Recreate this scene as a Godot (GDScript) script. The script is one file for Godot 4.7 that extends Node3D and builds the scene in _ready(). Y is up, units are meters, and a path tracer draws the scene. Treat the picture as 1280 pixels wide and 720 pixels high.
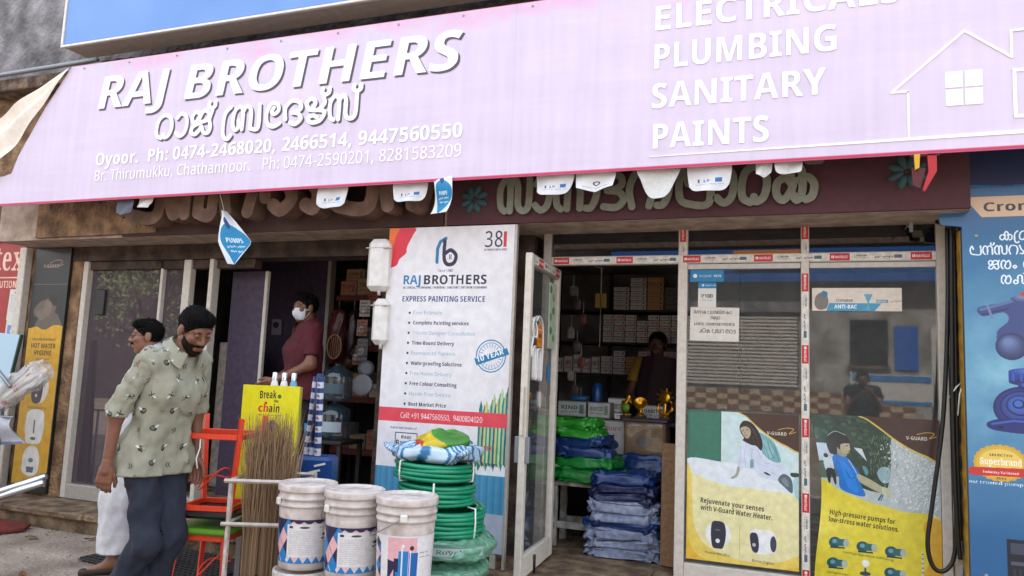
extends Node3D

var taken := {}
var fonts := {}
var tx := {}
var rng := RandomNumberGenerator.new()
var glyphs := {}

# ---------------------------------------------------------------- meshes
class MB:
	var st := SurfaceTool.new()
	func _init(smooth := false) -> void:
		st.begin(Mesh.PRIMITIVE_TRIANGLES)
		st.set_smooth_group(0 if smooth else -1)
	func tri(a: Vector3, b: Vector3, c: Vector3, ua := Vector2.ZERO, ub := Vector2.ZERO, uc := Vector2.ZERO) -> void:
		st.set_uv(ua); st.add_vertex(a)
		st.set_uv(uc); st.add_vertex(c)
		st.set_uv(ub); st.add_vertex(b)
	func quad(a: Vector3, b: Vector3, c: Vector3, d: Vector3, u := Rect2(0, 0, 1, 1)) -> void:
		var u0 := Vector2(u.position.x, u.end.y); var u1 := u.end
		var u2 := Vector2(u.end.x, u.position.y); var u3 := u.position
		tri(a, b, c, u0, u1, u2); tri(a, c, d, u0, u2, u3)
	func box(c: Vector3, s: Vector3, b := Basis.IDENTITY) -> MB:
		var h := s * 0.5
		var p := []
		for i in 8:
			p.append(c + b * Vector3(h.x * (1 if i & 1 else -1), h.y * (1 if i & 2 else -1), h.z * (1 if i & 4 else -1)))
		quad(p[4], p[5], p[7], p[6]); quad(p[1], p[0], p[2], p[3])
		quad(p[5], p[1], p[3], p[7]); quad(p[0], p[4], p[6], p[2])
		quad(p[6], p[7], p[3], p[2]); quad(p[0], p[1], p[5], p[4])
		return self
	func bev(c: Vector3, s: Vector3, r: float, b := Basis.IDENTITY) -> MB:
		var h := s * 0.5
		r = minf(r, minf(h.x, minf(h.y, h.z)) * 0.9)
		var v := func(sx, sy, sz, ax) -> Vector3:
			var q := Vector3(h.x * sx, h.y * sy, h.z * sz)
			for k in 3:
				if k != ax:
					q[k] -= r * signf(q[k])
			return c + b * q
		for ax in 3:
			var b1 := (ax + 1) % 3; var b2 := (ax + 2) % 3
			for s0 in [-1, 1]:
				var pts := []
				for k in [[-1, -1], [1, -1], [1, 1], [-1, 1]]:
					var t := [0, 0, 0]; t[ax] = s0; t[b1] = k[0]; t[b2] = k[1]
					pts.append(v.call(t[0], t[1], t[2], ax))
				if s0 > 0: quad(pts[0], pts[1], pts[2], pts[3])
				else: quad(pts[3], pts[2], pts[1], pts[0])
			for s1 in [-1, 1]:
				for s2 in [-1, 1]:
					var e := []
					for k in [[-1, b1], [1, b1], [1, b2], [-1, b2]]:
						var t := [0, 0, 0]; t[ax] = k[0]; t[b1] = s1; t[b2] = s2
						e.append(v.call(t[0], t[1], t[2], k[1]))
					if s1 * s2 > 0: quad(e[1], e[0], e[3], e[2])
					else: quad(e[0], e[1], e[2], e[3])
		for sx in [-1, 1]:
			for sy in [-1, 1]:
				for sz in [-1, 1]:
					var a: Vector3 = v.call(sx, sy, sz, 0); var b1: Vector3 = v.call(sx, sy, sz, 1); var c1: Vector3 = v.call(sx, sy, sz, 2)
					if sx * sy * sz > 0: tri(a, b1, c1)
					else: tri(a, c1, b1)
		return self
	func tube(pts: Array, r, sides := 8, cap := true) -> MB:
		var n := pts.size()
		var rings := []
		var up := Vector3.UP
		var t0: Vector3 = (pts[1] - pts[0]).normalized()
		if absf(t0.dot(up)) > 0.9: up = Vector3.RIGHT
		for i in n:
			var t: Vector3 = (pts[mini(i + 1, n - 1)] - pts[maxi(i - 1, 0)]).normalized()
			var x := up.cross(t).normalized()
			up = t.cross(x).normalized()
			var rr: float = r if r is float else r[i]
			var ring := []
			for k in sides:
				var a := TAU * k / sides
				ring.append(pts[i] + (x * cos(a) + up * sin(a)) * rr)
			rings.append(ring)
		for i in n - 1:
			for k in sides:
				var j := (k + 1) % sides
				quad(rings[i][k], rings[i][j], rings[i + 1][j], rings[i + 1][k])
		if cap:
			for k in range(1, sides - 1):
				tri(rings[0][0], rings[0][k + 1], rings[0][k])
				tri(rings[n - 1][0], rings[n - 1][k], rings[n - 1][k + 1])
		return self
	func lathe(prof: Array, segs := 32, at := Vector3.ZERO, a0 := 0.0, a1 := TAU, b := Basis.IDENTITY) -> MB:
		var total := 0.0
		var ls := [0.0]
		for i in range(1, prof.size()):
			total += (prof[i] - prof[i - 1]).length(); ls.append(total)
		for i in prof.size() - 1:
			for k in segs:
				var a := a0 + (a1 - a0) * k / segs; var c := a0 + (a1 - a0) * (k + 1) / segs
				var p: Vector2 = prof[i]; var q: Vector2 = prof[i + 1]
				quad(at + b * Vector3(p.x * sin(a), p.y, p.x * cos(a)), at + b * Vector3(p.x * sin(c), p.y, p.x * cos(c)), at + b * Vector3(q.x * sin(c), q.y, q.x * cos(c)), at + b * Vector3(q.x * sin(a), q.y, q.x * cos(a)), Rect2(float(k) / segs, 1.0 - ls[i + 1] / total, 1.0 / segs, (ls[i + 1] - ls[i]) / total))
		return self
	func sheet(nx: int, ny: int, f: Callable) -> MB:
		for j in ny:
			for i in nx:
				var u0 := float(i) / nx; var u1 := float(i + 1) / nx
				var v0 := float(j) / ny; var v1 := float(j + 1) / ny
				quad(f.call(u0, v1), f.call(u1, v1), f.call(u1, v0), f.call(u0, v0), Rect2(u0, v0, u1 - u0, v1 - v0))
		return self
	func slab(poly: PackedVector2Array, z0: float, z1: float) -> MB:
		var idx := Geometry2D.triangulate_polygon(poly)
		var lo := poly[0]; var hi := poly[0]
		for p in poly:
			lo = lo.min(p); hi = hi.max(p)
		var uv := func(p: Vector2) -> Vector2: return Vector2((p.x - lo.x) / (hi.x - lo.x), 1.0 - (p.y - lo.y) / (hi.y - lo.y))
		for i in range(0, idx.size(), 3):
			var q := [poly[idx[i]], poly[idx[i + 1]], poly[idx[i + 2]]]
			if (q[1] - q[0]).cross(q[2] - q[0]) < 0: q = [q[0], q[2], q[1]]
			tri(v3(q[0], z1), v3(q[1], z1), v3(q[2], z1), uv.call(q[0]), uv.call(q[1]), uv.call(q[2]))
			tri(v3(q[0], z0), v3(q[2], z0), v3(q[1], z0), uv.call(q[0]), uv.call(q[2]), uv.call(q[1]))
		var ccw := not Geometry2D.is_polygon_clockwise(poly)
		for i in poly.size():
			var a := poly[i]; var b := poly[(i + 1) % poly.size()]
			if not ccw: var t := a; a = b; b = t
			quad(v3(a, z0), v3(b, z0), v3(b, z1), v3(a, z1), Rect2(uv.call(a), Vector2.ZERO))
		return self
	func v3(p: Vector2, z: float) -> Vector3: return Vector3(p.x, p.y, z)
	func done() -> ArrayMesh:
		st.generate_normals()
		return st.commit()

func box(s: Vector3, bevel := 0.0, c := Vector3.ZERO) -> ArrayMesh:
	return (MB.new().bev(c, s, bevel) if bevel > 0.0 else MB.new().box(c, s)).done()

# a printed panel: the front carries the picture, the sides sample its edge
func panel(w: float, h: float, d := 0.004) -> ArrayMesh:
	var m := MB.new()
	var a := w / 2; var b := h / 2
	m.quad(Vector3(-a, -b, d), Vector3(a, -b, d), Vector3(a, b, d), Vector3(-a, b, d))
	var e := Rect2(0.002, 0.002, 0.0, 0.0)
	m.quad(Vector3(a, -b, 0), Vector3(-a, -b, 0), Vector3(-a, b, 0), Vector3(a, b, 0), e)
	m.quad(Vector3(a, -b, d), Vector3(a, -b, 0), Vector3(a, b, 0), Vector3(a, b, d), e)
	m.quad(Vector3(-a, -b, 0), Vector3(-a, -b, d), Vector3(-a, b, d), Vector3(-a, b, 0), e)
	m.quad(Vector3(-a, b, d), Vector3(a, b, d), Vector3(a, b, 0), Vector3(-a, b, 0), e)
	m.quad(Vector3(-a, -b, 0), Vector3(a, -b, 0), Vector3(a, -b, d), Vector3(-a, -b, d), e)
	return m.done()

# soft packed body: a rounded block with lumps and creases
func pillow(s: Vector3, e := 0.45, amp := 0.012, sd := 1, freq := 9.0, n := 28, layers := 0.0) -> ArrayMesh:
	var nz := FastNoiseLite.new(); nz.seed = sd; nz.frequency = 1.0; nz.fractal_octaves = 3
	var g := func(v: float) -> float: return signf(v) * pow(absf(v), e)
	var f := func(u: float, v: float) -> Vector3:
		var th := -u * TAU; var ph := (0.5 - v) * PI
		var d := Vector3(g.call(cos(ph)) * g.call(cos(th)), g.call(sin(ph)), g.call(cos(ph)) * g.call(sin(th)))
		var p := d * s * 0.5
		var flat := Vector3(d.x, 0, d.z)
		return p + d * amp * nz.get_noise_3dv(p * freq + Vector3(sd, 0, 0)) * 2.0 + (flat * .007 * sin((p.y / s.y + .3 * nz.get_noise_3dv(p * 5.0)) * layers * TAU) if layers > 0.0 else Vector3.ZERO)
	return MB.new(true).sheet(n, n / 2, f).done()

# ---------------------------------------------------------------- naming
func numbered(n: String) -> String:
	if not taken.has(n):
		taken[n] = 0
		return n
	taken[n] += 1
	return "%s_%03d" % [n, taken[n]]

func thing(called: String, label: String, category: String, at := Vector3.ZERO, turn := 0.0, group := "") -> Node3D:
	var o := Node3D.new(); o.name = numbered(called); add_child(o)
	o.position = at; o.rotation.y = turn
	tag(o, label, category, group)
	return o

func tag(o: Node, label: String, category: String, group := "") -> void:
	o.set_meta("label", label); o.set_meta("category", category)
	if group: o.set_meta("group", group)

func part(parent: Node3D, called: String, mesh: Mesh, m: Material, at := Vector3.ZERO, basis := Basis.IDENTITY) -> MeshInstance3D:
	var o := MeshInstance3D.new(); o.name = called; o.mesh = mesh
	o.material_override = m
	parent.add_child(o, true)
	o.transform = Transform3D(basis, at)
	return o

func one(called: String, mesh: Mesh, m: Material, label: String, category: String, at := Vector3.ZERO, basis := Basis.IDENTITY, group := "") -> MeshInstance3D:
	var o := part(self, numbered(called), mesh, m, at, basis)
	tag(o, label, category, group)
	return o

func struct(called: String, mesh: Mesh, m: Material, at := Vector3.ZERO) -> MeshInstance3D:
	var o := part(self, called, mesh, m, at)
	o.set_meta("kind", "structure")
	return o

func copy(o: Node3D, label := "") -> Node3D:
	var base: String = RegEx.create_from_string("_\\d{3}$").sub(o.name, "")
	var c: Node3D = o.duplicate(); c.name = numbered(base); add_child(c)
	if label: c.set_meta("label", label)
	return c

func ry(a: float) -> Basis: return Basis(Vector3.UP, deg_to_rad(a))
func eul(x: float, y: float, z: float) -> Basis: return Basis.from_euler(Vector3(deg_to_rad(x), deg_to_rad(y), deg_to_rad(z)))

# ---------------------------------------------------------------- materials
func noise_tex(sd: int, freq: float, lo: Color, hi: Color, oct := 4, size := 512, type := FastNoiseLite.TYPE_SIMPLEX_SMOOTH) -> NoiseTexture2D:
	var n := FastNoiseLite.new(); n.seed = sd; n.frequency = freq; n.fractal_octaves = oct; n.noise_type = type
	var t := NoiseTexture2D.new(); t.width = size; t.height = size; t.seamless = true; t.noise = n
	var g := Gradient.new(); g.set_color(0, lo); g.set_color(1, hi); t.color_ramp = g
	return t

func norm_tex(sd: int, freq: float, strength: float, oct := 4, size := 512) -> NoiseTexture2D:
	var n := FastNoiseLite.new(); n.seed = sd; n.frequency = freq; n.fractal_octaves = oct
	var t := NoiseTexture2D.new(); t.width = size; t.height = size; t.seamless = true; t.noise = n
	t.as_normal_map = true; t.bump_strength = strength
	return t

func mat(c: Color, rough := 0.8, metal := 0.0, tex: Texture2D = null, scale := 1.0, nrm: Texture2D = null, ns := 1.0) -> StandardMaterial3D:
	var m := StandardMaterial3D.new()
	m.albedo_color = c; m.roughness = rough; m.metallic = metal
	if tex or nrm:
		m.uv1_triplanar = true; m.uv1_world_triplanar = true; m.uv1_scale = Vector3.ONE * scale
	if tex: m.albedo_texture = tex
	if nrm:
		m.normal_enabled = true; m.normal_texture = nrm; m.normal_scale = ns
	return m

func pic(im: Image, rough := 0.5, coat := 0.0) -> StandardMaterial3D:
	var m := StandardMaterial3D.new()
	m.albedo_texture = ImageTexture.create_from_image(im); m.roughness = rough
	if coat > 0.0:
		m.clearcoat_enabled = true; m.clearcoat = coat; m.clearcoat_roughness = 0.08
	return m

func glass(c: Color, alpha: float) -> StandardMaterial3D:
	var m := StandardMaterial3D.new()
	c.a = alpha; m.albedo_color = c; m.roughness = 0.02; m.transparency = BaseMaterial3D.TRANSPARENCY_ALPHA
	m.metallic_specular = 0.75
	return m

# ---------------------------------------------------------------- lettering and flat print
func font(kind: String) -> SystemFont:
	if not fonts.has(kind):
		var f := SystemFont.new()
		f.font_names = PackedStringArray(["Droid Serif" if kind.begins_with("serif") else "Droid Sans Mono" if kind == "mono" else "Droid Sans"])
		f.font_weight = 700 if kind.ends_with("bold") else 400
		fonts[kind] = f
	return fonts[kind]

func text_mesh(s: String, kind: String, depth: float, size := 64, step := 1.0) -> TextMesh:
	var t := TextMesh.new()
	t.font = font(kind); t.text = s; t.font_size = size; t.pixel_size = 1.0 / (0.714 * size); t.depth = depth; t.curve_step = step
	t.horizontal_alignment = HORIZONTAL_ALIGNMENT_LEFT
	return t

# lettering as a mesh whose capitals are cap metres high and whose line is width metres long (0: natural); origin bottom left
func letters(s: String, kind: String, cap: float, width: float, depth: float, slant := 0.0) -> ArrayMesh:
	var t := text_mesh(s, kind, 0.0)
	var arr := t.surface_get_arrays(0)
	var vs: PackedVector3Array = arr[Mesh.ARRAY_VERTEX]; var ix = arr[Mesh.ARRAY_INDEX]
	var base := base_line(kind)
	var x0 := 1e9; var x1 := -1e9
	for v in vs:
		x0 = minf(x0, v.x); x1 = maxf(x1, v.x)
	var kx := width / (x1 - x0) if width > 0.0 else cap
	var m := MB.new()
	var q := func(v: Vector3, z: float) -> Vector3:
		var y := (v.y - base) * cap
		return Vector3((v.x - x0) * kx + y * slant, y, z)
	for i in range(0, ix.size() if ix else vs.size(), 3):
		var a := vs[ix[i] if ix else i]; var b := vs[ix[i + 1] if ix else i + 1]; var c := vs[ix[i + 2] if ix else i + 2]
		if (b - a).cross(c - a).z < 0: var tmp := b; b = c; c = tmp
		m.tri(q.call(a, depth), q.call(b, depth), q.call(c, depth))
	return m.done()

# the same, one mesh for each letter: [mesh, x]
func letter_row(s: String, kind: String, cap: float, width: float, depth: float, slant := 0.0) -> Array:
	var out := []
	var full := font(kind).get_string_size(s, HORIZONTAL_ALIGNMENT_LEFT, -1, 64).x
	for i in s.length():
		if s[i] == " ": continue
		var x := font(kind).get_string_size(s.substr(0, i), HORIZONTAL_ALIGNMENT_LEFT, -1, 64).x * width / full
		var w := text_mesh(s[i], kind, 0.0).get_aabb().size.x * 0.714 * 64.0 * width / full
		out.append([letters(s[i], kind, cap, w, depth, slant), x + text_mesh(s[i], kind, 0.0).get_aabb().position.x * 0.714 * 64.0 * width / full])
	return out

var bases := {}
func base_line(kind: String) -> float:
	if not bases.has(kind): bases[kind] = text_mesh("H", kind, 0.0).get_aabb().position.y
	return bases[kind]

class Pad:
	var im: Image
	var w: int
	var h: int
	var host: Node3D
	var fo := Vector2.ZERO
	var fk := 1.0
	func frame(ox := 0.0, oy := 0.0, k := 1.0) -> void:
		fo = Vector2(ox, oy); fk = k
	func _init(ww: int, hh: int, c: Color, who: Node3D) -> void:
		w = ww; h = hh; host = who
		im = Image.create(w, h, false, Image.FORMAT_RGB8); im.fill(c)
	func span(x0: float, x1: float, y: int, c: Color) -> void:
		var a := clampi(int(ceil(x0 - 0.5)), 0, w); var b := clampi(int(ceil(x1 - 0.5)), 0, w)
		if b > a: im.fill_rect(Rect2i(a, y, b - a, 1), c)
	func rect(x: float, y: float, ww: float, hh: float, c: Color) -> void:
		im.fill_rect(Rect2i(int(x * fk + fo.x), int(y * fk + fo.y), maxi(1, int(ww * fk)), maxi(1, int(hh * fk))), c)
	func poly(p: Array, c: Color) -> void:
		var lo := 1e9; var hi := -1e9
		for q in p:
			lo = minf(lo, q.y); hi = maxf(hi, q.y)
		for y in range(maxi(0, int(lo)), mini(h, int(hi) + 1)):
			var yc := y + 0.5
			var xs := []
			for i in p.size():
				var a: Vector2 = p[i]; var b: Vector2 = p[(i + 1) % p.size()]
				if (a.y <= yc) != (b.y <= yc): xs.append(a.x + (yc - a.y) / (b.y - a.y) * (b.x - a.x))
			xs.sort()
			for i in range(0, xs.size() - 1, 2): span(xs[i], xs[i + 1], y, c)
	func pts(flat: Array, sx := 1.0, sy := 1.0, ox := 0.0, oy := 0.0) -> Array:
		var o := []
		for i in range(0, flat.size(), 2): o.append(Vector2(flat[i] * sx + ox, flat[i + 1] * sy + oy) * fk + fo)
		return o
	func blob(flat: Array, c: Color) -> void:   # a smooth closed outline
		poly(host.smooth(pts(flat), true), c)
	func oval(x: float, y: float, rx: float, ry: float, c: Color, turn := 0.0) -> void:
		spot(x * fk + fo.x, y * fk + fo.y, rx * fk, ry * fk, c, turn)
	func spot(x: float, y: float, rx: float, ry: float, c: Color, turn := 0.0) -> void:
		var p := []
		for k in 40:
			var a := TAU * k / 40
			p.append(Vector2(x, y) + Vector2(cos(a) * rx, sin(a) * ry).rotated(turn))
		poly(p, c)
	func line(p: Array, width: float, c: Color) -> void:
		for i in p.size() - 1:
			var a: Vector2 = p[i]; var b: Vector2 = p[i + 1]
			var n := (b - a).normalized().orthogonal() * width / 2
			poly([a + n, b + n, b - n, a - n], c)
			if width > 2.0: spot(b.x, b.y, width / 2, width / 2, c)
		if width > 2.0: spot(p[0].x, p[0].y, width / 2, width / 2, c)
	func text(s: String, x: float, y: float, cap: float, c: Color, kind := "sans", width := 0.0, turn := 0.0, align := 0) -> void:
		x = x * fk + fo.x; y = y * fk + fo.y; cap *= fk; width *= fk
		var t: TextMesh = host.text_mesh(s, kind, 0.0, 32, 2.0)
		var arr := t.surface_get_arrays(0)
		var vs: PackedVector3Array = arr[Mesh.ARRAY_VERTEX]; var ix = arr[Mesh.ARRAY_INDEX]
		var base: float = host.base_line(kind)
		var x0 := 1e9; var x1 := -1e9
		for v in vs:
			x0 = minf(x0, v.x); x1 = maxf(x1, v.x)
		var kx := width / (x1 - x0) if width > 0.0 else cap
		var sh := 0.0 if align == 0 else -(x1 - x0) * kx / 2
		var q := PackedVector2Array()
		for v in vs: q.append(Vector2(x, y) + Vector2((v.x - x0) * kx + sh, -(v.y - base) * cap).rotated(turn))
		for i in range(0, ix.size() if ix else vs.size(), 3):
			poly([q[ix[i] if ix else i], q[ix[i + 1] if ix else i + 1], q[ix[i + 2] if ix else i + 2]], c)
	func script(tokens: Array, x: float, y: float, hgt: float, thick: float, c: Color, turn := 0.0, kx := 1.0) -> void:
		for s in host.script_strokes(tokens):
			var o := []
			for p in s: o.append(Vector2(x, y) + Vector2(p.x * hgt * kx, -p.y * hgt).rotated(turn))
			line(o, thick, c)
	func scribble(x: float, y: float, ww: float, cap: float, c: Color, sd: int) -> void:   # a line of print too small to read
		var r := RandomNumberGenerator.new(); r.seed = sd
		var at := x
		while at < x + ww:
			var n := r.randi_range(2, 7)
			for k in n:
				rect(at, y - cap * r.randf_range(0.6, 1.0), maxf(1.0, cap * 0.42), cap * r.randf_range(0.55, 0.8), c)
				at += cap * 0.62
			at += cap * 0.6
	func speckle(sd: int, amt: float, grain := 0.02) -> void:
		var nz := FastNoiseLite.new(); nz.seed = sd; nz.frequency = 0.02; nz.fractal_octaves = 4
		var rg := RandomNumberGenerator.new(); rg.seed = sd
		for y in h:
			for x in w:
				var k := 1.0 + amt * nz.get_noise_2d(x, y) + rg.randf_range(-grain, grain)
				var c := im.get_pixel(x, y)
				im.set_pixel(x, y, Color(c.r * k, c.g * k, c.b * k))

func smooth(p: Array, closed := false, sub := 6) -> Array:
	var o := []
	var n := p.size()
	for i in (n if closed else n - 1):
		var a: Vector2 = p[(i - 1 + n) % n] if closed or i > 0 else p[0]
		var b: Vector2 = p[i]; var c: Vector2 = p[(i + 1) % n]
		var d: Vector2 = p[(i + 2) % n] if closed or i + 2 < n else p[n - 1]
		for k in sub: o.append(b.cubic_interpolate(c, a, d, float(k) / sub))
	if not closed: o.append(p[n - 1])
	return o

# strokes of the rounded southern script: token -> [advance, stroke, stroke ...] in a box one unit high
func make_glyphs() -> void:
	glyphs = {
		"ra": [0.9, [.30, .02, .10, .14, .06, .45, .16, .82, .42, .98, .68, .82, .76, .48, .66, .14, .46, .03, .40, .16]],
		"aa": [0.7, [.08, .80, .26, .97, .48, .82, .54, .5, .46, .16, .26, .03, .06, .18]],
		"ja": [1.05, [.30, .55, .12, .55, .06, .76, .2, .96, .38, .86, .36, .6, .52, .94, .7, .96, .84, .76, .72, .58, .5, .52, .14, .36, .06, .14, .24, .03, .4, .16, .5, .34, .62, .08, .82, .06, .9, .3, .84, .6, .94, .98]],
		"mark": [0.0, [-.26, 1.30, -.28, 1.15, -.16, 1.06, -.02, 1.12, .0, 1.3]],
		"dash": [0.1, [-.3, 1.06, .02, 1.06]],
		"rsub": [0.42, [.34, 1.0, .12, .75, .06, .3, .1, -.15, .28, -.3, .42, -.16]],
		"ba": [1.28, [.28, .42, .34, .2, .18, .04, .05, .3, .1, .8, .32, .97, .46, .75, .46, .04], [.46, .75, .62, .97, .80, .75, .80, .05], [.80, .05, 1.14, .05, 1.14, .98]],
		"da": [0.86, [.10, .26, .07, .7, .32, .97, .62, .88, .7, .64, .5, .5, .36, .5, .6, .44, .72, .22, .5, .03, .3, .12]],
		"ee": [0.76, [.62, .12, .36, .02, .12, .2, .08, .6, .26, .95, .5, .9, .56, .66, .4, .52, .28, .62, .36, .78]],
		"zha": [0.92, [.16, .55, .06, .8, .24, .97, .4, .8, .3, .58, .16, .55, .5, .5, .76, .72, .7, .98], [.5, .5, .78, .4, .62, .08, .3, .02, .14, .2, .34, .3, .5, .2]],
		"sa": [1.2, [.22, .04, .08, .2, .06, .7, .24, .97, .4, .75, .4, .04], [.4, .75, .54, .97, .66, .75, .68, .2, .86, .03, 1.04, .2, 1.06, .98]],
		"na": [1.0, [.22, .04, .08, .2, .06, .7, .24, .97, .42, .75, .42, .04], [.42, .75, .6, .97, .82, .75, .84, .04]],
		"i": [0.5, [.02, .04, .2, .06, .36, .4, .36, .9, .14, 1.16, -.2, 1.16]],
		"tta": [0.84, [.1, .75, .3, .97, .6, .9, .66, .68, .46, .54, .2, .52, .56, .46, .72, .24, .5, .03, .1, .06]],
		"rra": [0.88, [.14, .03, .05, .5, .2, .92, .42, .98, .68, .85, .76, .45, .66, .03]],
		"pa": [1.08, [.32, .6, .18, .97, .05, .62, .08, .2, .26, .05], [.26, .05, .92, .05, .92, .98]],
		"ka": [1.2, [.5, .42, .3, .62, .08, .5, .06, .2, .22, .04, .4, .2, .5, .42], [.5, .42, .44, .75, .58, .97, .74, .75, .74, .25, .6, .03, .46, .25, .5, .42], [.66, .55, .9, .62, 1.06, .42, 1.0, .12, .84, .04]],
		"la": [1.0, [.2, .05, .06, .3, .1, .8, .3, .97, .46, .7, .36, .3, .56, .05, .78, .2, .84, .6, .7, .95, .56, .8]],
		"bha": [1.1, [.4, .3, .2, .45, .06, .25, .2, .04, .42, .2, .42, .8, .6, .97, .78, .8, .78, .2, .92, .05, 1.0, .2]],
		"am": [0.5, [.2, .1, .06, .26, .2, .42, .34, .26, .2, .1]],
		"u": [0.5, [.04, .98, .2, .5, .36, .3, .3, .04, .1, .1]],
	}

func script_strokes(tokens: Array) -> Array:
	if glyphs.is_empty(): make_glyphs()
	var out := []
	var x := 0.0
	for t in tokens:
		if t is float or t is int:
			x += t; continue
		var g: Array = glyphs[t]
		for k in range(1, g.size()):
			var p := []
			for i in range(0, g[k].size(), 2): p.append(Vector2(g[k][i] + x, g[k][i + 1]))
			out.append(smooth(p) if p.size() > 3 or t != "dash" else p)
		x += g[0]
	return out

# strokes as solid letters: each stroke is cut into short round-ended lengths, every length a hair higher than the one before so that no faces share a plane
func ribbon(strokes: Array, hgt: float, thick: float, z0: float, z1: float, kx := 1.0) -> ArrayMesh:
	var m := MB.new()
	var n := 0
	for s in strokes:
		var at := 0
		while at < s.size() - 1:
			var line := PackedVector2Array()
			for i in range(at, mini(at + 13, s.size())): line.append(s[i] * hgt * Vector2(kx, 1) * 1000.0)
			at += 12
			var outs := Geometry2D.offset_polyline(line, thick * 500.0, Geometry2D.JOIN_ROUND, Geometry2D.END_ROUND)
			if outs.is_empty(): continue
			var best: PackedVector2Array = outs[0]
			for o in outs:
				if o.size() > best.size() and not Geometry2D.is_polygon_clockwise(o): best = o
			var thin := PackedVector2Array()
			for p in best:
				if thin.is_empty() or thin[-1].distance_to(p) > thick * 40.0: thin.append(p)
			for i in thin.size(): thin[i] /= 1000.0
			if Geometry2D.triangulate_polygon(thin).is_empty(): continue
			m.slab(thin, z0, z1 + .00015 * (n % 7))
			n += 1
	return m.done()

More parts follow.
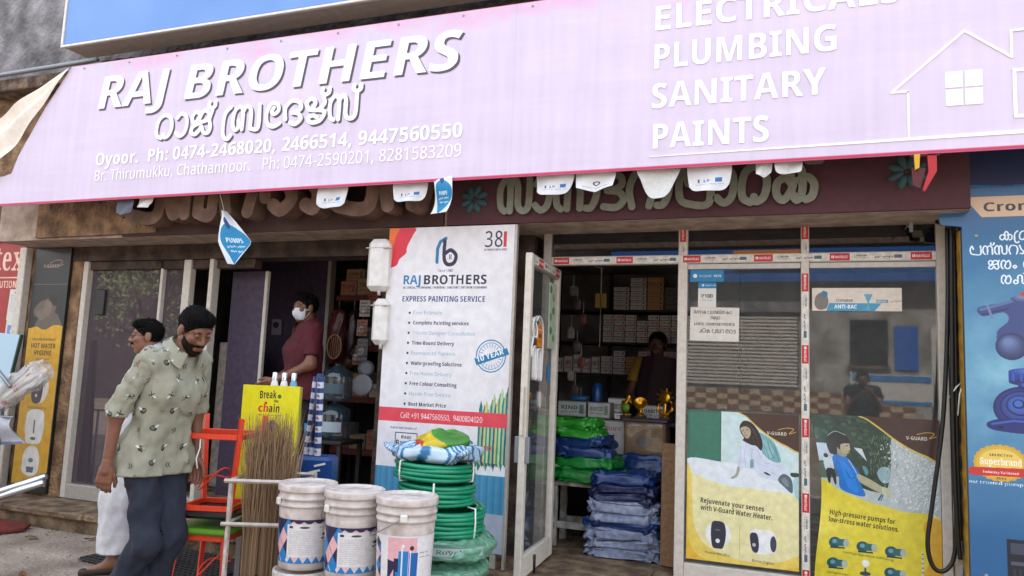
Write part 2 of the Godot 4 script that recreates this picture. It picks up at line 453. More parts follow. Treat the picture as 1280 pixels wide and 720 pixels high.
# ---------------------------------------------------------------- bodies: distance fields meshed as surface nets
class Net:
	var vs := PackedVector3Array()
	var ns := PackedVector3Array()
	var ix := PackedInt32Array()
	func add(prims: Array, cell: float, k: float, clips := [], wob := 0.0, wf := 12.0, sd := 3) -> Net:
		var lo := Vector3.ONE * 1e9; var hi := -lo
		var boxes := []
		for p in prims:
			var a: Vector3; var b: Vector3
			if p[0] == "c":
				var r := Vector3.ONE * maxf(p[3], p[4])
				a = p[1].min(p[2]) - r; b = p[1].max(p[2]) + r
			else:
				var r := Vector3.ONE * maxf(p[2].x, maxf(p[2].y, p[2].z))
				a = p[1] - r; b = p[1] + r
			boxes.append([a, b])
			if p[-1] is int and p[-1] < 0: continue
			lo = lo.min(a); hi = hi.max(b)
		var pad := k + 2.5 * cell
		lo -= Vector3.ONE * pad; hi += Vector3.ONE * pad
		var nx := int((hi.x - lo.x) / cell) + 2; var ny := int((hi.y - lo.y) / cell) + 2; var nz := int((hi.z - lo.z) / cell) + 2
		var f := PackedFloat32Array(); f.resize(nx * ny * nz); f.fill(1.0)
		for n in prims.size():
			var p: Array = prims[n]
			var sub: bool = p[-1] is int and p[-1] < 0
			var a: Vector3 = ((boxes[n][0] - lo) / cell).floor() - Vector3.ONE * ceilf(pad / cell)
			var b: Vector3 = ((boxes[n][1] - lo) / cell).ceil() + Vector3.ONE * ceilf(pad / cell)
			var cap: bool = p[0] == "c"
			var p1: Vector3 = p[1]
			var ba := Vector3.ZERO; var bl := 1.0; var ra := 0.0; var rb := 0.0
			var inv := Basis.IDENTITY; var rad := Vector3.ONE
			if cap:
				ba = p[2] - p1; bl = maxf(ba.length_squared(), 1e-9); ra = p[3]; rb = p[4]
			else:
				rad = p[2]
				inv = p[3].transposed() if p.size() > 3 and p[3] is Basis else Basis.IDENTITY
			for z in range(maxi(0, int(a.z)), mini(nz, int(b.z) + 1)):
				for y in range(maxi(0, int(a.y)), mini(ny, int(b.y) + 1)):
					var at := (z * ny + y) * nx
					for x in range(maxi(0, int(a.x)), mini(nx, int(b.x) + 1)):
						var q := lo + Vector3(x, y, z) * cell - p1
						var d: float
						if cap:
							var h := clampf(q.dot(ba) / bl, 0.0, 1.0)
							d = (q - ba * h).length() - (ra + (rb - ra) * h)
						else:
							q = inv * q
							var k0 := (q / rad).length()
							var k1 := (q / (rad * rad)).length()
							d = k0 * (k0 - 1.0) / maxf(k1, 1e-6)
						var e := f[at + x]
						if sub:
							d = -d
							var hh := maxf(0.008 - absf(e - d), 0.0)
							f[at + x] = maxf(e, d) + hh * hh / 0.032
						else:
							var hh := maxf(k - absf(e - d), 0.0)
							f[at + x] = minf(e, d) - hh * hh / (4.0 * k)
		if clips or wob > 0.0:
			var nzs := FastNoiseLite.new(); nzs.seed = sd; nzs.frequency = 1.0; nzs.fractal_octaves = 2
			for z in nz:
				for y in ny:
					var at := (z * ny + y) * nx
					for x in nx:
						var e := f[at + x]
						if e > 3.0 * cell: continue
						var q := lo + Vector3(x, y, z) * cell
						if wob > 0.0 and e > -4.0 * cell: e += wob * nzs.get_noise_3d(q.x * wf, q.y * wf * 0.6, q.z * wf)
						for c in clips: e = maxf(e, (q - c[0]).dot(c[1]))
						f[at + x] = e
		var cellv := PackedInt32Array(); cellv.resize(nx * ny * nz); cellv.fill(-1)
		var off := [0, 1, nx, nx + 1, nx * ny, nx * ny + 1, nx * ny + nx, nx * ny + nx + 1]
		var start := vs.size()
		var lim := 2.0 * cell
		for z in nz - 1:
			for y in ny - 1:
				var at := (z * ny + y) * nx
				for x in nx - 1:
					var i := at + x
					var f0 := f[i]
					if f0 > lim or f0 < -lim: continue
					var neg := 0
					for o in off:
						if f[i + o] < 0.0: neg += 1
					if neg == 0 or neg == 8: continue
					var sum := Vector3.ZERO; var cnt := 0
					for e in 12:
						var ca: int = [0, 2, 4, 6, 0, 1, 4, 5, 0, 1, 2, 3][e]; var cb: int = [1, 3, 5, 7, 2, 3, 6, 7, 4, 5, 6, 7][e]
						var fa := f[i + off[ca]]; var fb := f[i + off[cb]]
						if (fa < 0.0) != (fb < 0.0):
							var t := fa / (fa - fb)
							sum += Vector3(ca & 1, (ca >> 1) & 1, ca >> 2).lerp(Vector3(cb & 1, (cb >> 1) & 1, cb >> 2), t); cnt += 1
					cellv[i] = vs.size()
					vs.append(lo + (Vector3(x, y, z) + sum / cnt) * cell)
					ns.append(Vector3.ZERO)
		for z in range(1, nz - 1):
			for y in range(1, ny - 1):
				var at := (z * ny + y) * nx
				for x in range(1, nx - 1):
					var i := at + x
					if cellv[i] < 0: continue
					var s0 := f[i] < 0.0
					if s0 != (f[i + 1] < 0.0): face(cellv[i - nx - nx * ny], cellv[i - nx * ny], cellv[i], cellv[i - nx], s0)
					if s0 != (f[i + nx] < 0.0): face(cellv[i - 1 - nx * ny], cellv[i - 1], cellv[i], cellv[i - nx * ny], s0)
					if s0 != (f[i + nx * ny] < 0.0): face(cellv[i - 1 - nx], cellv[i - nx], cellv[i], cellv[i - 1], s0)
		for i in range(start, vs.size()): ns[i] = ns[i].normalized()
		return self
	func face(a: int, b: int, c: int, d: int, inside: bool) -> void:
		if a < 0 or b < 0 or c < 0 or d < 0: return
		if not inside: var t := b; b = d; d = t
		var n := (vs[c] - vs[a]).cross(vs[d] - vs[b])
		for v in [a, b, c, d]: ns[v] += n
		ix.append_array([a, c, b, a, d, c])
	func done() -> ArrayMesh:
		var arr := []; arr.resize(Mesh.ARRAY_MAX)
		arr[Mesh.ARRAY_VERTEX] = vs; arr[Mesh.ARRAY_NORMAL] = ns; arr[Mesh.ARRAY_INDEX] = ix
		var m := ArrayMesh.new(); m.add_surface_from_arrays(Mesh.PRIMITIVE_TRIANGLES, arr)
		return m

func cap(a: Vector3, b: Vector3, ra: float, rb: float) -> Array: return ["c", a, b, ra, rb]

func head_prims(x: Transform3D, s := 1.0) -> Array:
	var o := []
	var e := func(c: Vector3, r: Vector3, sub := 1) -> void: o.append(["e", x * (c * s), r * s, x.basis, sub])
	var c := func(a: Vector3, b: Vector3, ra: float, rb: float) -> void: o.append(["c", x * (a * s), x * (b * s), ra * s, rb * s])
	e.call(Vector3(0, .032, -.012), Vector3(.074, .088, .094))
	e.call(Vector3(0, -.012, .036), Vector3(.060, .078, .050))
	e.call(Vector3(0, -.052, .024), Vector3(.054, .058, .058))
	e.call(Vector3(0, -.094, .056), Vector3(.026, .022, .024))
	c.call(Vector3(-.036, .034, .072), Vector3(.036, .034, .072), .012, .012)
	e.call(Vector3(.040, -.014, .062), Vector3(.024, .022, .020))
	e.call(Vector3(-.040, -.014, .062), Vector3(.024, .022, .020))
	e.call(Vector3(.031, .012, .099), Vector3(.015, .0095, .015), -1)
	e.call(Vector3(-.031, .012, .099), Vector3(.015, .0095, .015), -1)
	c.call(Vector3(0, .020, .084), Vector3(0, -.020, .106), .008, .012)
	e.call(Vector3(.013, -.026, .094), Vector3(.010, .008, .010))
	e.call(Vector3(-.013, -.026, .094), Vector3(.010, .008, .010))
	c.call(Vector3(-.019, -.056, .084), Vector3(.019, -.056, .084), .007, .007)
	c.call(Vector3(-.016, -.069, .082), Vector3(.016, -.069, .082), .008, .008)
	e.call(Vector3(.078, -.002, -.004), Vector3(.010, .032, .020))
	e.call(Vector3(-.078, -.002, -.004), Vector3(.010, .032, .020))
	c.call(Vector3(0, -.06, -.02), Vector3(0, -.16, -.035), .054, .055)
	return o

# five separate fingers on a palm; x: wrist at the origin, fingers along -y, thumb on side t, palm facing +z
func hand_prims(x: Transform3D, t: float, curl := 0.5, s := 1.0) -> Array:
	var o := []
	var c := func(a: Vector3, b: Vector3, ra: float, rb: float) -> void: o.append(["c", x * (a * s), x * (b * s), ra * s, rb * s])
	c.call(Vector3(0, .02, 0), Vector3(0, -.03, 0), .026, .027)
	for k in 4: c.call(Vector3((k - 1.5) * .013, -.02, 0), Vector3((k - 1.5) * .019, -.085, .002), .015, .012)
	var lens := [.068, .078, .073, .056]
	for k in 4:
		var p := Vector3((k - 1.5) * .019 * -t, -.085, .002)
		var l: float = lens[k]
		var ang := curl * (0.5 + 0.14 * k)
		var dir := Vector3(0, -1, 0)
		for seg in [[.45, .0092, .0088], [.31, .0086, .008], [.24, .0078, .0068]]:
			dir = Vector3(0, -cos(ang), sin(ang))
			var q: Vector3 = p + dir * l * seg[0]
			c.call(p, q, seg[1], seg[2])
			p = q; ang += curl * 0.75
	c.call(Vector3(t * .018, -.02, .006), Vector3(t * .042, -.055, .016), .016, .0125)
	c.call(Vector3(t * .042, -.055, .016), Vector3(t * .048, -.085, .024), .0115, .0105)
	c.call(Vector3(t * .048, -.085, .024), Vector3(t * .047, -.108, .030), .010, .008)
	return o

# pose: joints in the person's own axes (x to their left, z ahead); look: clothes and colours
func person(label: String, at: Vector3, turn: float, j: Dictionary, look: Dictionary) -> Node3D:
	var t := thing("person", label, "person", at, turn)
	var head := Transform3D(Basis.from_euler(j.get("head_turn", Vector3.ZERO)), j.head)
	var cell: float = look.get("cell", 0.012)
	var g: float = look.get("girth", 1.0)
	var trunk := []
	var up: Vector3 = (j.neck - j.pelvis).normalized()
	var side: Vector3 = (j.sl - j.sr).normalized()
	for s in [-1.0, 1.0]:
		trunk.append(cap(j.pelvis + side * .075 * s * g, j.chest + side * .075 * s * g, .105 * g, .115 * g))
		trunk.append(cap(j.chest + side * .075 * s * g, j.neck + side * .05 * s - up * .08, .112 * g, .07 * g))
	trunk.append(cap(j.sl - side * .03, j.sr + side * .03, .062 * g, .062 * g))
	trunk.append(cap(j.pelvis - up * .05 - side * .07, j.pelvis - up * .05 + side * .07, .108 * g, .108 * g))
	var skin := []
	for p in trunk: skin.append(cap(p[1], p[2], p[3] - .020, p[4] - .020))   # kept clear of the cloth
	skin.append(cap(j.neck - up * .04, head * Vector3(0, -.08, -.015), .06, .052))
	for s in ["l", "r"]:
		skin.append(cap(j["s" + s], j["e" + s], .040 * sqrt(g), .041 * sqrt(g))); skin.append(cap(j["e" + s], j["w" + s], .041 * sqrt(g), .029 * sqrt(g)))
		skin.append(cap(j["h" + s], j["k" + s], .085 * g, .055 * g)); skin.append(cap(j["k" + s], j["a" + s], .052 * g, .036 * g))
		skin.append(cap(j["a" + s] + Vector3(0, -.02, -.03), j["a" + s] + j.get("toe_" + s, Vector3(0, -.06, .13)), .036, .026))
	var net := Net.new()
	net.add(skin, cell, 0.05)
	net.add(head_prims(head, look.get("head_size", 1.0)), look.get("fine", 0.004), 0.014)
	for s in ["l", "r"]:
		var dir: Vector3 = (j["w" + s] - j["e" + s]).normalized()
		var yb := -dir
		var zb: Vector3 = (j.get("palm_" + s, Vector3(0.9 if s == "r" else -0.9, 0, .4)))
		var xb := yb.cross(zb).normalized(); zb = xb.cross(yb).normalized()
		var thumb := 1.0 if xb.dot(j.get("thumb_" + s, Vector3(0, 0, 1))) > 0.0 else -1.0
		net.add(hand_prims(Transform3D(Basis(xb, yb, zb), j["w" + s] + dir * .03), thumb, j.get("curl", 0.5)), look.get("fine", 0.004) * 1.1, 0.006)
	part(t, "body", net.done(), look.skin)
	var hs: float = look.get("head_size", 1.0)
	for s in [-1.0, 1.0]:
		var ey := MB.new(true).lathe([Vector2(0, -.0095), Vector2(.0075, -.007), Vector2(.0105, 0), Vector2(.0075, .007), Vector2(0, .0095)], 10).done()
		part(t, "eye", ey, tx.eye, head * (Vector3(s * .031, .011, .0815) * hs), head.basis)
		part(t, "pupil", MB.new(true).lathe([Vector2(0, -.006), Vector2(.0045, -.0035), Vector2(.006, 0), Vector2(.0045, .0035), Vector2(0, .006)], 8).done(), tx.black, head * (Vector3(s * .031, .010, .0885) * hs), head.basis)
		part(t, "eyebrow", MB.new(true).tube([head * (Vector3(s * .014, .030, .0865) * hs), head * (Vector3(s * .032, .036, .0835) * hs), head * (Vector3(s * .052, .030, .070) * hs)], [.0022, .0030, .0018], 6).done(), tx.hair)
		part(t, "eyelid", MB.new(true).lathe([Vector2(0, -.0105), Vector2(.0085, -.0075), Vector2(.012, 0), Vector2(.0085, .0085), Vector2(0, .0115)], 12).done(), look.skin, head * (Vector3(s * .031, .0155, .0808) * hs), head.basis)
	# hair
	var hp := []
	var he := func(c: Vector3, r: Vector3) -> void: hp.append(["e", head * (c * hs), r * hs, head.basis])
	var hl := head.basis * Vector3(0, -.62, .78)
	if look.get("long_hair", false):
		he.call(Vector3(0, .034, -.018), Vector3(.084, .093, .102)); he.call(Vector3(0, -.03, -.085), Vector3(.06, .06, .05))
	else:
		he.call(Vector3(0, .038, -.015), Vector3(.0785, .0925, .099)); he.call(Vector3(0, .092, .030), Vector3(.055, .034, .058)); he.call(Vector3(.026, .090, .046), Vector3(.04, .028, .038))
	var hclips := [[head * (Vector3(0, .052, .070) * hs), hl], [head * (Vector3(0, -.055, 0) * hs), head.basis * Vector3(0, -1, 0)]]
	var hn := Net.new().add(hp, look.get("fine", .004), .02, hclips, .006, 70.0)
	var hg := RandomNumberGenerator.new(); hg.seed = 9
	var comb: Vector3 = head.basis * Vector3(.35, .1, .55)
	for k in mini(2600, hn.vs.size()):
		var i := hg.randi() % hn.vs.size()
		if k > hn.vs.size(): break
		var nn := hn.ns[i]; var p0 := hn.vs[i] - nn * .002
		var d := (nn * hg.randf_range(.25, .8) + comb * .8 + Vector3(hg.randfn(0, .25), hg.randfn(0, .25), hg.randfn(0, .25))).normalized() * hg.randf_range(.008, .017)
		var sd := d.cross(nn).normalized() * .0013
		var b0 := hn.vs.size()
		hn.vs.append_array([p0 - sd, p0 + sd, p0 + d]); hn.ns.append_array([nn, nn, nn]); hn.ix.append_array([b0, b0 + 2, b0 + 1])
	part(t, "hair", hn.done(), tx.hair)
	if look.get("beard", false):
		var bp := []
		for q in [[Vector3(0, -.054, .025), Vector3(.0588, .0618, .0628)], [Vector3(0, -.096, .056), Vector3(.0315, .0285, .0295)], [Vector3(0, -.020, .036), Vector3(.0645, .0765, .0490)]]:
			bp.append(["e", head * q[0], q[1], head.basis])
		bp.append(["e", head * Vector3(0, -.062, .094), Vector3(.020, .009, .022), head.basis, -1])
		bp.append(["e", head * Vector3(0, -.010, .1), Vector3(.036, .026, .05), head.basis, -1])
		part(t, "beard", Net.new().add(bp, .004, .012, [[head * Vector3(0, -.022, .03), head.basis * Vector3(0, .955, .296)], [head * Vector3(0, 0, -.006), head.basis * Vector3(0, 0, -1)]], .004, 90.0).done(), tx.beard)
	if look.get("moustache", true):
		part(t, "moustache", MB.new(true).tube([head * Vector3(-.030, -.054, .078), head * Vector3(-.014, -.043, .093), head * Vector3(0, -.042, .097), head * Vector3(.014, -.043, .093), head * Vector3(.030, -.054, .078)], [.003, .0065, .006, .0065, .003], 7).done(), tx.hair)
	# shirt
	var hem: float = look.get("hem", 0.80)
	var sp := []
	var loose: float = look.get("loose", .018)
	for p in trunk: sp.append(cap(p[1], p[2], p[3] + loose, p[4] + loose))
	var low := Vector3(j.pelvis.x, hem - .05, j.pelvis.z)
	for s in [-1.0, 1.0]: sp.append(cap(j.pelvis + side * .08 * s, low + side * .085 * s, .122 * g + loose, .138 * g + loose + .006))
	var cuts := [[Vector3(0, hem, 0), Vector3(0, -1, 0)]]
	var sh := Net.new().add(sp, cell * .85, .06, cuts, look.get("folds", .011), 10.0, 5)
	for s in ["l", "r"]:
		var fr: float = look.get("sleeve", .4)
		var mid: Vector3 = j["e" + s].lerp(j["w" + s], clampf(fr - 1.0, 0.0, 1.0)) if fr > 1.0 else j["s" + s].lerp(j["e" + s], fr)
		var arm := [cap(j["s" + s] - side * (.02 if s == "l" else -.02), (j["s" + s].lerp(j["e" + s], minf(fr, 1.0))), .062 * g + loose * .6, .056 * g + loose * .5)]
		if fr > 1.0: arm.append(cap(j["e" + s], mid + (mid - j["e" + s]).normalized() * .04, .056 * g + loose * .4, .046 * g + loose * .4))
		var dir: Vector3 = (mid - (j["e" + s] if fr > 1.0 else j["s" + s])).normalized()
		sh.add(arm, cell * .7, .03, [[mid, dir]], look.get("folds", .011) * .8, 14.0, 8)
		if look.get("cuffs", false):
			var r0: float = .050 * g + loose * .5
			sh.add([cap(mid - dir * .035, mid - dir * .004, r0, r0)], cell * .6, .01, [[mid, dir], [mid - dir * .036, -dir]])
	var shirt := part(t, "shirt", sh.done(), look.shirt)
	if look.get("collar", true):
		var up2: Vector3 = (head * Vector3(0, -.09, -.02) - j.neck).normalized()
		var ahead: Vector3 = side.cross(up2).normalized()
		var f := func(u: float, v: float) -> Vector3:
			var a := lerpf(-2.75, 2.75, u) + PI
			var r := lerpf(.078, .104, v)
			var dip := .05 * pow(absf(u - .5) * 2.0, 2.0)
			var d := side * sin(a) + ahead * cos(a)
			return j.neck + up2 * (lerpf(.066, .028, v) - dip * .8 - .034 * v * smoothstep(.30, .47, absf(u - .5))) + d * (r + .016 * pow(absf(u - .5) * 2.0, 3.0))
		part(shirt, "collar", MB.new(true).sheet(28, 3, f).sheet(28, 3, func(u, v): return f.call(u, v) + up2 * -.002 + (f.call(u, v) - j.neck).normalized() * .004).done(), look.shirt)
	# trousers
	var tp := []
	var tl: float = look.get("leg_loose", .022)
	tp.append(cap(j.pelvis - side * .07, j.pelvis + side * .07, .112 * g + .004, .112 * g + .004))
	for s in ["l", "r"]:
		var an: Vector3 = j["a" + s]
		tp.append(cap(j["h" + s] + Vector3(0, .03, 0), j["k" + s], .088 * g + tl, .06 * g + tl))
		tp.append(cap(j["k" + s], an + (an - j["k" + s]).normalized() * .03, .06 * g + tl, .045 * g + tl * 1.2))
	var tn := Net.new().add(tp, cell * .85, .045, [[Vector3(0, j.pelvis.y + .10, 0), Vector3(0, 1, 0)], [Vector3(0, look.get("leg_end", .05), 0), Vector3(0, -1, 0)]], look.get("leg_folds", .014), 9.0, 21)
	part(t, look.get("lower", "trousers"), tn.done(), look.trousers)
	for s in ["l", "r"]:
		var a: Vector3 = j["a" + s]; var toe: Vector3 = j.get("toe_" + s, Vector3(0, -.06, .13))
		part(t, "sandal", Net.new().add([cap(a + Vector3(0, -.058, -.05), a + toe + Vector3(0, -.012, .03), .036, .040), ["e", a + toe * .6 + Vector3(0, .0, .0), Vector3(.045, .012, .016)]], .008, .01, [[Vector3(0, a.y - .05, 0), Vector3(0, 1, 0)], [Vector3(0, a.y - .088, 0), Vector3(0, -1, 0)]]).done(), tx.dark_leather)
	t.set_meta("head_frame", head)
	return t

func stand_pose() -> Dictionary:
	return {
		"pelvis": Vector3(0, .95, 0), "chest": Vector3(0, 1.25, .01), "neck": Vector3(0, 1.46, -.01), "head": Vector3(0, 1.60, .02),
		"sl": Vector3(.185, 1.415, -.01), "sr": Vector3(-.185, 1.415, -.01), "el": Vector3(.25, 1.13, -.03), "er": Vector3(-.25, 1.13, -.03),
		"wl": Vector3(.27, .89, .05), "wr": Vector3(-.27, .89, .05), "hl": Vector3(.09, .90, 0), "hr": Vector3(-.09, .90, 0),
		"kl": Vector3(.10, .50, .02), "kr": Vector3(-.10, .50, .02), "al": Vector3(.10, .09, -.02), "ar": Vector3(-.10, .09, -.02),
	}

# ================================================================ the scene
func _ready() -> void:
	rng.seed = 20
	var cam := Camera3D.new(); cam.name = "camera"
	cam.transform = Transform3D(Basis(Vector3(.9366, .0411, -.3480), Vector3(.0017, .9925, .1219), Vector3(.3504, -.1148, .9296)).orthonormalized(), Vector3(0, 1.42, 5.2))
	cam.fov = 41.52; cam.near = 0.05; cam.far = 400.0
	add_child(cam); cam.make_current()
	var env := Environment.new()
	var sky := ProceduralSkyMaterial.new()
	sky.sky_top_color = Color(.80, .84, .90); sky.sky_horizon_color = Color(.935, .93, .925); sky.sky_curve = 0.2
	sky.ground_bottom_color = Color(.42, .40, .38); sky.ground_horizon_color = Color(.7, .69, .67)
	sky.energy_multiplier = 1.0
	env.background_mode = Environment.BG_SKY
	env.sky = Sky.new(); env.sky.sky_material = sky
	env.tonemap_mode = Environment.TONE_MAPPER_LINEAR
	env.tonemap_exposure = 3.3
	env.sdfgi_enabled = true; env.ssao_enabled = true; env.ssil_enabled = true
	var we := WorldEnvironment.new(); we.name = "world"; we.environment = env; add_child(we)
	var sun := DirectionalLight3D.new(); sun.name = "sun"
	sun.light_energy = 1.3; sun.light_angular_distance = 0.6; sun.light_color = Color(1, .97, .92); sun.shadow_enabled = true
	sun.transform = Transform3D(Basis.looking_at(Vector3(-.12, -.82, .54)), Vector3(0, 10, 0))
	add_child(sun)
	make_materials()
	make_setting()
	make_opposite_side()
	make_signs()
	make_left_shop()
	make_right_shop()
	make_pavement_goods()
	make_people()
	make_papers()

func make_materials() -> void:
	var fine := noise_tex(1, .035, Color(.72, .72, .72), Color(1, 1, 1), 5)
	var soft := noise_tex(14, .02, Color(.90, .89, .87), Color(1, 1, 1), 4)
	tx.soft = soft
	var blotch := noise_tex(2, .006, Color(.62, .60, .57), Color(1, 1, 1), 6)
	var grit := noise_tex(3, .12, Color(.74, .73, .72), Color(1, 1, 1), 3)
	var plaster := noise_tex(4, .010, Color(.42, .36, .32), Color(1, .96, .9), 6)
	var rough_n := norm_tex(5, .05, 6.0, 5)
	var fine_n := norm_tex(6, .14, 4.0, 3)
	var soft_n := norm_tex(7, .012, 5.0, 3)
	tx.plaster2 = noise_tex(16, .02, Color(.70, .66, .60), Color(1, 1, 1), 5); tx.plaster = plaster; tx.fine = fine; tx.blotch = blotch; tx.grit = grit; tx.rough_n = rough_n; tx.fine_n = fine_n; tx.soft_n = soft_n
	tx.ground = mat(Color(.78, .71, .65), .92, 0, blotch, .45, fine_n, .5)
	tx.ground.detail_enabled = true; tx.ground.detail_albedo = grit; tx.ground.detail_blend_mode = BaseMaterial3D.BLEND_MODE_MUL; tx.ground.detail_uv_layer = BaseMaterial3D.DETAIL_UV_1
	tx.step = mat(Color(.60, .53, .45), .9, 0, plaster, .9, rough_n, .8)
	tx.wall_brown = mat(Color(.66, .55, .44), .92, 0, plaster, .8, rough_n, .9)
	tx.wall_grey = mat(Color(.62, .61, .62), .95, 0, noise_tex(8, .008, Color(.50, .49, .49), Color(1, 1, 1), 7), .6, rough_n, .7)
	tx.wall_dark = mat(Color(.36, .31, .29), .9, 0, plaster, .7, rough_n, .6)
	tx.concrete = mat(Color(.58, .52, .47), .92, 0, plaster, 1.3, rough_n, 1.4)
	tx.soffit = mat(Color(.74, .67, .62), .9, 0, noise_tex(18, .012, Color(.74, .70, .66), Color(1, 1, 1), 5), .9, rough_n, .3)
	tx.interior = mat(Color(.64, .62, .62), .9, 0, blotch, .5)
	tx.purple_wall = mat(Color(.27, .21, .31), .55, 0, fine, .8)
	tx.relief = mat(Color(.31, .16, .19), .75, 0, soft, 1.4)
	tx.relief_left = mat(Color(.27, .17, .15), .85, 0, blotch, 1.1)
	tx.relief_letter = mat(Color(.50, .51, .455), .65, 0, soft, 2.0)
	tx.relief_letter_brown = mat(Color(.50, .385, .325), .85, 0, blotch, 1.4)
	tx.teal = mat(Color(.22, .34, .36), .75, 0, soft, 2.0)
	tx.alu = mat(Color(.72, .70, .67), .45, .35, soft, 2.0)
	tx.alu_white = mat(Color(.80, .77, .73), .55, .0, soft, 1.6)
	tx.white_paint = mat(Color(.80, .77, .74), .6, 0, noise_tex(15, .015, Color(.72, .69, .66), Color(1, 1, 1), 6), 1.8)
	tx.white_plastic = mat(Color(.88, .87, .86), .35, 0, soft, 1.2)
	tx.bucket = mat(Color(.86, .83, .82), .42, 0, noise_tex(9, .012, Color(.74, .70, .66), Color(1, 1, 1), 6), 2.2)
	tx.purple_glass = glass(Color(.31, .275, .30), .80)
	tx.clear_glass = glass(Color(.85, .92, .92), .02)
	tx.door_glass = glass(Color(.80, .85, .84), .03)
	tx.dark_glass = glass(Color(.10, .10, .12), .8)
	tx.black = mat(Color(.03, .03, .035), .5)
	tx.rubber = mat(Color(.035, .035, .04), .42)
	tx.steel = mat(Color(.78, .79, .82), .22, .95)
	tx.gi = mat(Color(.55, .56, .58), .45, .7)
	tx.red_metal = mat(Color(.86, .24, .12), .42, 0, soft, 3.0)
	tx.green_plastic = mat(Color(.36, .56, .12), .38, 0, soft, 2.0)
	tx.black_plastic = mat(Color(.06, .06, .07), .4)
	tx.hose = mat(Color(.06, .55, .40), .3, 0, soft, 3.0)
	tx.strap = mat(Color(.86, .88, .85), .4)
	tx.dark_wood = mat(Color(.12, .09, .08), .6, 0, fine, 2.0)
	tx.bench = mat(Color(.70, .69, .67), .7, 0, blotch, 3.0)
	tx.card = mat(Color(.60, .45, .32), .85, 0, fine, 1.5)
	tx.tarp_blue = mat(Color(.10, .22, .44), .35, 0, soft, 2.0, soft_n, 1.0)
	tx.tarp_deep = mat(Color(.10, .14, .32), .4, 0, soft, 2.0, soft_n, 1.0)
	tx.tarp_green = mat(Color(.07, .48, .18), .38, 0, soft, 2.0, soft_n, 1.0)
	tx.tarp_bright = mat(Color(.16, .58, .16), .36, 0, soft, 2.0, soft_n, 1.0)
	tx.tarp_wrapped = mat(Color(.60, .62, .67), .3, 0, noise_tex(11, .018, Color(.62, .68, .84), Color(1, 1, 1), 5), 2.0, soft_n, 1.4)
	tx.gold = mat(Color(.85, .62, .18), .28, .9)
	tx.gold_dark = mat(Color(.30, .20, .08), .4, .5)
	tx.eye = mat(Color(.34, .29, .26), .35)
	tx.hair = mat(Color(.045, .038, .035), .6, 0, null, 1.0, fine_n, .8); tx.hair.roughness = .85; tx.hair.metallic_specular = .25; tx.hair.albedo_color = Color(.035, .03, .03); tx.hair.uv1_world_triplanar = false; tx.hair.uv1_scale = Vector3.ONE * 9.0
	tx.beard = mat(Color(.115, .085, .07), .9); tx.beard.metallic_specular = .25
	tx.dark_leather = mat(Color(.16, .10, .07), .6)
	tx.skin = mat(Color(.49, .33, .255), .52, 0, noise_tex(12, .03, Color(.88, .84, .82), Color(1, 1, 1), 4), 6.0)
	tx.skin.uv1_world_triplanar = false
	tx.skin_dark = mat(Color(.36, .23, .18), .55)
	tx.skin_light = mat(Color(.50, .34, .26), .52)
	tx.kraft = mat(Color(.52, .40, .29), .8, 0, fine, 2.0)
	# straw for the brooms
	tx.straw = mat(Color(.48, .34, .22), .85); tx.straw.vertex_color_use_as_albedo = true; tx.straw.albedo_color = Color.WHITE
	tx.leaf = mat(Color.WHITE, .55); tx.leaf.vertex_color_use_as_albedo = true; tx.leaf.backlight_enabled = true; tx.leaf.backlight = Color(.10, .14, .04)
	tx.bark = mat(Color(.30, .24, .19), .95, 0, grit, 3.0, rough_n, 1.0)

func plaster_of() -> Texture2D: return tx.plaster

func wbox(x0: float, x1: float, y0: float, y1: float, z0: float, z1: float, bevel := 0.0) -> ArrayMesh:
	return box(Vector3(x1 - x0, y1 - y0, z1 - z0), bevel, Vector3(x0 + x1, y0 + y1, z0 + z1) * .5)

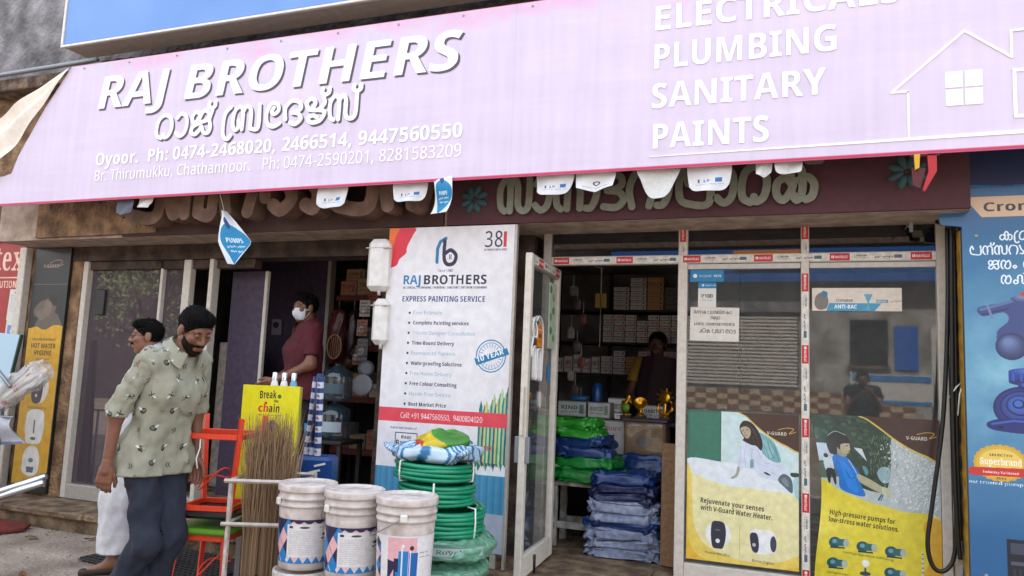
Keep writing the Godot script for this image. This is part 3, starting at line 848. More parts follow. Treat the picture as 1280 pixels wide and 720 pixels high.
func make_setting() -> void:
	# the ground with slight unevenness
	var nz := FastNoiseLite.new(); nz.seed = 4; nz.frequency = .8
	var far := MB.new()
	far.quad(Vector3(-60, -.03, 60), Vector3(60, -.03, 60), Vector3(60, -.03, -12), Vector3(-60, -.03, -12))
	struct("road", far.done(), tx.ground)
	struct("pavement", MB.new(true).sheet(60, 40, func(u, v): return Vector3(lerpf(-12, 5, u), -.004 + .006 * nz.get_noise_2d(u * 17, v * 9), lerpf(.2, 5.0, v))).done(), tx.ground)
	var gm := MB.new(); var gr := RandomNumberGenerator.new(); gr.seed = 12
	for k in 900:
		var edge := k % 3 == 0
		var c := Vector3(gr.randf_range(-7.2, -.2), .004, .44 + absf(gr.randfn(0, .10)) if edge else gr.randf_range(.5, 4.0))
		var s := gr.randf_range(.003, .011)
		gm.st.set_color(Color(.16, .13, .11).lerp(Color(.46, .41, .36), gr.randf()))
		gm.box(c, Vector3(s, s * .7, s * gr.randf_range(.7, 1.5)), eul(gr.randf() * 40, gr.randf() * 360, gr.randf() * 40))
	var gmt := mat(Color.WHITE, .95); gmt.vertex_color_use_as_albedo = true
	var go := part(self, "grit", gm.done(), gmt); tag(go, "loose grit and small stones scattered on the pavement", "grit"); go.set_meta("kind", "stuff")
	for k in 9:
		var leafm := MB.new(true).sheet(4, 6, func(u, v): return Vector3((u - .5) * .05 * sin(v * PI) , .008 + .012 * absf(u - .5) + .006 * sin(v * 5.0 + k), (v - .5) * .11)).done()
		one("fallen_leaf", leafm, mat(Color(.40, .27, .14), .9), "dry brown leaf lying on the pavement", "leaf", Vector3([-6.6, -5.9, -5.2, -4.7, -4.9, -3.7, -5.6, -2.9, -6.2][k], .004, [.9, 1.3, .55, 1.5, .62, 1.2, .75, 1.0, .52][k]), ry(k * 77.0), "dry leaves on the pavement")
	# raised plinth in front of both shops, cast in lengths with joints between
	var step := struct("step", wbox(-7.6, 2.0, -.04, .10, -.6, .42), tx.step)
	var edges := [-7.6, -6.35, -5.42, -4.9, -3.9, -2.9, -1.95, -.9, .2, 1.2, 2.0]
	for i in edges.size() - 1:
		var w: float = edges[i + 1] - edges[i] - .006
		part(step, "step_slab", box(Vector3(w, .055, .60), .012), tx.step, Vector3((edges[i] + edges[i + 1]) / 2, .1325 - .002 * (i % 2), .165))
	# the building itself
	var b := thing("shop_building", "two-bay shop building with stained plaster walls and rough concrete eave", "building", Vector3(-2.8, 0, -2))
	var off := -b.position
	part(b, "floor", wbox(-7.0, 1.6, -.04, .158, -3.4, -.136), tx.step, off)
	part(b, "floor", wbox(-6.3, -2.6, .158, .30, -3.2, -.14), tx.step, off)
	part(b, "upper_wall", wbox(-18, 14, 4.12, 8.8, -.3, .10), tx.wall_grey, off)  # height and length stretched out of view to keep the sun off
	part(b, "lower_wall", wbox(-18, 14, 2.52, 4.12, -.32, .06), tx.wall_brown, off)  # unseen ends lengthened too, so no sun comes round them
	part(b, "ledge", wbox(-9.5, -5.5, 3.98, 4.10, .06, .26, .01), tx.concrete, off)
	# the broken concrete edge of the eave behind the banner
	var en := FastNoiseLite.new(); en.seed = 9; en.frequency = 2.2; en.fractal_octaves = 4
	var eave := MB.new()
	eave.sheet(220, 16, func(u, v):
		var x := lerpf(-5.75, 2.6, u)
		return Vector3(x, lerpf(4.03, 3.60, v), .46 + .05 * en.get_noise_2d(x * 3, v * 3.0)))
	eave.box(Vector3(-1.57, 3.80, .23), Vector3(8.3, .34, .34))
	part(b, "eave", eave.done(), mat(Color(.50, .40, .33), .95, 0, plaster_of(), 2.0), off)
	part(b, "lintel_beam", wbox(-6.9, .92, 2.455, 3.02, -.30, .385), tx.soffit, off)
	part(b, "lintel", wbox(-6.62, -3.05, 2.32, 2.453, -.20, .03), tx.wall_dark, off)
	part(b, "pillar", wbox(-7.05, -6.24, .16, 2.453, -.30, .02), tx.wall_brown, off)
	part(b, "pillar", wbox(-3.05, -1.80, .16, 2.453, -.30, .0), tx.wall_dark, off)
	part(b, "pillar", wbox(.86, 14.0, .16, 2.453, -.30, -.02), tx.wall_brown, off)  # lengthened far to the right, unseen, to block sun from behind
	part(b, "side_wall", wbox(-6.62, -6.5, .16, 2.6, -3.3, -.302), tx.interior, off)
	part(b, "side_wall", wbox(1.5, 1.62, .16, 2.6, -3.3, -.302), tx.interior, off)
	part(b, "dividing_wall", wbox(-2.75, -2.62, .30, 2.62, -3.3, -.302), tx.interior, off)
	part(b, "back_wall", wbox(-7.0, 1.7, .16, 2.62, -3.46, -3.30), tx.interior, off)
	part(b, "ceiling", wbox(-7.0, 1.7, 2.62, 2.74, -3.46, -.322), tx.interior, off)
	part(b, "plaster_patch", MB.new().slab(PackedVector2Array([Vector2(-6.38, 2.469), Vector2(-4.982, 2.483), Vector2(-5.001, 2.55), Vector2(-5.135, 2.608), Vector2(-5.365, 2.613), Vector2(-5.384, 2.838), Vector2(-6.38, 2.838)]), .386, .418).done(), tx.wall_brown, off)
	# the neighbour on the left: corner strip, with unseen wall length added to block sun
	var n := thing("neighbouring_shop", "next door shopfront with cream timber post and dark doorway", "building", Vector3(-8.0, 0, -1))
	part(n, "wall", wbox(-18, -7.08, .16, 2.50, -.4, .0), tx.wall_brown, -n.position)
	part(n, "post", wbox(-6.99, -6.90, .165, 2.45, .024, .10, .006), tx.alu_white, -n.position)

# what the shop glass mirrors: the far side of the street
func make_opposite_side() -> void:
	var z := 13.0
	var b := thing("roadside_building", "grey roadside shop across the street with roller shutter", "building", Vector3(-1, 0, z + 2))
	var off := -b.position
	part(b, "wall", wbox(-9, 6, 0, 4.6, z, z + .3), mat(Color(.74, .73, .72), .9, 0, tx.blotch, .5), off)
	part(b, "roof", wbox(-9.4, 6.4, 4.6, 4.8, z - .3, z + 3), tx.concrete, off)
	part(b, "pavement", wbox(-9, 6, -.03, .35, z - 1.2, z), mat(Color(.62, .56, .50), .9), off)
	part(b, "slat_gap_shade", wbox(-2.75, .05, 1.40, 3.3, z - .012, z - .002), tx.black, off)  # solid black sheet, painted shade for the gaps between the slats
	for i in 20:
		part(b, "shutter_slat", box(Vector3(2.75, .056, .03), .010), tx.alu_white, off + Vector3(-1.35, 1.45 + i * .080, z - .035), eul(18, 0, 0))
	part(b, "shutter_box", wbox(-2.8, .1, 3.10, 3.34, z - .12, z - .002), tx.wall_grey, off)
	var tones := [mat(Color(.50, .33, .25), .7), mat(Color(.74, .66, .55), .7)]
	for r in 4:
		for c in 22:
			part(b, "tile", box(Vector3(.235, .115, .02), .004), tones[(r + c) % 2], off + Vector3(-2.8 + c * .24, .92 + r * .12, z - .012))
	part(b, "window", wbox(1.1, 1.85, 1.95, 2.95, z - .03, z - .002), tx.black, off)
	part(b, "sill", wbox(1.05, 1.9, 1.88, 1.95, z - .10, z - .002, .01), tx.concrete, off)
	one("awning_banner", box(Vector3(8.0, .75, .05), .01), mat(Color(.10, .36, .66), .6), "long blue banner under the roof across the street", "banner", Vector3(-.2, 4.12, z - .35))
	one("awning_banner", box(Vector3(1.5, .42, .04), .01), mat(Color(.90, .55, .12), .6), "short orange banner in front of the blue one across the street", "banner", Vector3(-.6, 4.25, z - .42))
	one("wall_poster", box(Vector3(.46, .95, .02), .004), mat(Color(.08, .38, .75), .6), "blue poster on the wall across the street", "poster", Vector3(2.2, 2.35, z - .02))
	var rail := thing("cloth_banner", "white banner with blue bands on a railing across the street", "banner", Vector3(1.8, 0, z - 1.0))
	part(rail, "sheet", box(Vector3(1.5, .62, .02), .004), tx.white_plastic, Vector3(0, 1.45, 0))
	part(rail, "band", box(Vector3(1.44, .12, .01)), mat(Color(.2, .5, .75), .6), Vector3(0, 1.68, -.02))
	part(rail, "band", box(Vector3(1.44, .07, .01)), mat(Color(.2, .5, .75), .6), Vector3(0, 1.2, -.02))
	for s in [-.75, .75]: part(rail, "post", MB.new(true).tube([Vector3(s, -.03, .03), Vector3(s, 1.8, .03)], .025).done(), tx.gi)
	one("wall_poster", box(Vector3(.36, 1.2, .02), .004), tx.white_plastic, "tall white poster on the wall across the street", "poster", Vector3(2.85, 2.2, z - .02))
	var hb := thing("roadside_house", "dark brown house behind the small tree across the street", "building", Vector3(-20, 0, z + 3))
	part(hb, "wall", wbox(-11, 10.5, -.03, 5.0, 0, 4), mat(Color(.30, .24, .22), .9, 0, tx.blotch, .5))
	part(hb, "roof", wbox(-11.5, 11, 5.002, 5.25, -.5, 4.5), tx.wall_dark)
	# the roadside tree whose leaves show in the purple glass
	tree(Vector3(-14.2, -.03, 8.4), 4.2, 3)

func tree(at: Vector3, hgt: float, sd: int) -> void:
	var t := thing("roadside_tree", "small leafy tree standing across the street", "tree", at)
	var r := RandomNumberGenerator.new(); r.seed = sd
	var trunk := MB.new(true)
	trunk.tube([Vector3.ZERO, Vector3(.06, .8, .02), Vector3(.0, 1.7, .05), Vector3(.1, 2.5, 0)], [.13, .10, .085, .06], 9)
	var m := MB.new()
	var tips := []
	for k in 9:
		var a := TAU * k / 9 + r.randf() * .5
		var tip := Vector3(cos(a) * r.randf_range(.8, 1.6), r.randf_range(2.0, hgt), sin(a) * r.randf_range(.8, 1.6))
		trunk.tube([Vector3(.05, r.randf_range(1.3, 2.2), .02), tip * Vector3(.5, .85, .5), tip], [.05, .03, .012], 6)
		tips.append(tip)
	for tip in tips:
		for k in 260:
			var p: Vector3 = tip + Vector3(r.randfn(0, .38), r.randfn(0, .30), r.randfn(0, .38))
			var q := Basis.from_euler(Vector3(r.randf_range(-1, 1), r.randf() * TAU, r.randf_range(-1, 1)))
			var l := r.randf_range(.05, .09)
			m.st.set_color(Color(.16, .22, .08).lerp(Color(.36, .44, .20), r.randf()))
			m.quad(p + q * Vector3(0, 0, 0), p + q * Vector3(l * .4, l * .7, .01), p + q * Vector3(0, l * 1.7, 0), p + q * Vector3(-l * .4, l * .7, .01))
	part(t, "trunk", trunk.done(), tx.bark)
	part(t, "crown", m.done(), tx.leaf)

# ---------------------------------------------------------------- sign boards
func make_signs() -> void:
	# pink flex banner
	var bl := Vector3(-6.5, 2.645, .9)   # drawn to the numbers of a plane at 0.9 m, hung at 0.72 m
	var b := thing("shop_banner", "long faded pink shop banner with white lettering across the whole front", "banner", Vector3(-6.772, 2.696, .72))
	b.scale = Vector3.ONE * 1.0419
	var wd := 8.6; var hg := 1.135
	var im := Image.create(1024, 136, false, Image.FORMAT_RGB8)
	var nz := FastNoiseLite.new(); nz.seed = 31; nz.frequency = .012; nz.fractal_octaves = 5
	for y in 136:
		for x in 1024:
			var n := nz.get_noise_2d(x, y * 2.0); var n2 := nz.get_noise_2d(x * 9.0, y * .5 + 900.0)
			var e := clampf((14.0 + 26.0 * n + 10.0 * n2 - y) / 16.0, 0.0, 1.0)   # dye left unfaded along the ragged top hem
			var c := Color(.80, .745, .825).lerp(Color(.82, .63, .75), e * .6)
			var k := 1.0 + .03 * n2 + .025 * n
			if absi(x - 575) < 1 or absi(x - 1010) < 1: k *= .965
			if y > 133: c = Color(.72, .16, .30)
			im.set_pixel(x, y, Color(c.r * k, c.g * k, c.b * k))
	var fm := pic(im, .55); fm.normal_enabled = true; fm.normal_texture = tx.soft_n; fm.normal_scale = .22; 
	var fp := PackedVector2Array([Vector2(0, 0), Vector2(wd, 0), Vector2(wd, hg), Vector2(.96, hg), Vector2(.70, .80), Vector2(.46, .42), Vector2(.40, .27), Vector2(.30, .25), Vector2(0, .25)])
	part(b, "sheet", MB.new().slab(fp, -.012, 0).done(), fm)
	var wh := mat(Color(.93, .93, .92), .5); var sh := mat(Color(.30, .27, .33), .6)
	var put := func(s: String, kind: String, x: float, y: float, cp: float, width: float, slant: float, shadow: bool) -> void:
		var n := 0
		for q in letter_row(s, kind, cp, width, .002, slant):
			n += 1
			if shadow: part(b, "letter_shadow", q[0], sh, Vector3(x + q[1] + .015, y - .015, bl.z) - bl)
			part(b, "letter", q[0], wh, Vector3(x + q[1], y, bl.z + .002) - bl)
	put.call("RAJ BROTHERS", "bold", -5.245, 3.39, .262, 3.20, .17, true)
	put.call("Oyoor.  Ph: 0474-2468020, 2466514, 9447560550", "bold", -5.17, 2.925, .098, 3.17, 0.0, false)
	put.call("Br. Thirumukku, Chathannoor.   Ph: 0474-2590201, 8281583209", "sans", -5.165, 2.80, .085, 3.165, 0.0, false)
	put.call("ELECTRICALS", "bold", -.80, 3.486, .150, 1.33, 0.0, false)
	put.call("PLUMBING", "bold", -.80, 3.250, .148, 1.02, 0.0, false)
	put.call("SANITARY", "bold", -.80, 3.010, .146, .955, 0.0, false)
	put.call("PAINTS", "bold", -.80, 2.766, .146, .67, 0.0, false)
	var toks := ["ra", "aa", "ja", "mark", .35, "rsub", "ba", .1, "ee", "da", "zha", "mark", "sa", "mark"]
	var pen0 := 0.0
	for tk in toks:
		if tk is float:
			pen0 += tk; continue
		var sk := script_strokes([tk])
		var lp := Vector3(-4.58 + pen0 * .185 * 1.14, 3.098 + pen0 * .002, .9) - bl
		part(b, "letter_shadow", ribbon(sk, .185, .030, 0, .002, 1.14), sh, lp + Vector3(.013, -.013, 0))
		part(b, "letter", ribbon(sk, .185, .030, .0, .005, 1.14), wh, lp)
		pen0 += glyphs[tk][0]
	# rule under the list and the outline of a house
	part(b, "rule", MB.new().slab(PackedVector2Array([Vector2(5.70, .072), Vector2(8.6, .078), Vector2(8.6, .106), Vector2(5.70, .076)]), .0, .004).done(), wh)
	var house := [[.472, 2.985, .55, 2.985], [.472, 2.985, .815, 3.285], [.815, 3.285, 1.02, 3.12], [1.02, 3.12, 1.02, 3.26], [1.02, 3.26, 1.11, 3.26], [1.11, 3.26, 1.11, 3.04], [1.11, 3.04, 1.24, 2.94]]
	var hm := MB.new()
	for i in house.size():
		var q: Array = house[i]
		var p0 := Vector3(q[0], q[1], .9) - bl; var p1 := Vector3(q[2], q[3], .9) - bl
		var d := p1 - p0
		hm.box((p0 + p1) / 2 + Vector3(0, 0, .002 + .0003 * i), Vector3(d.length() + .008, .012, .004), Basis(Vector3.BACK, atan2(d.y, d.x)))
	hm.box(Vector3(.55, 2.86, .9) - bl + Vector3(0, 0, .002), Vector3(.010, .25, .004))
	part(b, "house_outline", hm.done(), wh)
	for k in 4: part(b, "window_mark", box(Vector3(.078, .086, .004)), wh, Vector3(.762 + (k % 2) * .088, 2.932 + (k / 2) * .096, .902) - bl)
	part(b, "window_mark", MB.new().box(Vector3(0, .12, 0), Vector3(.16, .016, .004)).box(Vector3(-.072, 0, .0005), Vector3(.016, .25, .004)).box(Vector3(0, -.12, 0), Vector3(.16, .016, .004)).done(), wh, Vector3(1.10, 2.93, .902) - bl)
	# the loose end, peeled off and hanging in folds
	var flap := MB.new(true).sheet(30, 14, func(u, v):
		var p0 := Vector3(.955, 1.13, .012).lerp(Vector3(-.05, .56, .06), u)
		var p1 := Vector3(.96, 1.125, .02).lerp(Vector3(.16, .20, .075), u)
		var p := p0.lerp(p1, v)
		var a: float = u * .05
		return p + Vector3(-.3, .5, 1.0) * a * sin(v * 9.0 + u * 4.0) * .9 + Vector3(0, 0, .02 * sin(u * 17.0)) * u)
	part(b, "loose_flap", flap.done(), mat(Color(.95, .92, .88), .8, 0, tx.soft, 1.5))
	for k in 16: part(b, "hem_screw", MB.new().lathe([Vector2(0, .004), Vector2(.008, .003), Vector2(.009, 0)], 8, Vector3.ZERO, 0, TAU, eul(90, 0, 0)).done(), tx.gi, Vector3(1.1 + k * .48, hg - .03, .001))
	# blue box sign above it
	var s := thing("blue_signboard", "plain blue box signboard with white edge above the pink banner", "signboard", Vector3(-5.9, 4.05, .74))
	part(s, "face", wbox(.03, 8.2, .03, 1.6, -.01, 0), mat(Color(.42, .58, .80), .5, 0, noise_tex(41, .004, Color(.86, .90, .96), Color(1, 1, 1), 3), .4))
	part(s, "edge_trim", wbox(0, 8.2, 0, .022, -.02, .012, .004), tx.white_plastic)
	part(s, "edge_trim", wbox(0, .022, .022, 1.6, -.02, .012, .004), tx.white_plastic)
	part(s, "casing", wbox(.012, 8.2, .012, 1.6, -.25, -.02), mat(Color(.70, .68, .68), .8, 0, tx.soft, 1.0))
	# pipe along the ledge
	one("steel_pipe", MB.new(true).tube([Vector3(-9, 4.10, .30), Vector3(-6.0, 4.145, .30)], .022, 10).done(), tx.gi, "grey steel pipe running along the ledge beside the loose banner end", "pipe")
	# maroon relief board over the right bay
	var r := thing("relief_signboard", "maroon board with raised grey southern script over the glass front", "signboard", Vector3(-.8, 2.455, .40))
	part(r, "board", wbox(-2.318, .915, 2.458, 3.0, .387, .415), tx.relief, -r.position)
	var pen := 0.0
	for tk in ["sa", "aa", "na", "i", "tta", "rra", "i", .12, "pa", "aa", "ra", .06, "ka", "dash"]:
		if tk is float:
			pen += tk; continue
		var sk := script_strokes([tk])
		var lx: float = -1.919 + pen * .234 * .905
		part(r, "letter", ribbon(sk, .234, .047, .012, .030, .905), tx.relief_letter, Vector3(lx, 2.528, .4155) - r.position)
		pen += glyphs[tk][0]
	for fx in [[-2.112, 2.636], [0.599, 2.68]]:
		var fl := MB.new(true)
		for k in 8:
			var a := TAU * k / 8 + PI / 8
			var c := Vector3(cos(a), sin(a), 0) * .062
			fl.lathe([Vector2(0, .018), Vector2(.022, .015), Vector2(.036, .004), Vector2(.037, -.01)], 12, c, 0, TAU, Basis(Vector3(cos(a), sin(a), 0) * 1.25, Vector3(0, 0, 1), Vector3(-sin(a), cos(a), 0) * .66))
		part(r, "flower", fl.done(), tx.teal, Vector3(fx[0], fx[1], .419) - r.position)
	# deep brown letters over the left bay
	var l := thing("relief_signboard", "brown board with deep boxy script letters over the left bay", "signboard", Vector3(-4.5, 2.455, .40))
	part(l, "board", wbox(-5.365, -2.348, 2.458, 3.0, .387, .411), tx.relief_left, -l.position)
	var x := -5.219
	for w in [["pa", .48], ["ba", .46], ["rra", .46], ["da", .46], ["u", .46], ["pa", .46], ["rra", .44]]:
		var st := script_strokes([w[0]])
		part(l, "letter", ribbon(st, w[1], .105, .0, .15, .86), tx.relief_letter_brown, Vector3(x, 2.575, .4115) - l.position)
		x += glyphs[w[0]][0] * w[1] * .86 + .03
	# painted white board between the bays
	poster_board()
	right_blue_sign()

func poster_board() -> void:
	var p := Pad.new(512, 1140, Color(.86, .85, .86), self)
	var navy := Color(.13, .12, .24); var blue := Color(.10, .45, .62); var pale := Color(.45, .62, .70)
	p.blob([0, 0, 108, 0, 100, 30, 80, 70, 76, 96, 50, 118, 40, 140, 18, 150, 0, 150], Color(.82, .16, .25))
	p.blob([0, 0, 42, 0, 26, 40, 18, 110, 12, 170, 0, 210], Color(.88, .42, .14)); p.blob([0, 60, 12, 80, 9, 180, 0, 250], Color(.82, .66, .2))
	p.line(p.pts([208, 132, 208, 80, 218, 56, 240, 44]), 13, blue)
	p.line(smooth(p.pts([236, 54, 236, 116, 250, 140, 276, 136, 284, 108, 262, 88, 240, 100])), 14, navy)
	p.oval(261, 112, 10, 12, Color(.86, .85, .86)); p.rect(257, 104, 3, 18, navy); p.rect(263, 104, 3, 18, navy)
	p.text("Since 1982", 214, 168, 9, navy, "sans", 60)
	p.text("38", 398, 80, 56, navy, "sans", 68); p.rect(470, 24, 12, 56, Color(.75, .18, .22)); p.text("OF SERVICE EXCELLENCE", 396, 93, 7, navy, "bold", 88)
	p.text("RAJ", 72, 214, 34, blue, "bold", 72); p.text("BROTHERS", 158, 214, 34, navy, "bold", 252)
	p.text("ELECTRICAL | PLUMBING | PAINTING | SANITARY | INTERIOR DESIGNING", 72, 230, 8, navy, "bold", 340)
	p.text("EXPRESS PAINTING SERVICE", 72, 278, 20, Color(.12, .22, .42), "bold", 336)
	var rows := ["Free Estimate", "Complete Painting services", "Interior Designer Consultation", "Time-Bound Delivery", "Experienced Painters", "Waterproofing Solutions", "Free Home Delivery", "Free Colour Consulting", "Hassle Free Service", "Best Market Price", "High Quality Branded Products"]
	var ws := [118, 226, 252, 172, 178, 206, 168, 190, 168, 152, 252]
	for i in rows.size():
		var y := 326 + i * 37
		p.oval(106, y - 6, 4.5, 4.5, navy)
		p.text(rows[i], 122, y, 13, navy if i % 2 else pale, "bold" if i % 2 else "sans", ws[i])
	# warranty badge
	var bc := Vector2(440, 470)
	for k in [[58, blue], [54, Color(.86, .85, .86)], [48, blue], [46, Color(.86, .85, .86)]]: p.oval(bc.x, bc.y, k[0], k[0], k[1])
	for k in 22:
		var a := TAU * k / 22
		p.line([bc + Vector2(cos(a), sin(a)) * 32, bc + Vector2(cos(a), sin(a)) * 44], 3, pale)
	p.poly(p.pts([376, 480, 500, 440, 510, 462, 386, 504]), blue); p.text("10 YEAR", 388, 494, 20, Color(.92, .93, .94), "bold", 108, -.31)
	# brush strokes on the right side
	for k in 16:
		var x := 404.0 + k * 7.2
		var c: Color = [Color(.14, .45, .42), Color(.72, .78, .60), Color(.20, .55, .40), Color(.78, .74, .45), Color(.12, .36, .44), Color(.62, .72, .52)][(k * 5) % 6]
		var y0 := 640.0 - k * 5 + (k * 37) % 50
		p.poly(p.pts([x, y0 + 18, x + 6, y0 - 14, x + 13, y0 + 6, x + 15, 850 - (k * 53) % 40, x + 5, 872 - (k * 23) % 30, x - 2, 840]), c)
		p.line(p.pts([x + 5, y0 + 20, x + 6, 800]), 2, c.lightened(.2)); p.line(p.pts([x + 10, y0 + 40, x + 10, 820]), 2, c.darkened(.2))
	p.rect(0, 668, 512, 50, Color(.84, .27, .32))
	p.text("Call: +91 9447560550,  9400804020", 92, 704, 19, Color(.93, .92, .92), "sans", 326)
	p.text("Authorised Dealers of", 52, 744, 8, navy, "sans", 110)
	p.rect(74, 756, 92, 62, navy); p.rect(77, 759, 86, 56, Color(.86, .85, .86)); p.text("Berger", 80, 806, 22, navy, "bold", 80, -.06); p.text("Best", 100, 778, 11, navy, "bold", 40)
	p.oval(214, 784, 22, 26, Color(.78, .78, .78)); p.oval(214, 784, 12, 16, Color(.5, .45, .4))
	p.rect(262, 756, 56, 16, navy); p.rect(266, 759, 22, 10, Color(.8, .7, .3))
	p.poly(p.pts([364, 760, 386, 772, 386, 798, 364, 810, 342, 798, 342, 772]), Color(.10, .38, .68)); p.text("TRUE", 348, 782, 9, Color(.9, .9, .9), "bold", 32); p.text("CARE", 348, 796, 9, Color(.9, .9, .9), "bold", 32)
	p.text("DYEREX", 398, 800, 15, Color(.75, .15, .30), "bold", 62, -.05)
	for k in 60: p.rect(k * 9, 880, 9, 130, Color(.22, .48, .62).lerp(Color(.30, .58, .72), float((k * 29) % 11) / 11.0))
	p.rect(280, 868, 232, 14, Color(.84, .86, .88))
	p.rect(0, 1010, 512, 130, Color(.62, .66, .72))
	p.text("& more", 420, 850, 12, navy, "serif bold", 60)
	p.speckle(5, .05)
	var o := thing("service_board", "tall white painting service board with bullet list beside the glass door", "board", Vector3(-2.283, .165, .392))
	part(o, "print", panel(.972, 2.185, .03), pic(p.im, .45), Vector3(0, 1.19, 0))
	part(o, "edge_strip", wbox(.487, .505, 0, 2.283, -.005, .034, .003), tx.alu)
	for lx in [-.42, .42]: part(o, "foot", wbox(lx - .02, lx + .02, 0, .10, 0, .025), tx.alu)

func right_blue_sign() -> void:
	var w := .98; var h := 2.72
	var p := Pad.new(512, 1420, Color(.10, .32, .52), self)
	var nz := FastNoiseLite.new(); nz.seed = 77; nz.frequency = .008; nz.fractal_octaves = 5
	for y in 1420:
		if y % 2: continue
		for x in range(0, 512, 2):
			var n := nz.get_noise_2d(x, y) * .5 + .5
			var band := clampf(1.0 - absf(y - 720) / 460.0, 0.0, 1.0)   # printed water, palest in the middle of the sheet
			var c := Color(.14, .36, .54).lerp(Color(.52, .72, .78), band * (.45 + .7 * n) * .9)
			if y < 150 + 20 * n: c = Color(.13, .17, .31)
			p.im.fill_rect(Rect2i(x, y, 2, 2), c)
	var navy := Color(.06, .09, .26); var cream := Color(.83, .70, .56); var wht := Color(.90, .93, .95)
	p.poly(p.pts([60, 195, 512, 195, 512, 257, 101, 257]), cream)
	p.text("Crompton", 106, 240, 27, Color(.10, .08, .10), "bold", 220)
	p.script(["ka", "rsub", "ra", "aa", "am", "pa", "aa"], 140, 328, 27, 3.6, wht, 0, 1.0)
	p.script(["pa", "na", "mark", "sa", "rra", "u", "ka", "la"], 71, 370, 27, 3.6, wht, 0, 1.0)
	p.script(["ja", "la", "am", .4, "sa", "na", "am", "ra"], 112, 414, 27, 3.6, wht, 0, 1.0)
	p.script(["la", "bha", "i", "ka", "u"], 140, 458, 27, 3.6, wht, 0, 1.0)
	# pump pictures
	var dk := Color(.13, .20, .44); var md := Color(.22, .33, .60); var lt := Color(.45, .56, .74)
	p.frame(39, 123, .82)
	p.blob([150, 470, 230, 448, 250, 470, 230, 500, 210, 560, 220, 620, 190, 660, 120, 640, 108, 580, 140, 540, 128, 510, 70, 524, 60, 492], Color(.20, .26, .46))
	p.line(p.pts([66, 500, 150, 470]), 9, Color(.32, .40, .58)); p.line(p.pts([70, 518, 140, 496]), 5, Color(.14, .18, .34)); p.line(p.pts([84, 486, 96, 530]), 6, Color(.40, .46, .60))
	for k in 7: p.oval(190, 462 - k * 2, 42 - k * 4, 13 - k, Color(.20, .26, .46).lerp(Color(.52, .58, .70), k / 7.0))
	p.oval(190, 448, 18, 7, Color(.72, .26, .22)); p.rect(180, 438, 20, 10, Color(.66, .20, .18))
	for k in 9: p.oval(146 - k, 630 - k * 2, 44 - k * 4, 48 - k * 4.6, Color(.13, .17, .34).lerp(Color(.42, .50, .66), k / 9.0))
	for k in 6: p.rect(186 + k * 5, 500 + k * 8, 30 - k * 4, 120 - k * 14, Color(.16, .22, .42).lerp(Color(.36, .44, .62), k / 6.0))
	p.poly(p.pts([232, 520, 330, 500, 330, 560, 236, 560]), Color(.66, .18, .16)); p.poly(p.pts([236, 556, 420, 540, 420, 650, 250, 630]), Color(.10, .10, .12)); p.rect(250, 572, 160, 5, Color(.26, .26, .28)); p.rect(250, 592, 160, 5, Color(.22, .22, .24))
	p.frame(50, 168, .72)
	p.rect(140, 755, 130, 42, Color(.10, .20, .50)); p.oval(205, 797, 66, 14, Color(.07, .14, .38))
	for k in 6: p.oval(205, 755 - k, 66 - k * 9, 15 - k * 2, Color(.12, .24, .56).lerp(Color(.30, .46, .74), k / 6.0))
	for k in 5: p.rect(150 + k * 26, 764, 8, 30, Color(.18, .32, .64))
	p.rect(168, 800, 74, 56, Color(.09, .18, .46)); p.rect(180, 800, 16, 56, Color(.20, .34, .66))
	for k in 14: p.oval(182 - k * 1.2, 900 - k * 1.4, 94 - k * 6.2, 86 - k * 5.6, Color(.06, .13, .38).lerp(Color(.24, .40, .72), k / 14.0) if k % 4 else Color(.05, .10, .30))
	p.blob([70, 960, 140, 940, 260, 950, 290, 985, 220, 1000, 90, 990], Color(.07, .14, .40)); p.line(p.pts([84, 966, 150, 950, 250, 956]), 6, Color(.20, .34, .64)); p.rect(240, 860, 200, 90, Color(.07, .14, .40)); p.rect(240, 866, 200, 12, Color(.18, .30, .60)); p.oval(110, 978, 8, 6, Color(.03, .06, .2))
	# seal
	p.frame(5, 232, .68)
	for k in 24:
		var a := TAU * k / 24
		p.oval(178 + cos(a) * 78, 1090 + sin(a) * 66, 12, 12, Color(.78, .60, .18))
	p.oval(178, 1090, 80, 68, Color(.80, .64, .22)); p.oval(178, 1090, 70, 58, Color(.86, .74, .36))
	p.text("SELECTED", 142, 1062, 9, Color(.3, .2, .1), "bold", 74); p.text("Superbrand", 112, 1098, 26, Color(.94, .92, .88), "serif bold", 136)
	p.poly(p.pts([80, 1112, 280, 1106, 300, 1130, 270, 1142, 90, 1146, 62, 1136]), Color(.74, .16, .16)); p.text("Industry Validated", 120, 1134, 10, Color(.94, .9, .86), "bold", 116)
	p.text("2014", 162, 1158, 10, Color(.3, .2, .1), "bold", 34)
	p.text("( Most trusted pump brand )", 40, 1180, 12, wht, "serif", 290)
	p.frame(-86, -58, 1.0)
	p.rect(220, 1240, 120, 180, Color(.10, .11, .16)); p.rect(228, 1250, 104, 30, Color(.24, .26, .32)); p.rect(228, 1300, 104, 10, Color(.3, .32, .38))
	for k in 8: p.rect(232 + k * 13, 1320, 6, 90, Color(.18, .19, .24))
	var o := thing("pump_signboard", "tall blue pump advertisement board with round gold seal", "signboard", Vector3(1.38, .2, .28))
	var f := PackedVector2Array([Vector2(-.49, 0), Vector2(.49, 0), Vector2(.49, 2.72), Vector2(-.49, 2.72), Vector2(-.49, 2.345), Vector2(-.575, 2.27), Vector2(-.605, 2.235), Vector2(-.595, 2.19), Vector2(-.49, 2.175)])
	part(o, "face", MB.new().slab(f, -.02, .012).done(), pic(p.im, .4, .3))
	var m := Pad.new(64, 1024, Color(.66, .50, .16), self)
	for k in 14: m.oval(30, 40 + k * 74, 12, 22, Color(.20, .24, .34))
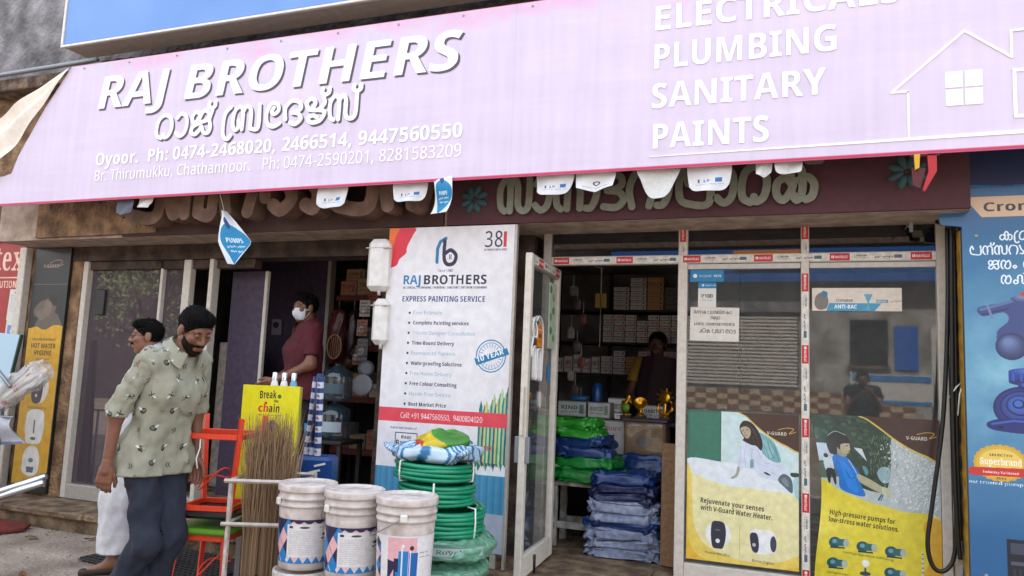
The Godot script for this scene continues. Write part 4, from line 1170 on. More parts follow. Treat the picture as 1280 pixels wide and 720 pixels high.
	m.speckle(9, .3)
	part(o, "side_face", panel(.28, 2.16, .004), pic(m.im, .6), Vector3(-.492, 1.08, -.16), ry(-90))
	for y in [2.12, .25]: part(o, "rivet", MB.new().lathe([Vector2(0, .006), Vector2(.009, .004), Vector2(.012, 0)], 10, Vector3.ZERO, 0, TAU, eul(90, 0, 0)).done(), tx.gi, Vector3(-.42, y, .012))

# ---------------------------------------------------------------- left shop
func make_left_shop() -> void:
	var f := thing("sliding_shopfront", "purple tinted sliding glass front with pale aluminium frame", "shopfront", Vector3(-5.5, .16, -.02))
	var off := -f.position
	for q in [[-6.24, -6.18, .06], [-5.325, -5.295, .04], [-5.045, -4.965, .06], [-4.745, -4.70, .08]]:
		part(f, "frame_post", wbox(q[0], q[1], .165, 2.318, -.052, q[2] - .045, .004), tx.alu_white, off)
	part(f, "bottom_rail", wbox(-6.178, -4.75, .162, .29, -.09, .015, .005), tx.alu, off)
	part(f, "top_rail", wbox(-6.178, -4.30, 2.24, 2.318, -.10, -.005, .004), tx.wall_dark, off)
	part(f, "pane", wbox(-6.178, -5.327, .292, 2.238, -.050, -.042), tx.purple_glass, off)
	part(f, "pane", wbox(-5.293, -5.047, .292, 2.238, -.056, -.048), tx.purple_glass, off)
	part(f, "open_panel", wbox(-4.69, -4.335, .305, 2.238, -.22, -.205), tx.purple_wall, off)
	part(f, "panel_edge", wbox(-4.332, -4.30, .305, 2.238, -.225, -.19, .003), tx.alu_white, off)
	part(f, "lock_box", wbox(-6.08, -5.98, 1.82, 2.06, -.041, -.015, .006), tx.black_plastic, off)
	one("white_cabinet", wbox(-5.04, -4.78, .302, 1.62, -.75, -.5, .01), tx.white_paint, "white cabinet just inside the sliding glass front", "cabinet")
	var pw := thing("partition_wall", "dark purple partition wall behind the masked man", "wall", Vector3(-4.7, .30, -1.0))
	part(pw, "board", wbox(-5.3, -4.24, .302, 2.615, -1.06, -1.0), tx.purple_wall, -pw.position)
	part(pw, "edge_strip", wbox(-4.238, -4.20, .302, 2.615, -1.07, -.98, .004), tx.alu, -pw.position)
	var sb := thing("switch_box", "small grey switch box on the purple partition", "switch", Vector3(-4.78, 1.80, -.999))
	part(sb, "case", box(Vector3(.11, .16, .03), .008), mat(Color(.45, .44, .48), .5), Vector3(0, 0, .016))
	part(sb, "dial", MB.new().lathe([Vector2(.0, .012), Vector2(.03, .01), Vector2(.032, 0)], 16, Vector3.ZERO, 0, TAU, eul(90, 0, 0)).done(), tx.black_plastic, Vector3(0, .02, .032))
	# boxes, bags and hanging goods deeper inside
	var sh := thing("goods_shelf", "reddish wooden shelf carrying cartons deep in the left bay", "shelf", Vector3(-3.8, .30, -1.2))
	var redwood := mat(Color(.42, .17, .13), .7, 0, tx.fine, 2.0)
	for k in 4: part(sh, "shelf_board", wbox(-4.15, -3.20, 2.07 - k * .48, 2.12 - k * .48, -1.45, -1.02, .004), redwood, -sh.position)
	for x in [-4.15, -3.20]: part(sh, "upright", wbox(x - .02, x + .02, .302, 2.5, -1.47, -1.44), tx.dark_wood, -sh.position)
	part(sh, "back_panel", wbox(-4.12, -3.22, .32, 2.55, -1.49, -1.475), tx.dark_wood, -sh.position)
	var cart := [carton_tex(Color(.62, .40, .30), "TULIP", Color(.35, .10, .08), 31), carton_tex(Color(.58, .46, .34), "STAR", Color(.30, .15, .10), 32), carton_tex(Color(.50, .20, .16), "NOVA", Color(.80, .70, .58), 33), carton_tex(Color(.66, .62, .56), "PVC", Color(.25, .22, .22), 34)]
	tx.card_white = mat(Color(.66, .63, .60), .8, 0, tx.fine, 2.0)
	for k in 5: carton(Vector3(-4.03 + k * .185, 2.122, -1.14), Vector3(.17, .14 + .03 * (k % 2), .2), cart[k % 4], "small printed carton on the top of the reddish shelf", "cartons on the reddish shelf")
	for k in 3: carton(Vector3(-3.98 + k * .24, 2.262 + .03 * (k % 2), -1.16), Vector3(.20, .12, .18), cart[(k + 1) % 4], "printed carton stacked high over the reddish shelf", "cartons on the reddish shelf")
	for lv in 3:
		for k in 5: carton(Vector3(-4.03 + k * .185, 1.642 - lv * .48, -1.16), Vector3(.165, .13 + .05 * ((k + lv) % 3), .2), cart[(k * 3 + lv) % 4], "printed carton on the lower boards of the reddish shelf", "cartons on the reddish shelf")
	# netted bags and carded goods on hooks
	for k in 3:
		var bag := thing("net_bag", ["long reddish net bag hanging before the reddish shelf", "slim dark net bag beside the long reddish one", "short brown net bag behind the other two"][k], "bag", Vector3([-4.00, -3.86, -3.93][k], [1.72, 1.74, 1.60][k], [-.86, -.90, -.96][k]))
		part(bag, "sack", pillow(Vector3([.17, .10, .16][k], [.50, .46, .36][k], .10), .7, .016, 20 + k, 14.0, 32, 6.0), mat([Color(.42, .16, .14), Color(.24, .15, .15), Color(.40, .28, .20)][k], .35, 0, noise_tex(70 + k, .05, Color(.45, .42, .42), Color(1, 1, 1), 4), 4.0))
		part(bag, "hook", MB.new(true).tube([Vector3(0, [.24, .22, .17][k], 0), Vector3(0, .34, .0), Vector3(0, .36, -.05)], .004, 5).done(), tx.gi)
	for k in 5:
		var cd := thing("carded_goods", ["white card with black print hanging by the shelf", "pinkish card of parts hanging under the white card", "bundle of clear tubes hanging under the pinkish card", "red card hanging at the back near the shelf", "narrow brown card hanging low by the shelf"][k], "card", Vector3([-3.71, -3.72, -3.71, -3.66, -3.78][k], [1.98, 1.80, 1.60, 2.05, 1.55][k], [-.84, -.83, -.84, -.90, -.88][k]))
		var cp := Pad.new(48, 64, [Color(.70, .68, .64), Color(.60, .38, .32), Color(.45, .42, .42), Color(.60, .16, .16), Color(.45, .30, .20)][k], self)
		for q in 4: cp.scribble(6, 16 + q * 13, 36, 8, Color(.12, .10, .10), q + k * 5)
		part(cd, "card", panel(.11, [.15, .15, .20, .14, .18][k], .004), pic(cp.im, .5)); part(cd, "blister", pillow(Vector3(.08, .08, .04), .6, .004, 90 + k, 9.0, 14), glass(Color(.7, .7, .7), .25), Vector3(0, -.02, .022)); part(cd, "hook", MB.new().tube([Vector3(0, .07, 0), Vector3(0, .14, -.03)], .003, 4).done(), tx.gi)
	var ring := thing("wire_hoop", "pale wire hoop with mesh hanging before the net bags", "hoop", Vector3(-3.98, 1.62, -.79))
	var rm := MB.new(true)
	var pts := []
	for k in 25: pts.append(Vector3(cos(TAU * k / 24) * .075, sin(TAU * k / 24) * .11, 0))
	rm.tube(pts, .007, 6, false)
	part(ring, "rim", rm.done(), mat(Color(.62, .48, .34), .6))
	for k in 5: part(ring, "spoke", MB.new().tube([Vector3(-.05 + k * .025, -.09, 0), Vector3(-.03 + k * .02, .09, .002)], .003, 4).done(), mat(Color(.62, .48, .34), .6))
	one("round_lid", MB.new(true).lathe([Vector2(0, .01), Vector2(.02, .018), Vector2(.055, .014), Vector2(.085, .02), Vector2(.095, .012), Vector2(.095, 0), Vector2(0, -.004)], 28).done(), mat(Color(.60, .60, .61), .4), "grey round disc hanging beside the water bottles", "disc", Vector3(-3.54, 1.285, -.60), eul(80, 15, 0))
	one("round_lid", MB.new(true).lathe([Vector2(0, .01), Vector2(.04, .016), Vector2(.07, .014), Vector2(.075, 0), Vector2(0, -.004)], 24).done(), mat(Color(.42, .42, .44), .4), "darker round disc above the grey one beside the bottles", "disc", Vector3(-3.55, 1.43, -.66), eul(75, 20, 0))
	# water bottles on a small table
	var tb := thing("side_table", "small black table holding the water bottles", "table", Vector3(-3.47, .30, -.10))
	part(tb, "top", box(Vector3(.36, .03, .34), .006), tx.dark_wood, Vector3(0, .545, 0))
	for sx in [-1, 1]:
		for sz in [-1, 1]: part(tb, "leg", box(Vector3(.035, .53, .035), .004), tx.dark_wood, Vector3(sx * .155, .265, sz * .145))
	part(tb, "shelf", box(Vector3(.30, .02, .28)), tx.dark_wood, Vector3(0, .12, 0))
	var wm := glass(Color(.20, .28, .32), .45)
	for k in 2:
		var wb := thing("water_bottle", ["large clear water bottle standing on the black table", "large clear water bottle stacked on top of another bottle"][k], "bottle", Vector3(-3.47, .862 + .30 * k, -.10))
		part(wb, "bottle", MB.new(true).lathe([Vector2(0, 0), Vector2(.11, 0), Vector2(.125, .015), Vector2(.122, .05), Vector2(.128, .07), Vector2(.122, .10), Vector2(.128, .13), Vector2(.122, .16), Vector2(.128, .19), Vector2(.11, .235), Vector2(.05, .27), Vector2(.03, .28), Vector2(.03, .298), Vector2(0, .298)], 28).done(), wm)
		part(wb, "label", MB.new(true).lathe([Vector2(.1295, .06), Vector2(.1295, .14)], 20, Vector3.ZERO, -.7, 1.0).done(), mat(Color(.62, .66, .70), .5) if k == 0 else mat(Color(.25, .33, .38), .5))
	one("tumbler", MB.new(true).lathe([Vector2(0, 0), Vector2(.035, 0), Vector2(.045, .12), Vector2(.04, .12), Vector2(.032, .008), Vector2(0, .008)], 16).done(), mat(Color(.10, .42, .55), .4), "teal plastic tumbler beside the water bottles", "tumbler", Vector3(-3.62, .862, .02))
	# white plastic cisterns hung at the edge of the board
	for k in 2:
		var c := thing("wall_cistern", ["rounded white plastic tank hung at the board's top corner", "narrower white plastic tank hung below the larger one"][k], "tank", Vector3([-2.825, -2.785][k], [1.985, 1.60][k], .36))
		part(c, "tank", box(Vector3([.17, .12][k], [.38, .33][k], .13), .035, Vector3(0, [.19, .165][k], .07)), tx.white_plastic)
		part(c, "lid_seam", box(Vector3([.174, .124][k], .006, .134), .0, Vector3(0, [.31, .28][k], .07)), tx.alu)
		part(c, "spout", MB.new(true).tube([Vector3(.02, .01, .10), Vector3(.02, -.03, .10)], .012, 8).done(), tx.alu)
		part(c, "bracket", box(Vector3(.06, .10, .04)), tx.gi, Vector3(.02, .2, .0))
	# yellow and black water heater panel on the left pillar
	var p := Pad.new(256, 1150, Color(.80, .60, .10), self)
	var dk := Color(.10, .11, .12)
	p.rect(0, 0, 256, 388, dk)
	p.rect(0, 175, 256, 2, Color(.5, .42, .3))
	p.text("V-GUARD", 66, 96, 17, Color(.70, .56, .50), "bold", 110); p.line(smooth(p.pts([110, 74, 160, 58, 200, 66, 176, 88, 210, 80])), 3, Color(.70, .56, .50))
	# bather with lowered head
	p.blob([60, 388, 66, 340, 40, 330, 30, 300, 70, 262, 110, 250, 132, 240, 170, 244, 190, 280, 186, 310, 214, 330, 236, 388], Color(.36, .31, .27))
	p.blob([128, 244, 150, 228, 186, 236, 196, 268, 176, 280, 150, 262], Color(.06, .06, .06)); p.blob([50, 318, 100, 292, 150, 300, 130, 330, 90, 350], Color(.42, .37, .33)); p.blob([104, 262, 150, 262, 156, 310, 128, 330, 108, 300], Color(.44, .38, .33))
	p.blob([0, 400, 60, 380, 120, 396, 190, 372, 256, 380, 256, 420, 0, 420], Color(.80, .60, .10))
	p.text("TOUCH FREE, MAINTENANCE", 44, 446, 10, Color(.2, .14, .05), "bold", 166); p.text("HOT WATER", 40, 482, 22, Color(.16, .10, .05), "bold", 176); p.text("HYGIENE", 66, 516, 22, Color(.16, .10, .05), "bold", 124)
	p.text("geyser & instant", 86, 538, 9, Color(.2, .14, .05), "sans", 92); p.text("water heaters", 50, 556, 11, Color(.2, .14, .05), "bold", 150)
	for k in [[84, 600, 110, 136], [66, 776, 126, 150], [72, 944, 112, 128]]:
		p.oval(k[0] + k[2] / 2.0, k[1] + k[3] / 2.0, k[2] / 2.0 + 6, k[3] / 2.0 + 6, Color(.84, .80, .74))
	p.blob([86, 604, 150, 600, 160, 660, 148, 734, 92, 736, 78, 670], Color(.20, .17, .26)); p.oval(116, 706, 8, 8, Color(.8, .78, .75)); p.text("Pebble Metallica", 66, 768, 10, Color(.3, .2, .05), "sans", 130)
	p.blob([70, 786, 128, 770, 186, 784, 190, 850, 180, 920, 128, 930, 76, 922, 66, 850], Color(.86, .85, .83)); p.rect(122, 820, 8, 62, Color(.2, .2, .2)); p.oval(126, 906, 20, 7, Color(.35, .35, .36)); p.text("Iris", 114, 952, 10, Color(.3, .2, .05), "sans", 24)
	p.blob([84, 960, 128, 946, 172, 958, 188, 1030, 176, 1066, 128, 1078, 80, 1066, 68, 1030], Color(.86, .85, .83)); p.oval(128, 1006, 18, 10, Color(.45, .46, .48)); p.poly(p.pts([100, 1036, 156, 1036, 150, 1062, 106, 1062]), Color(.36, .37, .40)); p.text("Zio Swift", 90, 1100, 10, Color(.3, .2, .05), "sans", 78)
	p.rect(0, 1118, 256, 32, dk); p.rect(0, 0, 6, 1150, dk); p.rect(250, 0, 6, 1150, dk)
	p.speckle(6, .08)
	var v := thing("advertisement_board", "tall narrow black and yellow water heater advertisement board", "board", Vector3(-6.60, .18, .022))
	part(v, "print", panel(.46, 2.26, .03), pic(p.im, .4, .3), Vector3(0, 1.135, 0))
	# red sign next door with two paper sheets
	var r := Pad.new(256, 420, Color(.60, .13, .11), self)
	r.text("SINCE 1975", 140, 60, 15, Color(.85, .72, .64), "bold", 112)
	r.text("tex", 130, 176, 74, Color(.85, .72, .64), "serif bold", 124); r.rect(120, 196, 136, 4, Color(.85, .72, .64)); r.text("OLUTIONS", 130, 230, 22, Color(.85, .72, .64), "bold", 118)
	r.speckle(12, .10)
	var rs := thing("red_signboard", "red shop signboard with cream lettering on the neighbouring wall", "signboard", Vector3(-7.4, 1.45, .012))
	part(rs, "face", panel(.80, 1.32, .03), pic(r.im, .5), Vector3(0, .68, 0))
	for k in 2:
		var a := Pad.new(96, 128, Color(.80, .79, .76), self)
		for q in 9: a.scribble(12, 28 + q * 8, 70 - (q * 13) % 30, 4, Color(.35, .35, .40), q + k * 40)
		if k == 1:
			a.rect(10, 20, 76, 50, Color(.45, .55, .72)); a.oval(40, 44, 12, 12, Color(.8, .8, .8))
		else: a.text("SALE", 30, 18, 9, Color(.3, .3, .3), "bold", 36)
		one("notice_sheet", panel(.21, .30, .002), pic(a.im, .8), ["white printed sheet taped on the red sign, upper one", "white sheet with blue picture taped under another sheet"][k], "paper", Vector3(-7.03, 1.90 - k * .30, .046), eul(0, 0, -2))
	left_odds()

# things poking in from the neighbour's frontage
func left_odds() -> void:
	var p := thing("edge_panel", "pale blue sheet panel with dark green edge leaning by the pillar", "panel", Vector3(-6.70, .165, .42))
	part(p, "sheet", box(Vector3(.30, 1.42, .02), .003), mat(Color(.62, .72, .78), .4), Vector3(0, .74, 0), eul(-6, 0, -3))
	part(p, "edge", box(Vector3(.018, 1.42, .03), .003), mat(Color(.10, .22, .18), .5), Vector3(.158, .735, 0), eul(-6, 0, -3))
	var b := thing("wrapped_bundle", "clear plastic wrapped bundle with red print lying on the blue panel's rack", "bundle", Vector3(-6.12, 1.17, .60))
	var film := glass(Color(.86, .85, .84), .30); film.roughness = .15
	var tilt := eul(0, 10, 33)
	for k in 4: part(b, "paper_roll", MB.new(true).lathe([Vector2(.0, -.27), Vector2(.030, -.268), Vector2(.032, .24 - .03 * k), Vector2(.024, .242 - .03 * k), Vector2(0, .23 - .03 * k)], 14).done(), [tx.white_plastic, mat(Color(.70, .66, .62), .6), tx.white_plastic, mat(Color(.62, .60, .60), .5)][k], tilt * Vector3(0, -.055 + .037 * k, .012 * (k % 2)), tilt * eul(0, 0, -90 + 4 * k))
	part(b, "film", pillow(Vector3(.60, .20, .13), .55, .022, 61, 11.0, 64), film, Vector3.ZERO, tilt)
	for k in 3: part(b, "red_band", MB.new(true).lathe([Vector2(.0335, -.02), Vector2(.0335, .025)], 14).done(), mat(Color(.66, .20, .16), .5), tilt * Vector3(-.17 + .15 * k, -.055 + .037 * k, .012 * (k % 2)), tilt * eul(0, 0, -90 + 4 * k))
	part(b, "rod", MB.new(true).tube([Vector3(-.20, .14, .08), Vector3(.04, -.01, .11)], .016, 8).done(), tx.gi)
	part(b, "stand", box(Vector3(.03, 1.02, .03)), tx.gi, Vector3(-.18, -.50, .0))
	var c := thing("hanging_cloth", "white cloth with grey hem hanging over a rail", "cloth", Vector3(-6.18, .66, .62))
	var f := func(u: float, v: float) -> Vector3: return Vector3(lerpf(-.20, .06 + .13 * v, u), lerpf(.24, .0 + .04 * u, v), .03 * sin(u * 7.0 + v * 2.0) + .03 * sin(v * 5.0))
	part(c, "cloth", MB.new(true).sheet(20, 14, f).sheet(20, 14, func(u, v): return f.call(1.0 - u, v) + Vector3(0, 0, -.01)).done(), mat(Color(.82, .83, .87), .85, 0, tx.fine, 5.0))
	part(c, "hem", MB.new(true).sheet(20, 2, func(u, v): return f.call(u, lerpf(.90, 1.0, v)) + Vector3(0, -.004, .006)).done(), mat(Color(.42, .44, .52), .85))
	part(c, "rail", MB.new(true).tube([Vector3(-.6, .24, -.005), Vector3(.05, .245, -.005)], .010, 8).done(), tx.gi)
	part(c, "post", MB.new(true).tube([Vector3(-.5, -.66, -.005), Vector3(-.5, .24, -.005)], .012, 8).done(), tx.gi)
	for k in 2:
		one("steel_tube", MB.new(true).tube([Vector3(-6.75 + .05 * k, .025 + .0 * k, 1.02 - .10 * k), Vector3(-5.72 + .02 * k, .455 - .045 * k, .585 + .03 * k)], .027, 14).done(), tx.steel, ["polished steel tube leaning near the red plate, upper one", "polished steel tube leaning near the red plate, lower one"][k], "tube", Vector3.ZERO, Basis.IDENTITY)
	one("red_plate", MB.new().slab(PackedVector2Array([Vector2(-.5, -.12), Vector2(.08, -.16), Vector2(.16, .0), Vector2(.06, .14), Vector2(-.5, .16)]), 0, .02).done(), mat(Color(.50, .15, .11), .7, 0, tx.blotch, 3.0), "flat dull red plate lying on the ground below the step", "plate", Vector3(-6.02, .012, .62), eul(-88, 0, 0))
	# perforated rubber mat
	var m := thing("rubber_mat", "dark perforated rubber mat on the ground by the red stools", "mat", Vector3(-4.15, .008, .80), deg_to_rad(-6))
	part(m, "base", box(Vector3(1.15, .008, .62), .002), tx.black_plastic, Vector3(0, .004, 0))
	var grid := MB.new()
	for i in 24: grid.box(Vector3(-.56 + i * .0487, .012, 0), Vector3(.018, .010, .60))
	for i in 13: grid.box(Vector3(0, .0135, -.29 + i * .0483), Vector3(1.13, .009, .018))
	part(m, "ribs", grid.done(), mat(Color(.17, .15, .14), .8))

# ---------------------------------------------------------------- right shop
func tape_strip(parent: Node3D, a: Vector3, b: Vector3, wide: float, out: Vector3) -> void:
	# printed packing tape: one tile of print is 0.46 m long
	var d := b - a
	var side := out.cross(d).normalized() * wide / 2
	var m := MB.new()
	var n := maxi(1, int(ceil(d.length() / .46)))
	for k in n:
		var p := a + d.normalized() * .46 * k
		var l := minf(.46, d.length() - .46 * k)
		var q := p + d.normalized() * l
		m.quad(p - side, q - side, q + side, p + side, Rect2(0, 0, l / .46, 1))
	part(parent, "printed_tape", m.done(), tx.tape)

func make_right_shop() -> void:
	var tp := Pad.new(512, 48, Color(.80, .78, .74), self)
	tp.rect(0, 0, 130, 48, Color(.72, .10, .13)); tp.text("HAVELLS", 34, 33, 17, Color(.92, .90, .88), "bold", 82); tp.rect(10, 15, 8, 18, Color(.92, .9, .88)); tp.rect(20, 15, 8, 18, Color(.92, .9, .88))
	tp.text("LUMINA", 160, 24, 13, Color(.2, .2, .22), "bold", 80); tp.scribble(160, 38, 90, 8, Color(.35, .35, .38), 4); tp.scribble(290, 36, 60, 16, Color(.25, .25, .3), 8); tp.rect(410, 14, 50, 22, Color(.30, .38, .42))
	tp.speckle(3, .12)
	tx.tape = pic(tp.im, .5)
	var f := thing("glazed_shopfront", "glass shopfront of two large panes in a taped pale metal frame", "shopfront", Vector3(0, .16, 0))
	var off := -f.position
	for q in [[-.752, -.690], [.028, .078], [.800, .852]]: part(f, "frame_post", wbox(q[0], q[1], .162, 2.498, -.045, .02, .004), tx.alu_white, off)
	part(f, "top_rail", wbox(-1.66, -.753, 2.225, 2.285, -.04, .018, .003), tx.alu_white, off)
	for q in [[-.689, .027], [.079, .799]]:
		part(f, "top_rail", wbox(q[0], q[1], 2.225, 2.285, -.04, .018, .003), tx.alu_white, off)
		part(f, "inner_rail", wbox(q[0], q[1], 2.185, 2.222, -.03, .012, .003), tx.alu, off)
		part(f, "bottom_rail", wbox(q[0], q[1], .162, .262, -.04, .015, .004), tx.alu_white, off)
		part(f, "pane", wbox(q[0] + .001, q[1] - .001, .263, 2.184, -.008, -.002), tx.clear_glass, off)
		part(f, "transom_pane", wbox(q[0] + .001, q[1] - .001, 2.287, 2.47, -.012, -.006), tx.dark_glass, off)
	part(f, "frame_post", wbox(-1.72, -1.662, .162, 2.498, -.045, .02, .004), tx.alu, off)
	part(f, "transom_pane", wbox(-1.660, -.753, 2.287, 2.47, -.012, -.006), tx.dark_glass, off)
	tape_strip(f, Vector3(-1.64, 2.255, .0215) + off, Vector3(.80, 2.255, .0215) + off, .046, Vector3.BACK)
	tape_strip(f, Vector3(.053, 2.15, .0215) + off, Vector3(.053, .20, .0215) + off, .040, Vector3.BACK)
	tape_strip(f, Vector3(-.722, 2.49, .0215) + off, Vector3(-.722, 2.30, .0215) + off, .040, Vector3.BACK)
	tape_strip(f, Vector3(.053, 2.49, .0215) + off, Vector3(.053, 2.30, .0215) + off, .040, Vector3.BACK)
	one("white_post", wbox(.858, .905, .165, 2.42, -.018, .10, .004), tx.white_paint, "narrow white painted post behind the hanging black cable", "post")
	# open glass door
	var dr := thing("glass_door", "open aluminium glass door with stickers, swung outwards beside the service board", "door", Vector3(-1.632, .19, -.08))
	var ang := atan2(-(.70 + .08), -(1.675 - 1.632))   # from the hinge towards the viewer
	dr.rotation.y = PI / 2 + deg_to_rad(180.0 + 3.5)
	var dw := .80; var dh := 2.01
	for x in [[0.0, .055], [dw - .055, dw]]: part(dr, "stile", wbox(x[0], x[1], 0, dh, -.022, .022, .004), tx.alu_white)
	part(dr, "top_rail", wbox(.056, dw - .056, dh - .075, dh, -.02, .02, .003), tx.alu)
	part(dr, "bottom_rail", wbox(.056, dw - .056, 0, .13, -.02, .02, .003), tx.alu_white)
	part(dr, "pane", wbox(.056, dw - .056, .131, dh - .076, -.004, .004), tx.door_glass)
	for z in [.0235, -.0235]: tape_strip(dr, Vector3(.06, dh - .038, z), Vector3(dw - .06, dh - .038, z), .05, Vector3(0, 0, signf(z)))
	var gp := Pad.new(96, 192, Color(.72, .76, .70), self)
	for k in 9: gp.oval(20 + (k * 37) % 70, 20 + k * 20, 16, 12, [Color(.30, .52, .20), Color(.40, .62, .30), Color(.70, .74, .62)][k % 3])
	gp.rect(60, 10, 26, 30, Color(.8, .7, .6))
	part(dr, "leaf_poster", panel(.20, .46, .003), pic(gp.im, .5), Vector3(.17, 1.66, .0055)); part(dr, "leaf_poster", panel(.20, .46, .003), pic(gp.im, .5), Vector3(.17, 1.66, -.0055), ry(180))
	# line drawing of an elephant with an orange blanket
	var el := MB.new(true)
	var ep := smooth([Vector2(-.17, .06), Vector2(-.19, .14), Vector2(-.15, .20), Vector2(-.10, .18), Vector2(-.02, .22), Vector2(.07, .18), Vector2(.10, .08), Vector2(.09, -.22), Vector2(.05, -.22), Vector2(.04, -.04), Vector2(-.04, -.04), Vector2(-.05, -.22), Vector2(-.09, -.22), Vector2(-.10, -.02), Vector2(-.15, -.02), Vector2(-.20, -.08), Vector2(-.21, -.04), Vector2(-.17, .06)])
	var e3 := []
	for q in ep: e3.append(Vector3(q.x * .9, q.y * .9, 0))
	el.tube(e3, .006, 6)
	var e4 := [Vector3(-.10, .15, 0), Vector3(-.06, .11, 0), Vector3(-.07, .05, 0), Vector3(-.11, .06, 0)]
	el.tube(e4, .005, 6)
	for sd in [1.0, -1.0]:
		var bs := ry(0 if sd > 0 else 180)
		part(dr, "elephant_sticker", el.done() if sd > 0 else el.done(), tx.white_plastic, Vector3(.50, 1.43, .0085 * sd), Basis(Vector3(-1, 0, 0) * 1.0, Vector3.UP, Vector3.BACK) if sd > 0 else Basis(Vector3(-1, 0, 0), Vector3.UP, Vector3.BACK))
		var bl := Pad.new(64, 80, Color(.82, .50, .12), self)
		bl.rect(10, 10, 44, 14, Color(.70, .16, .12)); bl.text("WIRES", 12, 22, 9, Color(.95, .9, .8), "bold", 40); bl.script(["ka", "na", "ra"], 12, 46, 14, 3, Color(.25, .1, .08)); bl.scribble(12, 64, 40, 8, Color(.3, .12, .1), 3)
		part(dr, "blanket_sticker", panel(.12, .15, .002), pic(bl.im, .5), Vector3(.475, 1.50, .0045 * sd), bs)
		part(dr, "oval_sticker", MB.new().slab(oval2(.035, .055), 0, .002).done(), tx.white_plastic, Vector3(.42, 1.08, .0045 * sd), bs)
		part(dr, "blue_sticker", box(Vector3(.06, .12, .002)), mat(Color(.25, .50, .70), .5), Vector3(.20, 1.26, .0055 * sd))
	part(dr, "hold_plate", box(Vector3(.05, .30, .02), .003), tx.alu_white, Vector3(dw + .012, 1.02, .0)); part(dr, "lock_case", box(Vector3(.04, .16, .03), .004), tx.gi, Vector3(dw - .02, .78, .032)); part(dr, "lock_case", box(Vector3(.04, .16, .03), .004), tx.gi, Vector3(dw - .02, .78, -.032))
	part(dr, "floor_bolt", MB.new(true).tube([Vector3(.5, .10, .03), Vector3(.5, -.015, .03)], .008, 8).done(), tx.black_plastic); part(dr, "floor_bolt", MB.new(true).tube([Vector3(.5, .10, -.03), Vector3(.5, -.015, -.03)], .008, 8).done(), tx.black_plastic)
	glass_posters()
	# black cables down the right edge
	var loops := [[Vector3(.845, 2.40, .12), Vector3(.835, 1.9, .13), Vector3(.80, 1.3, .13), Vector3(.735, .8, .13), Vector3(.705, .56, .13), Vector3(.735, .43, .13), Vector3(.80, .43, .13), Vector3(.845, .56, .13), Vector3(.858, 1.0, .13), Vector3(.868, 1.7, .13), Vector3(.866, 2.42, .12)],
		[Vector3(.86, 2.42, .16), Vector3(.85, 1.8, .16), Vector3(.842, 1.2, .165), Vector3(.85, .7, .165), Vector3(.862, .5, .165)], [Vector3(.872, 2.42, .15), Vector3(.868, 1.7, .15), Vector3(.862, 1.1, .155), Vector3(.868, .6, .15)]]
	for k in 3:
		var c := Curve3D.new()
		for i in loops[k].size():
			var a: Vector3 = loops[k][maxi(i - 1, 0)]; var b: Vector3 = loops[k][mini(i + 1, loops[k].size() - 1)]
			c.add_point(loops[k][i], -(b - a) / 6.0, (b - a) / 6.0)
		c.bake_interval = .02
		one("black_cable", MB.new(true).tube(Array(c.get_baked_points()), .0125, 8).done(), tx.rubber, ["black cable hanging in a long loop over the right pane", "straight black cable beside the looped one", "short straight black cable behind the other two"][k], "cable")
	one("cable_tie", MB.new(true).tube([Vector3(.83, 1.40, .15), Vector3(.86, 1.46, .185), Vector3(.90, 1.50, .17), Vector3(.875, 1.42, .19), Vector3(.865, 1.30, .18)], .004, 6).done(), tx.strap, "white plastic tie knotted round the black cables", "tie")
	one("cable_clamp", MB.new(true).tube([Vector3(.80, 2.45, .10), Vector3(.84, 2.43, .16), Vector3(.89, 2.44, .18)], .02, 8).done(), tx.black_plastic, "black clamp gathering the cables under the beam", "clamp")
	var pl := thing("padlock", "old padlock hanging under the beam above the right pane", "padlock", Vector3(.66, 2.385, .06))
	part(pl, "case", box(Vector3(.06, .05, .025), .008), mat(Color(.25, .22, .18), .5, .4), Vector3(.035, .0, 0))
	part(pl, "shackle", MB.new(true).tube([Vector3(.01, .02, 0), Vector3(-.02, .05, 0), Vector3(-.04, .02, 0), Vector3(-.02, -.01, 0), Vector3(.01, .0, 0)], .006, 8).done(), tx.gi)
	part(pl, "hasp", box(Vector3(.02, .10, .02)), tx.gi, Vector3(0, .06, 0))
	interior()

func oval2(rx: float, ry2: float) -> PackedVector2Array:
	var o := PackedVector2Array()
	for k in 24: o.append(Vector2(cos(TAU * k / 24) * rx, sin(TAU * k / 24) * ry2))
	return o

